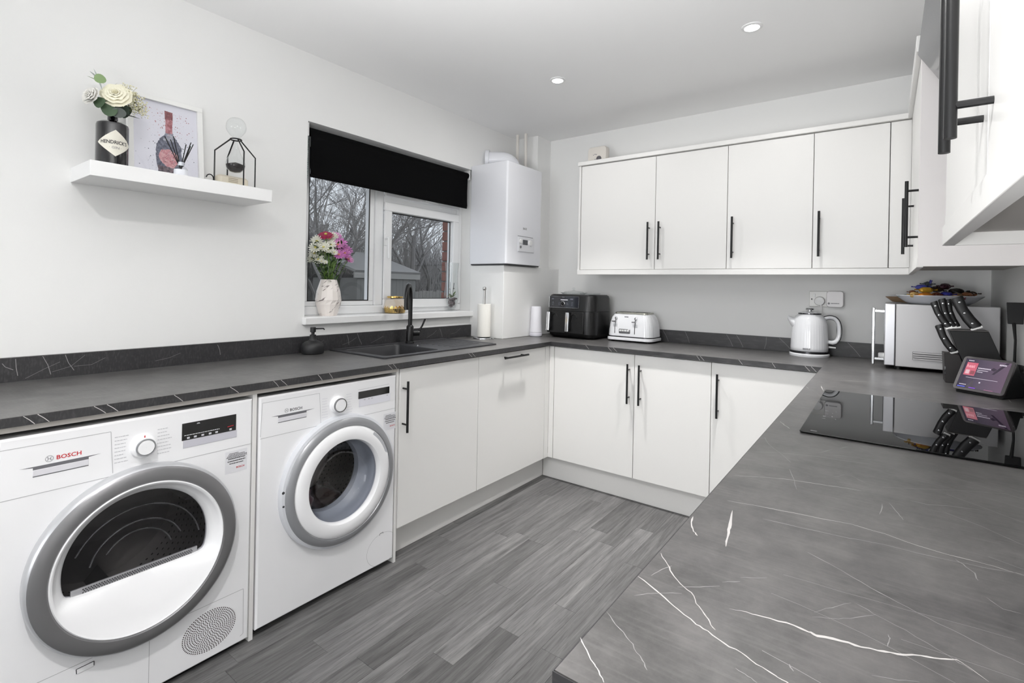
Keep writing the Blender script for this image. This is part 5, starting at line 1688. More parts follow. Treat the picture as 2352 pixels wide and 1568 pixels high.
for (sx_, sy_) in ((-1, -1), (1, -1), (1, 1), (-1, 1)):
    obj('foot', MB().lathe([(0.010, 0.0), (0.010, 0.009)], (cx + sx_ * (hx - 0.04), cy + sy_ * (hy - 0.04), ZT1), n=12, cap=True), BLACKP, to)
def ribbed(cx, cy, hx, hy, rad, levels, rib=0.0016, k=90, front_flat=True):
    """rounded rectangle whose ends are fluted"""
    rings = []
    for (z, ins) in levels:
        base = rect_ring(cx - hx + ins, cy - hy + ins, cx + hx - ins, cy + hy - ins, max(rad - ins * 0.6, 0.012), z, 14)
        q = []
        for i, p in enumerate(base):
            a, b = Vector(base[i - 1][:2]), Vector(base[(i + 1) % len(base)][:2])
            d = b - a
            nrm = Vector((d.y, -d.x)).normalized() if d.length > 1e-9 else Vector((0, 0))
            q.append((p, nrm))
        # resample with flutes
        out = []
        for i in range(len(base)):
            p, n1 = q[i]
            p2, n2 = q[(i + 1) % len(base)]
            seg = (Vector(p2) - Vector(p)).length
            m = 7 if seg > 0.05 else 1
            if abs(p2[1] - p[1]) > 0.05:
                m = 24
            for j in range(m):
                t_ = j / m
                out.append((Vector(p).lerp(Vector(p2), t_), n1.lerp(n2, t_)))
        rings.append([(v.x + n_.x * rib * (1 if (i % 2) else -1) * (1.0 if abs(v.x - cx) > hx * 0.62 else 0.0), v.y + n_.y * rib * (1 if (i % 2) else -1) * (1.0 if abs(v.x - cx) > hx * 0.62 else 0.0), v.z) for i, (v, n_) in enumerate(out)])
    return MB().ring(rings, cap=True)
obj('shell', ribbed(cx, cy, hx - 0.006, hy - 0.006, 0.055, [(ZT1 + 0.036, 0.0), (ZT1 + 0.08, 0.002), (ZT1 + 0.125, 0.008), (ZT1 + 0.160, 0.018), (ZT1 + 0.180, 0.030), (ZT1 + 0.190, 0.046)], rib=0.0007), TW, to, ang=25)
obj('top_plate', MB().rrect(cx, cy, hx - 0.044, hy - 0.040, 0.03, 0, 0, levels=[(ZT1 + 0.186, 0.0), (ZT1 + 0.194, 0.002), (ZT1 + 0.196, 0.006)]), mat('toaster_top', rgb(178, 178, 168), 0.25, 0.7), to)
for i in range(2):
    for j in range(2):
        xa = cx - 0.115 + i * 0.118
        ya = cy - 0.045 + j * 0.055
        obj('bread_slot', MB().box(xa, ya, ZT1 + 0.1945, xa + 0.10, ya + 0.028, ZT1 + 0.1968), mat('slot_dark', rgb(52, 50, 46), 0.6), to, smooth=False)
ty = TY0 + 0.006
def tface(h):   # y of the front face at a height
    for (h0, i0), (h1, i1) in zip([(0.036, 0.0), (0.08, 0.002), (0.125, 0.008), (0.160, 0.018), (0.180, 0.030)], [(0.08, 0.002), (0.125, 0.008), (0.160, 0.018), (0.180, 0.030), (0.19, 0.046)]):
        if h <= h1:
            return ty + i0 + (i1 - i0) * (h - h0) / (h1 - h0)
for xq in (cx - 0.095, cx + 0.045):
    mb = MB().tube([(xq, tface(0.055) - 0.0005, ZT1 + 0.055), (xq, tface(0.10) - 0.0005, ZT1 + 0.10), (xq, tface(0.150) - 0.0005, ZT1 + 0.150)], 0.0024, 8)
    obj('lever_slot', mb, BLACKP, to)
    lv = obj('lever', MB().tube([(xq, tface(0.137), ZT1 + 0.137), (xq, tface(0.137) - 0.016, ZT1 + 0.135)], 0.005, 12).box(xq - 0.016, tface(0.137) - 0.026, ZT1 + 0.131, xq + 0.014, tface(0.137) - 0.014, ZT1 + 0.139), CHROME, to, bevel=0.002)
    obj('browning_knob', MB().lathe([(0.009, 0.0), (0.0085, -0.010), (0.001, -0.011)], (xq + 0.003, tface(0.155), ZT1 + 0.157), axis='y', n=20), CHROME, to)
mb = MB().box(cx - 0.066, tface(0.07) - 0.004, ZT1 + 0.056, cx + 0.014, tface(0.07) + 0.004, ZT1 + 0.086)
bt = obj('button_panel', mb, mat('button_silver', rgb(140, 140, 143), 0.25, 0.8), to, bevel=0.004)
for k in range(4):
    xk = cx - 0.060 + k * 0.0175
    obj('button', MB().box(xk, tface(0.07) - 0.007, ZT1 + 0.070, xk + 0.0145, tface(0.07) - 0.003, ZT1 + 0.081), WPLAS, bt, bevel=0.001)
obj('badge', MB().box(cx - 0.036, tface(0.166) - 0.002, ZT1 + 0.163, cx - 0.008, tface(0.166) + 0.001, ZT1 + 0.169), mat('badge_grey', rgb(110, 110, 114), 0.3, 0.5), to, bevel=0.001)

# kettle
kc = (2.028, -0.140, ZT1)
ke = thing('kettle', 'white ribbed jug kettle with chrome-edged loop handle on the back worktop', 'kettle', kc)
obj('power_base', MB().lathe([(0.001, 0.0), (0.096, 0.0), (0.098, 0.004), (0.098, 0.014), (0.094, 0.018), (0.001, 0.018)], kc, n=56), TW, ke)
obj('chrome_band', MB().lathe([(0.090, 0.017), (0.0935, 0.019), (0.0935, 0.028), (0.090, 0.031)], kc, n=56), CHROME_REFL, ke)
obj('jug', MB().lathe([(0.088, 0.029), (0.092, 0.032), (0.092, 0.05), (0.089, 0.12), (0.084, 0.18), (0.078, 0.205), (0.068, 0.222), (0.056, 0.231), (0.052, 0.234)], kc, n=192, flute=(40, 0.003, 0.03, 0.185), cap=True), TW, ke, ang=70)
obj('lid', MB().lathe([(0.054, 0.232), (0.055, 0.236), (0.052, 0.240), (0.030, 0.247), (0.012, 0.249)], kc, n=40, cap=True), TW, ke)
obj('lid_ring', MB().lathe([(0.0555, 0.231), (0.0575, 0.234), (0.0565, 0.239), (0.054, 0.239)], kc, n=48), CHROME_REFL, ke)
mb = MB().lathe([(0.010, 0.246), (0.010, 0.254), (0.021, 0.257), (0.022, 0.262), (0.018, 0.266), (0.001, 0.267)], kc, n=28)
obj('lid_knob', mb, CHROME, ke)
hd_ = Vector((0.80, 0.10, 0)).normalized()
def kp(rr_, h):
    return (kc[0] + hd_.x * rr_, kc[1] + hd_.y * rr_, ZT1 + h)
pts = [kp(0.070, 0.213), kp(0.095, 0.220), kp(0.120, 0.213), kp(0.136, 0.190), kp(0.141, 0.155), kp(0.139, 0.115), kp(0.128, 0.090), kp(0.108, 0.080), kp(0.086, 0.082)]
def smoothp(pts, n=5):
    P = [Vector(p) for p in pts]
    out = []
    for i in range(len(P) - 1):
        p0 = P[max(i - 1, 0)]
        p1, p2 = P[i], P[i + 1]
        p3 = P[min(i + 2, len(P) - 1)]
        for j in range(n):
            t_ = j / n
            out.append(tuple(0.5 * ((2 * p1) + (p2 - p0) * t_ + (2 * p0 - 5 * p1 + 4 * p2 - p3) * t_ ** 2 + (3 * p1 - p0 - 3 * p2 + p3) * t_ ** 3)))
    out.append(tuple(P[-1]))
    return out
hk = obj('handle', MB().tube(smoothp(pts), 0.0125, 14), TW, ke)
sdv = Vector((-hd_.y, hd_.x, 0))
for s_ in (-1, 1):
    q = [tuple(Vector(p) + sdv * 0.0085 * s_ + (Vector(p) - Vector(kp(0.10, 0.15))).normalized() * 0.0085) for p in smoothp(pts)]
    obj('chrome_trim', MB().tube(q, 0.0032, 8), CHROME_REFL, hk)
q = [tuple(Vector(p) - (Vector(p) - Vector(kp(0.10, 0.15))).normalized() * 0.0105) for p in smoothp(pts)]
obj('chrome_trim', MB().tube(q, 0.0035, 8), CHROME_REFL, hk)
spd = -hd_
def kq(rr_, h, s_=0):
    v_ = Vector(kc) + spd * rr_ + sdv * s_
    return (v_.x, v_.y, ZT1 + h)
mb = MB()
rings = []
for (rr_, h, wd, dh) in ((0.070, 0.175, 0.045, 0.03), (0.092, 0.195, 0.026, 0.018), (0.108, 0.213, 0.010, 0.008)):
    q = []
    for j in range(14):
        a = 2 * PI * j / 14
        q.append(kq(rr_ - dh * 0.3 * math.sin(a), h + dh * math.sin(a), wd * math.cos(a)))
    rings.append(q)
mb.ring(rings)
obj('spout', mb, TW, ke, ang=60)
obj('switch_lever', MB().tube([kp(0.090, 0.055), kp(0.125, 0.053)], [0.006, 0.004], 10), WPLAS, ke)
text('brand_lettering', 'BREVILLE', 0.012, (kc[0], kc[1], ZT1 + 0.041), (1, 0, 0), (0, 0, 1), INKG, ke, bold=0.0006, squash=0.75, wrap=(kc[0], kc[1], 0.0932, math.radians(-103)))

# socket, plug, adaptor
so_ = thing('wall_socket', 'white double wall socket above the kettle', 'socket', (2.06, 0, 1.228))
obj('face_plate', MB().box(2.010, -0.010, 1.182, 2.156, 0.0, 1.272), mat('socket_white', rgb(222, 221, 218), 0.3), so_, bevel=0.003)
obj('rocker_switch', MB().box(2.030, -0.013, 1.238, 2.040, -0.009, 1.256), WPLAS, so_, bevel=0.001)
obj('neon', MB().box(2.020, -0.0125, 1.222, 2.026, -0.009, 1.229), INKD, so_, smooth=False)
pg = thing('plug', 'white rounded plug of the kettle lead in the wall socket', 'plug', (2.063, -0.02, 1.215))
obj('plug_body', MB().lathe([(0.026, -0.010), (0.027, -0.022), (0.023, -0.036), (0.001, -0.038)], (2.063, 0, 1.215), axis='y', n=24), WPLAS, pg)
mb = MB().tube(smoothp([(2.070, -0.030, 1.197), (2.074, -0.034, 1.170), (2.070, -0.034, 1.13), (2.062, -0.028, 1.05), (2.06, -0.026, 0.96), (2.058, -0.030, 0.916)]), 0.0038, 8)
obj('lead', mb, WPLAS, pg)
ad_ = thing('plug_in_device', 'white rounded-square plug-in device beside the kettle plug', 'plug-in device', (2.135, -0.03, 1.228))
mb = MB().rrect(0, 0, 0.041, 0.046, 0.016, 0, 0, levels=[(0.010, 0.002), (0.014, 0), (0.034, 0), (0.040, 0.003)])
mb.v = [(2.138 + v[0], -v[2], 1.228 + v[1]) for v in mb.v]
mb.f = [q[::-1] for q in mb.f]
obj('body', mb, mat('device_white', rgb(236, 233, 234), 0.35), ad_)
obj('logo_dot', MB().lathe([(0.0055, 0.0), (0.0045, -0.0006), (0.001, -0.0006)], (2.109, -0.0402, 1.2035), axis='y', n=14), INKG, ad_)
mb = MB()
for k in range(9):
    mb.add([(2.119 + k * 0.0045, -0.0405, 1.2015), (2.1225 + k * 0.0045, -0.0405, 1.2015), (2.1225 + k * 0.0045, -0.0405, 1.2065), (2.119 + k * 0.0045, -0.0405, 1.2065)], [(0, 1, 2, 3)])
obj('printed_text', mb, INKG, ad_, smooth=False)['kind'] = 'stuff'

# alarm box on top of the wall cabinets
al = thing('alarm_unit', 'small off-white rounded alarm box on top of the wall cabinets', 'alarm', (0.737, -0.16, ZC1))
mb = MB().rrect(0, 0, 0.072, 0.060, 0.022, 0, 0, levels=[(0.0, 0.003), (0.006, 0), (0.045, 0), (0.052, 0.004)])
mb.v = [(0.737 + v[0], -0.185 - v[2], ZC1 + 0.061 + v[1]) for v in mb.v]
mb.f = [q[::-1] for q in mb.f]
obj('case', mb, mat('alarm_cream', rgb(216, 211, 204), 0.45), al)
obj('speaker_grille', MB().lathe([(0.020, 0.0), (0.019, -0.002), (0.001, -0.002)], (0.752, -0.2372, ZC1 + 0.035), axis='y', n=24), mat('alarm_dark', rgb(86, 84, 88), 0.5), al)
mb = MB()
for (x, z, a) in ((0.708, 0.062, 0.006), (0.718, 0.066, 0.009), (0.729, 0.064, 0.008), (0.72, 0.03, 0.008)):
    mb.add([(0.0 + x, -0.2374, ZC1 + z), (x + a, -0.2374, ZC1 + z), (x + a, -0.2374, ZC1 + z + 0.005), (x, -0.2374, ZC1 + z + 0.005)], [(0, 1, 2, 3)])
obj('printed_text', mb, INKG, al, smooth=False)['kind'] = 'stuff'
# ------------------------------------------------------------ floating shelf and what stands on it
SHX = 0.232
sh = tag(obj('floating_shelf', MB().box(0.0, -2.889, 1.608, SHX, -2.268, 1.660), mat('shelf_white', rgb(240, 240, 240), 0.35), bevel=0.0015), 'thick white floating shelf on the left wall above the worktop', 'shelf')
ZH = 1.660
bx, by = 0.120, -2.801
gb = thing('glass_bottle', 'black apothecary bottle with a cream diamond label, used as vase on the shelf', 'bottle', (bx, by, ZH))
BG = mat('black_bottle_glass', rgb(12, 10, 14), 0.12, coat=0.7)
obj('bottle_body', MB().lathe([(0.001, 0.0), (0.044, 0.0), (0.048, 0.004), (0.048, 0.150), (0.046, 0.158), (0.036, 0.165), (0.020, 0.168), (0.0155, 0.172), (0.015, 0.196), (0.0175, 0.199), (0.0175, 0.207), (0.014, 0.208)], (bx, by, ZH), n=56), BG, gb)
# label: diamond wrapped on the cylinder, centred towards the camera
a0 = math.radians(-4)
RL = 0.0484
mb = MB()
vs, fs = [], []
NL = 24
for i in range(NL + 1):
    s_ = -1 + 2 * i / NL
    hh = 0.047 * (1 - abs(s_)) ** 0.92
    a = a0 + s_ * 0.056 / RL
    for k_ in (-1, 1):
        vs.append((bx + RL * math.cos(a), by + RL * math.sin(a), ZH + 0.084 + k_ * hh))
fs = [(2 * i, 2 * i + 2, 2 * i + 3, 2 * i + 1) for i in range(NL)]
mb.add(vs, fs)
lb_ = obj('label', mb, mat('label_cream', rgb(222, 218, 206), 0.6), gb, label='cream diamond label')
text('label_lettering', "HENDRICK'S", 0.0170, (bx, by, ZH + 0.081), (0, 1, 0), (0, 0, 1), INKD, lb_, squash=0.86, wrap=(bx, by, RL + 0.0004, a0 - 0.044 / RL), bold=0.0004)
text('label_lettering', '· GIN ·', 0.0120, (bx, by, ZH + 0.064), (0, 1, 0), (0, 0, 1), INKG, lb_, squash=1.1, wrap=(bx, by, RL + 0.0004, a0 - 0.018 / RL))

# white rose bouquet
rb = thing('rose_bouquet', 'white artificial roses with green leaves standing in the black bottle', 'flowers', (bx, by, ZH + 0.20))
ROSE = mat('rose_cream', rgb(240, 236, 214), 0.6)
ROSEW = mat('rose_pale', rgb(226, 224, 218), 0.65)
def rose(c, nrm, R0, m, parent, lab, seed=1):
    rr = random.Random(seed)
    Q = rot_to(nrm)
    c = Vector(c)
    mb = MB()
    layers = [(0.16, 0.30, 3), (0.30, 0.34, 4), (0.46, 0.33, 5), (0.64, 0.28, 6), (0.82, 0.18, 7), (1.0, 0.04, 8)]
    for li, (rad, hgt, cnt) in enumerate(layers):
        for k in range(cnt):
            a0_ = 2 * PI * k / cnt + li * 0.9 + rr.uniform(-0.1, 0.1)
            span = 2 * PI / cnt * 0.78
            vs, fs = [], []
            U, Vn = 12, 6
            for v in range(Vn):
                tv = v / (Vn - 1)
                for u_ in range(U):
                    tu = u_ / (U - 1) * 2 - 1
                    a = a0_ + tu * span * (0.55 + 0.45 * math.sin(PI * min(tv, 0.8)))
                    rd = R0 * (0.10 + (rad - 0.10) * (tv ** 0.8)) * (1 + 0.05 * tu * tu)
                    if tv == 1:
                        rd *= 1.04 + 0.03 * math.sin(a * 7 + li * 2)
                    z = R0 * (hgt * 1.2 * math.sin(tv * PI * 0.62) - 0.10 * li * 0.3 - 0.03 * tu * tu * tv + (0.035 * math.sin(a * 9 + li) if tv > 0.7 else 0))
                    vs.append(c + Q @ Vector((rd * math.cos(a), rd * math.sin(a), z)))
                    if v < Vn - 1 and u_ < U - 1:
                        q = v * U + u_
                        fs.append((q, q + 1, q + U + 1, q + U))
            mb.add(vs, fs)
    return obj('rose', mb, m, parent, label=lab, ang=60)
rose((0.150, -2.801, ZH + 0.262), (0.85, -0.45, 0.35), 0.046, ROSE, rb, 'large cream rose', 2)
rose((0.120, -2.868, ZH + 0.245), (0.4, -0.8, 0.25), 0.032, ROSEW, rb, 'smaller pale rose', 5)
GRN = mat('eucalyptus_green', rgb(64, 84, 60), 0.6)
GRND = mat('dark_leaf_green', rgb(40, 58, 42), 0.6)
GRNL = mat('light_leaf_green', rgb(126, 150, 104), 0.6)
def disc_leaf(parent, c, nrm, ra, rbb, m, seed=0):
    Q = rot_to(nrm)
    c = Vector(c)
    mb = MB()
    n = 16
    vs = [c] + [c + Q @ Vector((ra * math.cos(2 * PI * k / n), rbb * math.sin(2 * PI * k / n), 0.12 * ra * math.cos(4 * PI * k / n))) for k in range(n)]
    mb.add(vs, [(0, 1 + k, 1 + (k + 1) % n) for k in range(n)])
    return obj('leaf', mb, m, parent, ang=80)
disc_leaf(rb, (0.155, -2.848, ZH + 0.300), (0.9, -0.3, 0.3), 0.019, 0.017, GRNL)
disc_leaf(rb, (0.150, -2.820, ZH + 0.205), (0.8, -0.5, 0.1), 0.030, 0.024, GRN)
disc_leaf(rb, (0.162, -2.795, ZH + 0.195), (0.9, -0.3, 0.2), 0.020, 0.022, mat('grey_leaf', rgb(78, 84, 80), 0.6))
disc_leaf(rb, (0.140, -2.845, ZH + 0.222), (0.5, -0.8, 0.2), 0.024, 0.020, GRN)
disc_leaf(rb, (0.140, -2.780, ZH + 0.215), (0.7, -0.2, -0.3), 0.028, 0.022, GRND)
disc_leaf(rb, (0.130, -2.765, ZH + 0.212), (0.6, 0.3, -0.3), 0.024, 0.020, GRND)
for (a, b_, w_, m) in (((0.13, -2.78, ZH + 0.20), (0.18, -2.735, ZH + 0.190), 0.020, GRND), ((0.13, -2.85, ZH + 0.235), (0.15, -2.893, ZH + 0.212), 0.012, GRND),
                       ((0.14, -2.83, ZH + 0.29), (0.14, -2.88, ZH + 0.305), 0.008, GRNL), ((0.13, -2.835, ZH + 0.27), (0.14, -2.860, ZH + 0.335), 0.010, mat('dusty_leaf', rgb(176, 182, 180), 0.7)),
                       ((0.13, -2.84, ZH + 0.30), (0.135, -2.872, ZH + 0.325), 0.012, mat('dusty_leaf', rgb(176, 182, 180), 0.7)), ((0.12, -2.815, ZH + 0.28), (0.12, -2.79, ZH + 0.315), 0.009, GRNL)):
    mb = MB()
    leaf(mb, a, b_, w_, curl=0.05)
    obj('leaf', mb, m, rb)
mbf, mbs_ = MB(), MB()
gr_ = random.Random(21)
for k in range(230):
    tq = gr_.random()
    cc = Vector((0.135 + gr_.uniform(-0.025, 0.03), -2.762 + tq * 0.045 + gr_.uniform(-0.02, 0.02), ZH + 0.290 - tq * 0.065 + gr_.uniform(-0.028, 0.028)))
    mbf.ell(tuple(cc), 0.0028, 0.0028, 0.0026, 6, 4)
    if k % 6 == 0:
        mbs_.tube([(0.125, -2.79, ZH + 0.225), tuple(cc)], 0.0006, 4)
obj('filler_blossom', mbf, mat('tiny_cream_blossom', rgb(224, 220, 190), 0.7), rb)['kind'] = 'stuff'
for k in range(220):
    tq = gr_.random()
    cc = Vector((0.130 + gr_.uniform(-0.02, 0.02), -2.765 + tq * 0.04 + gr_.uniform(-0.018, 0.018), ZH + 0.285 - tq * 0.06 + gr_.uniform(-0.025, 0.025)))
    leaf(mbs_, cc, cc + Vector((gr_.uniform(-0.006, 0.008), gr_.uniform(-0.006, 0.01), gr_.uniform(-0.006, 0.006))), 0.003)
mbs_.tube([(bx, by, ZH + 0.16), (bx + 0.01, by, ZH + 0.21), (0.145, -2.801, ZH + 0.25)], 0.003, 6)
mbs_.tube([(bx, by, ZH + 0.16), (bx + 0.005, by - 0.01, ZH + 0.21), (0.12, -2.86, ZH + 0.24)], 0.002, 6)
obj('sprigs', mbs_, mat('olive_sprig', rgb(138, 134, 84), 0.7), rb)['kind'] = 'stuff'

# framed print leaning on the wall
fy0, fy1, fh = -2.733, -2.468, 0.333
pf = thing('picture_frame', 'white framed watercolour print of a bottle, leaning on the wall on the shelf', 'picture', (0.05, -2.60, ZH))
def fp(y, t_, d=0.0):
    return (0.050 - t_ * 0.11 + d, y, ZH + 0.0015 + t_)
def slab(mb, y0, t0, y1, t1, d0, d1):
    q = [fp(y0, t0, d0), fp(y1, t0, d0), fp(y1, t1, d0), fp(y0, t1, d0), fp(y0, t0, d1), fp(y1, t0, d1), fp(y1, t1, d1), fp(y0, t1, d1)]
    mb.add(q, [(0, 3, 2, 1), (4, 5, 6, 7), (0, 1, 5, 4), (1, 2, 6, 5), (2, 3, 7, 6), (3, 0, 4, 7)])
mb = MB()
fw = 0.019
for a in ((fy0, 0, fy1, fw), (fy0, fh - fw, fy1, fh), (fy0, fw, fy0 + fw, fh - fw), (fy1 - fw, fw, fy1, fh - fw)):
    slab(mb, *a, -0.012, 0.008)
obj('frame', mb, mat('frame_white', rgb(240, 240, 238), 0.3), pf, bevel=0.001)
mb = MB()
slab(mb, fy0 + fw, fw, fy1 - fw, fh - fw, -0.010, -0.006)
art = obj('print', mb, mat('print_paper', rgb(244, 244, 250), 0.6), pf, smooth=False)
def flatpoly(name, pts, d, m, kind=None):
    mb = MB()
    mb.add([fp(p[0], p[1], d) for p in pts], [tuple(range(len(pts)))])
    o = obj(name, mb, m, art, smooth=False)
    return o
ar = random.Random(14)
def rough(pts, j, n=5):
    out = []
    for i in range(len(pts)):
        a, b_ = pts[i], pts[(i + 1) % len(pts)]
        for k in range(n):
            t_ = k / n
            out.append((a[0] + (b_[0] - a[0]) * t_ + ar.uniform(-j, j), a[1] + (b_[1] - a[1]) * t_ + ar.uniform(-j, j)))
    return out
ay = -2.590
def washmat(name, c1, c2, scale=90):
    m = mat(name, c1, 0.7)
    nt = m.node_tree
    b = nt.nodes['Principled BSDF']
    t = nt.nodes.new('ShaderNodeTexCoord')
    n = nt.nodes.new('ShaderNodeTexNoise')
    n.inputs['Scale'].default_value = scale
    n.inputs['Detail'].default_value = 8
    n.inputs['Roughness'].default_value = 0.7
    r = nt.nodes.new('ShaderNodeValToRGB')
    r.color_ramp.elements[0].position = 0.38
    r.color_ramp.elements[0].color = c1
    r.color_ramp.elements[1].position = 0.66
    r.color_ramp.elements[1].color = c2
    nt.links.new(t.outputs['Object'], n.inputs['Vector'])
    nt.links.new(n.outputs['Fac'], r.inputs[0])
    nt.links.new(r.outputs[0], b.inputs['Base Color'])
    return m
wash = washmat('wash_blue_grey', rgb(66, 70, 88), rgb(136, 138, 152))
washl = washmat('wash_light_grey', rgb(110, 114, 130), rgb(206, 206, 214))
washd = washmat('wash_charcoal', rgb(50, 46, 52), rgb(150, 130, 136))
wred = washmat('wash_red', rgb(150, 78, 84), rgb(216, 160, 164))
wredd = washmat('wash_dark_red', rgb(116, 58, 62), rgb(160, 100, 102))
wpink = washmat('wash_pink', rgb(196, 122, 128), rgb(232, 190, 190))
body = [(ay - 0.040, 0.030), (ay + 0.040, 0.030), (ay + 0.046, 0.10), (ay + 0.042, 0.145), (ay + 0.026, 0.175), (ay + 0.010, 0.192), (ay - 0.010, 0.192), (ay - 0.030, 0.172), (ay - 0.045, 0.145), (ay - 0.048, 0.10)]
flatpoly('painted_bottle', rough(body, 0.0016), -0.0056, wash)
flatpoly('painted_base', rough([(ay - 0.036, 0.020), (ay + 0.030, 0.020), (ay + 0.040, 0.05), (ay - 0.042, 0.06)], 0.003), -0.0054, washd)
flatpoly('painted_shoulder', rough([(ay - 0.022, 0.165), (ay + 0.018, 0.160), (ay + 0.013, 0.202), (ay - 0.012, 0.202)], 0.002), -0.0054, washl)
flatpoly('painted_neck', rough([(ay - 0.012, 0.195), (ay + 0.012, 0.195), (ay + 0.013, 0.272), (ay - 0.013, 0.272)], 0.001), -0.0053, wred)
flatpoly('painted_neck_cap', rough([(ay - 0.014, 0.252), (ay + 0.014, 0.252), (ay + 0.014, 0.284), (ay - 0.014, 0.286)], 0.0008), -0.0052, wredd)
flatpoly('painted_label', rough([(ay - 0.038, 0.095), (ay - 0.030, 0.122), (ay, 0.130), (ay + 0.028, 0.112), (ay + 0.030, 0.080), (ay + 0.014, 0.052), (ay - 0.012, 0.058), (ay - 0.030, 0.074)], 0.0015), -0.0051, wpink)
mb, mb2 = MB(), MB()
for k in range(300):
    yy, tt = ay + ar.gauss(0, 0.042), 0.03 + ar.random() * 0.255
    if not (fy0 + 0.025 < yy < fy1 - 0.025):
        continue
    s_ = ar.choice([0.0006, 0.0009, 0.0012, 0.002])
    tgt = mb if tt < 0.18 else mb2
    tgt.add([fp(yy + s_ * math.cos(b_), tt + s_ * math.sin(b_), -0.0050) for b_ in [2 * PI * j / 6 for j in range(6)]], [tuple(range(6))])
obj('paint_splashes', mb, wash, art, smooth=False)['kind'] = 'stuff'
obj('paint_splashes', mb2, wred, art, smooth=False)['kind'] = 'stuff'
mb = MB()
for k in range(10):
    a = ar.uniform(0, PI)
    yy, tt = ay - 0.005 + ar.gauss(0, 0.013), 0.092 + ar.gauss(0, 0.014)
    pts = [(yy + 0.012 * (q - 1.5) * math.cos(a) * 0.5, tt + 0.006 * (q - 1.5) * math.sin(a)) for q in range(4)]
    for p, q in zip(pts, pts[1:]):
        dx, dy = q[0] - p[0], q[1] - p[1]
        l = math.hypot(dx, dy) or 1
        nx, ny = -dy / l * 0.0005, dx / l * 0.0005
        mb.add([fp(p[0] - nx, p[1] - ny, -0.0049), fp(q[0] - nx, q[1] - ny, -0.0049), fp(q[0] + nx, q[1] + ny, -0.0049), fp(p[0] + nx, p[1] + ny, -0.0049)], [(0, 1, 2, 3)])
obj('painted_strokes', mb, wredd, art, smooth=False)['kind'] = 'stuff'
mb = MB()
slab(mb, fy0 + fw, fw, fy1 - fw, fh - fw, -0.003, -0.002)
obj('glass', mb, PICGLASS, pf, smooth=False)

# reed diffuser
dc = (0.175, -2.600, ZH)
rd_ = thing('reed_diffuser', 'small clear reed diffuser with black sticks in front of the framed print', 'reed diffuser', dc)
obj('bottle', MB().lathe([(0.001, 0.0), (0.021, 0.0), (0.023, 0.003), (0.023, 0.030), (0.018, 0.038), (0.009, 0.042), (0.0085, 0.055), (0.010, 0.057), (0.010, 0.060), (0.0075, 0.060), (0.0075, 0.045)], dc, n=28), GLASS, rd_)
obj('label', MB().lathe([(0.0234, 0.006), (0.0234, 0.028)], dc, n=28), mat('diffuser_label', rgb(226, 228, 234), 0.4), rd_)
obj('collar', MB().lathe([(0.0108, 0.044), (0.0108, 0.058)], dc, n=24), mat('silver_collar', rgb(205, 208, 216), 0.25, 0.3), rd_)
for k, (ty_, tx_, tz_) in enumerate(((-0.056, 0.0, 0.145), (-0.040, 0.01, 0.135), (-0.027, 0.0, 0.152), (-0.014, -0.012, 0.115), (0.012, 0.012, 0.128), (0.030, 0.01, 0.140), (0.040, 0.005, 0.136), (0.036, -0.01, 0.130))):
    top = Vector(dc) + Vector((tx_, ty_, tz_))
    bot = Vector(dc) + Vector((-tx_ * 0.4, -ty_ * 0.24, 0.004))
    obj('reed', MB().tube([tuple(bot), tuple(top)], 0.0018, 8), BLACKP, rd_)

# ring-handled mug hook seen behind the frame
hk_ = thing('candle_snuffer', 'small black wire loop standing on the shelf just right of the frame', 'wire ornament', (0.10, -2.455, ZH))
pts = [(0.10, -2.465 + 0.014 * math.cos(a), ZH + 0.030 + 0.017 * math.sin(a)) for a in [PI * 0.95 - PI * 1.5 * k / 14 for k in range(15)]]
obj('loop', MB().tube(pts, 0.0022, 8), BLACKP, hk_)
obj('foot', MB().lathe([(0.001, 0.0), (0.012, 0.0), (0.011, 0.010), (0.004, 0.014), (0.001, 0.014)], (0.10, -2.465, ZH), n=18), BLACKP, hk_)

def sm2(prof, n=4):
    out = []
    for i in range(len(prof) - 1):
        p0, p1, p2, p3 = prof[max(i - 1, 0)], prof[i], prof[i + 1], prof[min(i + 2, len(prof) - 1)]
        for j in range(n):
            t_ = j / n
            out.append(tuple(max(0.0005, 0.5 * ((2 * p1[c]) + (p2[c] - p0[c]) * t_ + (2 * p0[c] - 5 * p1[c] + 4 * p2[c] - p3[c]) * t_ ** 2 + (3 * p1[c] - p0[c] - 3 * p2[c] + p3[c]) * t_ ** 3)) if c == 0 else 0.5 * ((2 * p1[c]) + (p2[c] - p0[c]) * t_ + (2 * p0[c] - 5 * p1[c] + 4 * p2[c] - p3[c]) * t_ ** 2 + (3 * p1[c] - p0[c] - 3 * p2[c] + p3[c]) * t_ ** 3) for c in (0, 1)))
    out.append(prof[-1])
    return out
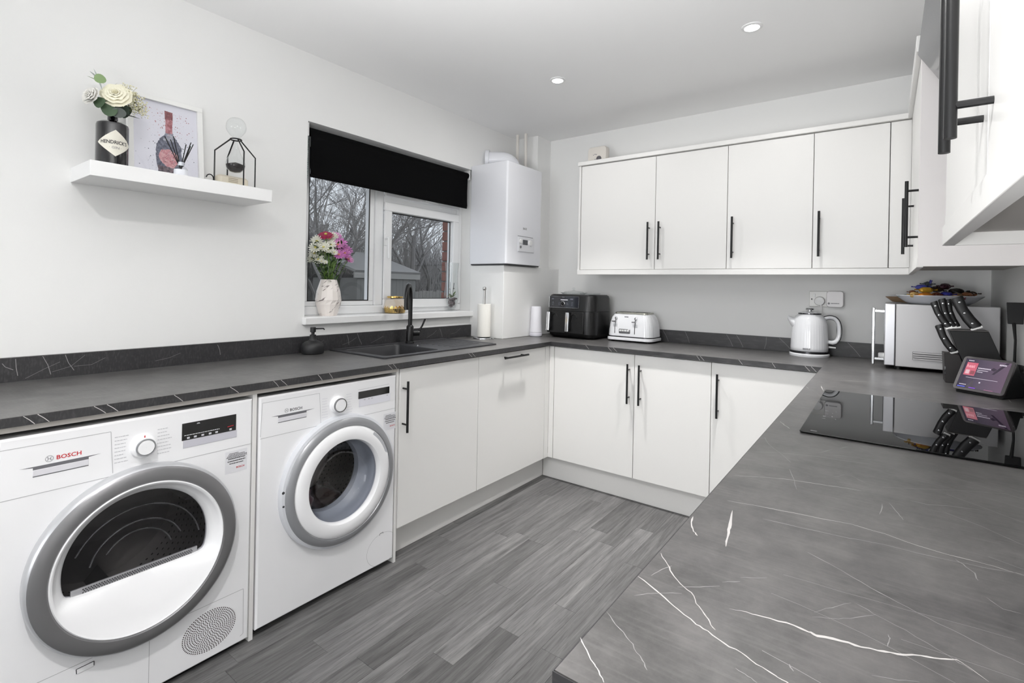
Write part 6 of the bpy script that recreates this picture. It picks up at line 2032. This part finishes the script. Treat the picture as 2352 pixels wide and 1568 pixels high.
# hourglass in a black wire stand
hc = (0.125, -2.375, ZH)
hg = thing('hourglass', 'clear hourglass with black sand held in a black wire stand on the shelf', 'hourglass', hc)
st = []
for k in range(4):
    a = math.radians(-92.5 + 90 * k)
    q = (hc[0] + 0.082 * math.cos(a), hc[1] + 0.082 * math.sin(a))
    q2 = (hc[0] + 0.020 * math.cos(a), hc[1] + 0.020 * math.sin(a))
    obj('wire_leg', MB().tube([(q[0], q[1], ZH + 0.001), (q[0], q[1], ZH + 0.146), (q2[0], q2[1], ZH + 0.208)], 0.0030, 8), BLACK, hg)
pts = [(hc[0] + 0.021 * math.cos(a), hc[1] + 0.021 * math.sin(a), ZH + 0.209) for a in [2 * PI * k / 24 for k in range(25)]]
obj('wire_ring', MB().tube(pts, 0.0030, 8), BLACK, hg)
obj('glass_bulb', MB().lathe(sm2([(0.001, 0.066), (0.022, 0.071), (0.035, 0.087), (0.038, 0.104), (0.033, 0.122), (0.020, 0.150), (0.009, 0.182), (0.0055, 0.203), (0.0065, 0.213), (0.022, 0.226), (0.036, 0.246), (0.039, 0.264), (0.034, 0.284), (0.020, 0.298), (0.001, 0.302)]), hc, n=40), GLASS, hg, ang=80)
obj('black_sand', MB().lathe([(0.001, 0.068), (0.021, 0.073), (0.0338, 0.088), (0.0362, 0.100), (0.020, 0.106), (0.001, 0.112)], hc, n=36), mat('black_sand', rgb(34, 30, 30), 0.8, bump=(900, 0.6)), hg)
cb = thing('soap_tablet_box', 'low cream box with faint print standing behind the hourglass', 'box', (0.05, -2.35, ZH))
obj('carton', MB().rrect(0.055, -2.36, 0.030, 0.066, 0.02, 0, 0, levels=[(ZH, 0.002), (ZH + 0.004, 0), (ZH + 0.052, 0), (ZH + 0.060, 0.01)]), mat('cream_box', rgb(226, 218, 200), 0.5), cb)
mb = MB()
for k in range(3):
    mb.add([(0.0856, -2.385, ZH + 0.046 - k * 0.007), (0.0856, -2.345, ZH + 0.046 - k * 0.007), (0.0856, -2.345, ZH + 0.049 - k * 0.007), (0.0856, -2.385, ZH + 0.049 - k * 0.007)], [(0, 1, 2, 3)])
obj('printed_text', mb, mat('print_tan', rgb(160, 148, 128), 0.5), cb, smooth=False)['kind'] = 'stuff'

# ------------------------------------------------------------ right-hand corner
mw = thing('microwave', 'silver microwave standing sideways in the right corner with a long bar door handle', 'microwave', (2.57, -0.22, ZT1))
MWS = mat('microwave_silver', rgb(188, 187, 188), 0.4, 0.3)
MX0, MX1, MY0, MY1, MZ0, MZ1 = 2.365, 2.762, -0.425, -0.025, ZT1 + 0.016, 1.216
obj('casing', MB().box(MX0 + 0.042, MY0, MZ0, MX1, MY1, MZ1), MWS, mw, bevel=0.003)
fr_ = obj('front_frame', MB().box(MX0, MY0 - 0.001, MZ0 + 0.002, MX0 + 0.040, MY1, MZ1 + 0.001), mat('microwave_front', rgb(196, 196, 200), 0.3, 0.4), mw, bevel=0.003)
obj('door_glass', MB().box(MX0 - 0.002, MY0 + 0.11, MZ0 + 0.02, MX0 + 0.001, MY1 - 0.01, MZ1 - 0.02), BLACKG, fr_, smooth=False)
hy_ = MY0 + 0.020
hn = MB().box(MX0 - 0.050, hy_ - 0.008, MZ0 - 0.002, MX0 - 0.036, hy_ + 0.008, MZ1 - 0.018)
obj('door_handle', hn, CHROME, fr_, bevel=0.004, label='tall chrome door handle')
obj('handle_post', MB().box(MX0 - 0.038, hy_ - 0.006, MZ1 - 0.040, MX0, hy_ + 0.006, MZ1 - 0.030), CHROME, fr_, bevel=0.001)
obj('handle_post', MB().box(MX0 - 0.038, hy_ - 0.006, MZ0 + 0.022, MX0, hy_ + 0.006, MZ0 + 0.032), CHROME, fr_, bevel=0.001)
obj('control_knob', MB().lathe([(0.017, 0.0), (0.016, -0.020), (0.013, -0.023), (0.001, -0.023)], (MX0, hy_ + 0.05, MZ0 + 0.036), axis='x', n=24), WPLAS, fr_)
mb = MB()
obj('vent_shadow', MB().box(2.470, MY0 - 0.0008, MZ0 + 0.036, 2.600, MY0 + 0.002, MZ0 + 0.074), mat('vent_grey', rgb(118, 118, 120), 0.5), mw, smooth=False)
for k in range(4):
    z = MZ0 + 0.038 + k * 0.0095
    obj('vent_louvre', MB().prism([(MY0 - 0.004, z), (MY0 - 0.0005, z + 0.006), (MY0 + 0.001, z + 0.006), (MY0 + 0.001, z)], 2.472, 2.598, 'x'), MWS, mw, smooth=False)
for (x, y) in ((2.42, -0.39), (2.74, -0.39), (2.42, -0.07), (2.74, -0.07)):
    obj('foot', MB().lathe([(0.016, 0.0), (0.014, 0.016)], (x, y, ZT1), n=14, cap=True), BLACKP, mw)

pc = (2.568, -0.262, MZ1 + 0.001)
PLW = mat('porcelain', rgb(214, 216, 222), 0.18, coat=0.4)
tag(obj('platter', MB().lathe([(0.001, 0.004), (0.095, 0.004), (0.100, 0.0), (0.108, 0.0), (0.128, 0.012), (0.163, 0.040), (0.161, 0.043), (0.124, 0.017), (0.098, 0.0075), (0.001, 0.0075)], pc, n=64, ry=0.85), PLW), 'white platter of sweets on top of the microwave', 'platter')
bd = MB().rrect(0, 0, 0.075, 0.055, 0.05, 0, 0, levels=[(0.0, 0.03), (0.022, 0.004), (0.026, 0.0), (0.027, 0.003), (0.018, 0.02)])
bd.v = [(2.440 + v[0], -0.098 + v[1], MZ1 + 0.002 + v[2] + 0.006 * (1 if v[0] < 0 else 0)) for v in bd.v]
tag(obj('wooden_dish', bd, mat('tan_wood', rgb(158, 132, 104), 0.55)), 'small tan wooden dish poking out behind the white platter', 'dish')

def sweet(x, y, z, s, col, lab, twist=0.0, ang=0.0, rough_=0.25, metal=0.4, tail=True, flat=1.0):
    m = mat('wrapper_' + lab.split()[0] + '_' + lab.split()[1], rgb(*col), rough_, metal)
    t = thing('wrapped_chocolate', lab, 'sweet', (x, y, z), ang, group='wrapped chocolates on the white platter')
    rr = random.Random(int(abs(x * 7919 + y * 104729)))
    mb = MB()
    rings = []
    n = 12
    for i in range(1, 8):
        a = PI * i / 8
        rings.append([(s * 1.25 * -math.cos(a), s * 0.8 * math.sin(a) * math.cos(b_) * (1 + rr.uniform(-0.1, 0.1)), s * 0.62 * flat * math.sin(a) * math.sin(b_) * (1 + rr.uniform(-0.1, 0.1))) for b_ in [2 * PI * j / n for j in range(n)]])
    mb.ring(rings)
    mb.v = [(v[0], v[1], v[2] + s * 0.62 * flat) for v in mb.v]
    obj('wrapper', mb, m, t, smooth=False, local=True)
    if tail:
        for sg in (-1, 1):
            mb = MB()
            vs, fs = [(sg * s * 1.15, 0, s * 0.62)], []
            k_ = 9
            for j in range(k_):
                a = -1.1 + 2.2 * j / (k_ - 1)
                vs.append((sg * (s * 1.15 + s * 0.85 * math.cos(a)), s * 0.85 * math.sin(a), s * 0.62 + (0.14 * s if j % 2 else -0.14 * s) + s * 0.35 * twist))
            fs = [(0, 1 + j, 2 + j) for j in range(k_ - 1)]
            mb.add(vs, fs)
            obj('twisted_end', mb, m, t, smooth=False, local=True)
    return t
pz = MZ1 + 0.010
SW = [(2.445, -0.300, 0.018, 0.012, (26, 84, 60), 'green foil sweet at the outer left rim of the platter', 0.4),
      (2.476, -0.345, 0.020, 0.019, (222, 188, 122), 'gold round sweet with creamy wrapper at the front left of the platter', 1.2),
      (2.470, -0.290, 0.038, 0.013, (120, 70, 40), 'brown upright sweet leaning behind the gold round one', 2.0),
      (2.515, -0.360, 0.020, 0.018, (214, 132, 40), 'orange foil sweet at the front edge of the platter', 0.1),
      (2.520, -0.300, 0.044, 0.019, (228, 178, 60), 'yellow gold crinkled sweet on top, front left of the heap', 0.5),
      (2.505, -0.250, 0.060, 0.017, (92, 96, 190), 'violet blue sweet on top of the heap at the left', 2.6),
      (2.530, -0.215, 0.076, 0.016, (92, 98, 104), 'grey silver sweet at the very top of the heap', 0.9),
      (2.556, -0.350, 0.022, 0.018, (110, 52, 36), 'red brown sweet beside the orange one at the platter front', 1.7),
      (2.560, -0.270, 0.050, 0.018, (54, 40, 34), 'dark chocolate brown sweet high in the middle of the heap', 0.2),
      (2.590, -0.345, 0.024, 0.019, (52, 56, 160), 'deep blue foil sweet at the front middle of the platter', 2.2),
      (2.592, -0.255, 0.062, 0.020, (74, 44, 56), 'plum coloured sweet at the top of the heap, right of centre', 1.1),
      (2.625, -0.350, 0.020, 0.018, (140, 110, 80), 'tan striped sweet at the front right of the platter', 0.3),
      (2.630, -0.280, 0.040, 0.019, (36, 32, 30), 'black wrapped sweet on the right of the heap', 2.9),
      (2.662, -0.320, 0.024, 0.018, (170, 112, 76), 'copper foil sweet near the right end of the platter', 0.8),
      (2.680, -0.265, 0.030, 0.018, (58, 44, 34), 'dark brown pointed sweet at the right end of the heap', 2.3),
      (2.645, -0.355, 0.014, 0.013, (150, 70, 84), 'dusky pink sweet at the right front rim of the platter', 1.5)]
for (x, y, dz, s, col, lab, an) in SW:
    sweet(x, y, pz + dz * 1.0, s * 1.25, col, lab, 0.3, an)
mb = MB()
mb.tube([(2.532, -0.225, pz + 0.075), (2.543, -0.225, pz + 0.108)], [0.004, 0.006], 7)
tag(obj('sweet_stick', mb, mat('blue_twist', rgb(44, 46, 130), 0.35)), 'dark blue twisted wrapper end pointing up from the sweets', 'sweet')

# knife block
kb = thing('knife_block', 'slanted black knife block with a lower front tier, beside the microwave', 'knife block', (2.66, -0.65, ZT1))
KBM = mat('block_black', rgb(17, 17, 18), 0.55)
KBT = mat('block_edge', rgb(96, 92, 90), 0.45)
obj('upper_block', MB().prism([(2.648, ZT1), (2.770, ZT1), (2.693, 1.122), (2.576, 1.120)], -0.705, -0.600, 'y'), KBM, kb, smooth=False, bevel=0.002)
obj('block_top', MB().prism([(2.5765, 1.1205), (2.6925, 1.1225), (2.6915, 1.1255), (2.5755, 1.1235)], -0.704, -0.601, 'y'), KBT, kb, smooth=False)
obj('lower_block', MB().prism([(2.566, ZT1), (2.6465, ZT1), (2.607, 1.024), (2.560, 1.028)], -0.712, -0.610, 'y'), mat('block_front', rgb(34, 30, 30), 0.5), kb, smooth=False, bevel=0.002)
obj('metal_badge', MB().box(2.5625, -0.7135, 0.945, 2.566, -0.711, 0.975), CHROME, kb, smooth=False)
def knife(base, top, wd, y, th, lab, grp='knives in the black block', bend=0.008):
    b_, t_ = Vector((base[0], y, base[1])), Vector((top[0], y, top[1]))
    d = (t_ - b_).normalized()
    nrm = Vector((-d.z, 0, d.x))
    t = thing('kitchen_knife', lab, 'knife', tuple(b_), group=grp)
    L_ = (t_ - b_).length
    rings = []
    for (s_, w0, w1) in ((0.0, 0.40, 0.46), (0.06, 0.42, 0.50), (0.3, 0.44, 0.46), (0.6, 0.44, 0.40), (0.85, 0.50, 0.40), (0.97, 0.58, 0.40), (1.0, 0.46, 0.32)):
        off = bend * math.sin(PI * s_)
        c = b_ + d * (L_ * s_) + nrm * off
        q = []
        for j in range(14):
            a = 2 * PI * j / 14
            w_ = (w0 if math.cos(a) > 0 else w1) * wd
            ca, sa = math.cos(a), math.sin(a)
            q.append(c + nrm * (w_ * (abs(ca) ** 0.7) * (1 if ca > 0 else -1)) + Vector((0, th / 2 * (abs(sa) ** 0.6) * (1 if sa > 0 else -1), 0)))
        rings.append([tuple(v) for v in q])
    obj('handle', MB().ring(rings), mat('knife_handle', rgb(14, 13, 14), 0.4), t, ang=50)
    for s_ in (0.15, 0.5, 0.84):
        c = b_ + d * (L_ * s_) + nrm * (bend * math.sin(PI * s_))
        obj('rivet', MB().lathe([(0.0034, 0.0), (0.0030, -0.0012), (0.001, -0.0014)], (c.x, c.y - th / 2 + 0.0004, c.z), axis='y', n=14), CHROME, t)
    c0 = b_ - d * 0.006
    mb = MB()
    rings = []
    for s_ in (0.0, 0.008):
        c = c0 + d * s_
        rings.append([tuple(c + nrm * (0.42 * wd * sx_) + Vector((0, th * 0.42 * sy_, 0))) for sx_, sy_ in ((-1, -1), (1, -1), (1, 1), (-1, 1))])
    mb.ring(rings)
    obj('bolster', mb, STEEL, t, smooth=False)
    return t
knife((2.657, 1.136), (2.600, 1.256), 0.044, -0.690, 0.018, 'widest black-handled knife, tallest on the right of the block')
knife((2.574, 1.133), (2.528, 1.236), 0.026, -0.694, 0.015, 'black-handled knife at the far left of the upper row in the block')
knife((2.590, 1.133), (2.556, 1.248), 0.027, -0.655, 0.015, 'black-handled knife second in the upper row, set further back')
knife((2.606, 1.133), (2.578, 1.246), 0.025, -0.625, 0.015, 'black-handled knife hidden at the rear of the upper row')
knife((2.592, 1.034), (2.547, 1.142), 0.030, -0.680, 0.016, 'lone black-handled knife in the lower front tier of the block')

# smart display
sdp = thing('smart_display', 'black wedge-shaped smart speaker with a lit tilted screen beside the hob', 'smart display', (2.570, -0.930, ZT1), math.atan2(-0.09, 0.12))
W_ = 0.155
def sp_(x, t_, d=0.0):     # t_ along the tilted screen 0..1, local coordinates
    return (x, 0.066 * t_ - d * 0.86, 0.010 + 0.117 * t_ + d * 0.5)
SDB = mat('display_fabric', rgb(18, 18, 19), 0.8, bump=(700, 0.3))
mb = MB().prism([(0.004, 0.0), (0.115, 0.0), (0.125, 0.03), (0.100, 0.075), (0.078, 0.122), (0.066, 0.124)], 0.004, W_ - 0.004, 'x')
obj('speaker_body', mb, SDB, sdp, local=True, bevel=0.006, segs=3, smooth=False)
def sprect(x0, t0, x1, t1, d, rad=0.0, k=5):
    q = []
    H_ = 0.134
    if rad == 0:
        return [sp_(x0, t0, d), sp_(x1, t0, d), sp_(x1, t1, d), sp_(x0, t1, d)]
    rt = rad / H_
    for (cx_, cy_, a0_) in ((x1 - rad, t0 + rt, -PI / 2), (x1 - rad, t1 - rt, 0), (x0 + rad, t1 - rt, PI / 2), (x0 + rad, t0 + rt, PI)):
        for i in range(k + 1):
            a = a0_ + PI / 2 * i / k
            q.append(sp_(cx_ + rad * math.cos(a), cy_ + rt * math.sin(a), d))
    return q
mb = MB().ring([sprect(0, 0, W_, 1.0, -0.004, 0.012), sprect(0, 0, W_, 1.0, 0.003, 0.012), sprect(0.001, 0.008, W_ - 0.001, 0.992, 0.004, 0.011)])
bz_ = obj('bezel', mb, mat('display_bezel', rgb(72, 68, 70), 0.2, coat=0.4), sdp, local=True)
scm = bpy.data.materials.new('screen_picture')
scm.use_nodes = True
nt = scm.node_tree
b = nt.nodes['Principled BSDF']
t = nt.nodes.new('ShaderNodeTexCoord')
sx_n = nt.nodes.new('ShaderNodeSeparateXYZ')
nt.links.new(t.outputs['Generated'], sx_n.inputs[0])
crn = nt.nodes.new('ShaderNodeValToRGB')
e = crn.color_ramp.elements
e[0].position, e[0].color = 0.0, rgb(52, 44, 66)
e[1].position, e[1].color = 1.0, rgb(118, 96, 118)
k_ = crn.color_ramp.elements.new(0.45)
k_.color = rgb(96, 84, 104)
nt.links.new(sx_n.outputs['X'], crn.inputs[0])
nt.links.new(crn.outputs[0], b.inputs['Emission Color'])
b.inputs['Emission Strength'].default_value = 0.75
b.inputs['Base Color'].default_value = (0.01, 0.01, 0.012, 1)
b.inputs['Roughness'].default_value = 0.08
scn = obj('screen', MB().add(sprect(0.010, 0.07, W_ - 0.010, 0.93, 0.0046), [(0, 1, 2, 3)]), scm, bz_, local=True, smooth=False)
def em(name, col, s_):
    return mat(name, (0.01, 0.01, 0.01, 1), 0.3, emit=rgb(*col), estr=s_)
def sq(name, x0, t0, x1, t1, m, d=0.0050):
    return obj(name, MB().add(sprect(x0, t0, x1, t1, d), [(0, 1, 2, 3)]), m, bz_, local=True, smooth=False)
RED = em('screen_red', (206, 84, 110), 0.9)
WHT = em('screen_white', (225, 215, 230), 0.95)
DRK = em('screen_dark', (56, 36, 66), 0.6)
sq('album_cover', 0.018, 0.44, 0.052, 0.82, RED)
text('album_lettering', 'heat', 0.018, sp_(0.020, 0.67, 0.0056), (1, 0, 0), (0, 0.49, 0.87), em('screen_pink', (244, 170, 184), 0.95), bz_, local=True, bold=0.0004, squash=0.82)
sq('album_figure', 0.022, 0.48, 0.034, 0.60, em('screen_pale', (236, 190, 200), 0.8), 0.0054)
sq('album_figure', 0.037, 0.47, 0.050, 0.58, em('screen_maroon', (150, 50, 70), 0.8), 0.0054)
mb = MB()
for (x0, t0, x1, t1) in ((0.056, 0.665, 0.094, 0.695), (0.056, 0.61, 0.088, 0.628), (0.056, 0.56, 0.074, 0.578), (0.020, 0.86, 0.036, 0.885), (0.018, 0.150, 0.040, 0.170), (0.114, 0.82, 0.134, 0.86)):
    x = x0
    while x < x1:
        mb.add(sprect(x, t0, min(x + 0.0032, x1), t1, 0.0052), [(0, 1, 2, 3)])
        x += 0.0044
obj('screen_text', mb, WHT, bz_, local=True, smooth=False)['kind'] = 'stuff'
sq('progress_line', 0.030, 0.372, 0.125, 0.380, WHT, 0.0052)
sq('play_dot', 0.074, 0.25, 0.0785, 0.285, WHT, 0.0054)
sq('blue_strip', 0.014, 0.085, 0.038, 0.110, em('screen_blue', (70, 90, 230), 0.9), 0.0052)
sq('violet_strip', 0.050, 0.080, 0.070, 0.100, em('screen_violet', (130, 50, 230), 0.9), 0.0052)
sq('pink_strip', 0.096, 0.085, 0.122, 0.092, em('screen_rose', (220, 130, 170), 0.8), 0.0052)
mb = MB()
mb.add([sp_(0.100, 0.55, 0.0048), sp_(0.108, 0.55, 0.0048), sp_(0.140, 0.92, 0.0048), sp_(0.130, 0.92, 0.0048)], [(0, 1, 2, 3)])
mb.add([sp_(0.094, 0.68, 0.0048), sp_(0.104, 0.64, 0.0048), sp_(0.112, 0.70, 0.0048), sp_(0.100, 0.74, 0.0048)], [(0, 1, 2, 3)])
mb.add([sp_(0.040, 0.08, 0.0048), sp_(0.062, 0.08, 0.0048), sp_(0.055, 0.34, 0.0048)], [(0, 1, 2)])
obj('dark_shapes', mb, DRK, bz_, local=True, smooth=False)['kind'] = 'stuff'

# utensil pot with a black turner
up = thing('utensil_pot', 'small black pot behind the smart display against the right wall', 'pot', (2.742, -0.80, ZT1))
obj('pot_body', MB().lathe([(0.001, 0.0), (0.030, 0.0), (0.034, 0.01), (0.034, 0.098), (0.036, 0.100), (0.031, 0.100), (0.030, 0.012), (0.001, 0.010)], (2.742, -0.80, ZT1), n=30), BLACKP, up)
tu = thing('turner', 'black kitchen turner standing upright in the black pot', 'utensil', (2.748, -0.80, ZT1 + 0.012))
obj('handle', MB().tube([(2.742, -0.80, ZT1 + 0.014), (2.752, -0.795, ZT1 + 0.11), (2.754, -0.79, ZT1 + 0.19), (2.750, -0.785, ZT1 + 0.255)], [0.006, 0.0045, 0.004, 0.006], 10), BLACKP, tu)
obj('head', MB().prism([(2.733, ZT1 + 0.250), (2.775, ZT1 + 0.250), (2.778, ZT1 + 0.330), (2.729, ZT1 + 0.330)], -0.789, -0.783, 'y'), BLACKP, tu, smooth=False, bevel=0.002)

# ------------------------------------------------------------ outside the window
GRD = -0.15
gm = mat('winter_ground', rgb(84, 84, 78), 0.95, bump=(4, 0.6))
mb = MB()
gn = 24
gr2 = random.Random(2)
vs, fs = [], []
for i in range(gn + 1):
    for j in range(gn + 1):
        x = -0.4 - 30 * i / gn
        y = -6 + 36 * j / gn
        vs.append((x, y, GRD + gr2.uniform(-0.04, 0.04)))
for i in range(gn):
    for j in range(gn):
        a = i * (gn + 1) + j
        fs.append((a, a + 1, a + gn + 2, a + gn + 1))
mb.add(vs, fs)
struct('ground', mb, gm)
BARK = mat('dark_bark', rgb(116, 114, 113), 0.95, bump=(30, 0.5))
TWIG = mat('grey_twig', rgb(140, 138, 137), 0.95)
def bare_tree(x, y, hgt, seed, lab, spread=1.0, twigs=True):
    rr = random.Random(seed)
    t = thing('bare_tree', lab, 'tree', (x, y, GRD), group=None)
    trunk, br = MB(), MB()
    def grow(p, d, l, rad, depth):
        n = 3 if depth < 3 else 2
        pts, rads = [p], [rad]
        for k in range(n):
            d = (d + Vector((rr.gauss(0, 0.13), rr.gauss(0, 0.13), rr.gauss(0.03, 0.07)))).normalized()
            p = p + d * (l / n)
            pts.append(p)
            rads.append(rad * (1 - 0.38 * (k + 1) / n))
        (trunk if depth < 2 else br).tube(pts, rads, 6 if depth < 2 else 3, cap=False)
        if depth >= 6 or rad < 0.0018:
            return
        cnt = 3
        for k in range(cnt + (1 if depth in (1, 2, 3) else 0)):
            s_ = rr.uniform(0.35, 1.0)
            i = min(int(s_ * n), n - 1)
            q = pts[i].lerp(pts[i + 1], s_ * n - i)
            ax = Vector((rr.gauss(0, 1), rr.gauss(0, 1), rr.gauss(0, 0.5)))
            nd = (d + ax.normalized() * rr.uniform(0.45, 0.95) * spread).normalized()
            grow(q, nd, l * rr.uniform(0.55, 0.8), rads[i] * rr.uniform(0.45, 0.66), depth + 1)
    grow(Vector((x, y, GRD)), Vector((rr.uniform(-0.1, 0.1), rr.uniform(-0.1, 0.1), 1)).normalized(), hgt * 0.38, hgt * 0.0115, 0)
    obj('trunk', trunk, BARK, t)
    o = obj('branches', br, TWIG, t, smooth=False)
    return t
TR = [(-7.4, 3.3, 6.5, 'tall bare winter tree seen through the fixed pane, nearest the window edge'), (-8.0, 4.6, 7.5, 'bare winter tree behind the flower vase in the garden'),
      (-9.2, 5.2, 7.0, 'bare winter tree seen just beside the window mullion'), (-8.6, 6.6, 7.5, 'bare winter tree seen through the opening casement, left half'),
      (-9.4, 8.2, 7.0, 'bare winter tree seen through the opening casement, right half'), (-10.5, 4.2, 8.5, 'bare tree further back in the garden behind the fixed pane'),
      (-11.5, 7.0, 8.5, 'bare tree far back beyond the garden fence'), (-12.0, 9.6, 8.0, 'bare tree far back beyond the brick reveal'),
      (-12.5, 5.6, 9.0, 'bare tree far back beyond the shed'), (-7.0, 2.4, 6.0, 'bare tree at the outer edge of the garden view')]
for i, (x, y, h_, lb) in enumerate(TR):
    bare_tree(x, y, h_, 31 + i, lb)
# thicket: twiggy hedge growing above the fence line
mb = MB()
hr = random.Random(77)
for k in range(9000):
    y = hr.uniform(0.5, 12.5)
    x = -10.5 + hr.uniform(-1.2, 1.2)
    z = GRD + hr.random() * 0.9
    d = Vector((hr.gauss(0, 0.25), hr.gauss(0, 0.45), 1)).normalized()
    l = hr.uniform(0.6, 3.4)
    p = Vector((x, y, z))
    q = p + d * l * 0.5
    s_ = q + (d + Vector((hr.gauss(0, 0.3), hr.gauss(0, 0.3), 0))).normalized() * l * 0.5
    mb.tube([p, q, s_], [0.009, 0.006, 0.003], 3, cap=False)
hgo = tag(obj('twiggy_hedge', mb, TWIG, smooth=False), 'grey leafless twiggy thicket along the far end of the garden', 'hedge')
hgo['kind'] = 'stuff'
# garden shed
gs = thing('garden_shed', 'low grey garden shed with a wide fascia board seen through the casement', 'shed', (-7.6, 4.4, GRD))
SHG = mat('shed_grey', rgb(116, 116, 114), 0.9)
sx0, sx1, sy0, sy1 = -8.6, -6.9, 3.4, 5.1
for k in range(17):
    obj('shed_board', MB().box(sx1 - 0.02, sy0 + k * 0.1, GRD, sx1 + 0.002 * (k % 2), sy0 + k * 0.1 + 0.096, 1.40), SHG, gs, smooth=False)
obj('shed_walls', MB().box(sx0, sy0, GRD, sx1 - 0.021, sy1, 1.40), SHG, gs, smooth=False)
obj('fascia_board', MB().box(sx1 + 0.003, sy0 - 0.1, 1.40, sx1 + 0.05, sy1 + 0.1, 1.52), mat('fascia_grey', rgb(146, 145, 142), 0.8), gs, smooth=False)
obj('roof', MB().prism([(sx1 + 0.05, 1.52), (sx0 - 0.1, 2.05), (sx0 - 0.1, 2.10), (sx1 + 0.08, 1.57)][::-1], sy0 - 0.1, sy1 + 0.1, 'y'), mat('roof_felt', rgb(122, 122, 122), 0.95), gs, smooth=False)
# garden fence
gf = thing('garden_fence', 'weathered grey board fence across the end of the garden', 'fence', (-9.2, 6.0, GRD))
FG = mat('fence_grey', rgb(136, 135, 132), 0.95, bump=(20, 0.5))
fr2 = random.Random(6)
bdm = None
for k in range(78):
    y = 0.6 + k * 0.15
    if sy0 - 0.1 < y < sy1 - 0.1 and False:
        continue
    o = obj('fence_board', MB().box(-9.22, y, GRD, -9.20, y + 0.14, 1.10 + fr2.uniform(-0.03, 0.03)), FG, gf, smooth=False)
for k in range(6):
    obj('fence_post', MB().box(-9.19, 0.6 + k * 2.1, GRD, -9.09, 0.7 + k * 2.1, 1.2), FG, gf, smooth=False)
# low shrubs in front of the fence
for (x, y, r_, lb) in ((-4.6, 1.55, 0.75, 'dark leafy shrub low in the fixed pane behind the vase'), (-6.0, 3.0, 0.6, 'grey green shrub low beside the mullion'), (-5.8, 5.0, 0.75, 'grey green shrub low in the casement, beyond the tap')):
    t = thing('garden_shrub', lb, 'shrub', (x, y, GRD))
    mb = MB()
    s2 = random.Random(int(y * 10))
    for k in range(1500):
        a, b_ = s2.uniform(0, 2 * PI), math.acos(s2.uniform(-0.2, 1))
        rad = r_ * (s2.random() ** 0.4)
        p = Vector((x + rad * math.sin(b_) * math.cos(a), y + rad * math.sin(b_) * math.sin(a), GRD + 0.15 + rad * 1.0 * math.cos(b_)))
        leaf(mb, p, p + Vector((s2.gauss(0, 0.03), s2.gauss(0, 0.03), s2.gauss(0.01, 0.03))), 0.03)
    o = obj('leaves', mb, mat('shrub_leaf', rgb(118, 122, 114), 0.8), t, smooth=False)
    o['kind'] = 'stuff'
    mb = MB()
    for k in range(9):
        a = 2 * PI * k / 9
        mb.tube([(x, y, GRD), (x + 0.2 * r_ * math.cos(a), y + 0.2 * r_ * math.sin(a), GRD + 0.4 * r_), (x + 0.6 * r_ * math.cos(a), y + 0.6 * r_ * math.sin(a), GRD + 0.95 * r_)], [0.02, 0.012, 0.005], 5)
    obj('stems', mb, BARK, t)['kind'] = 'stuff'
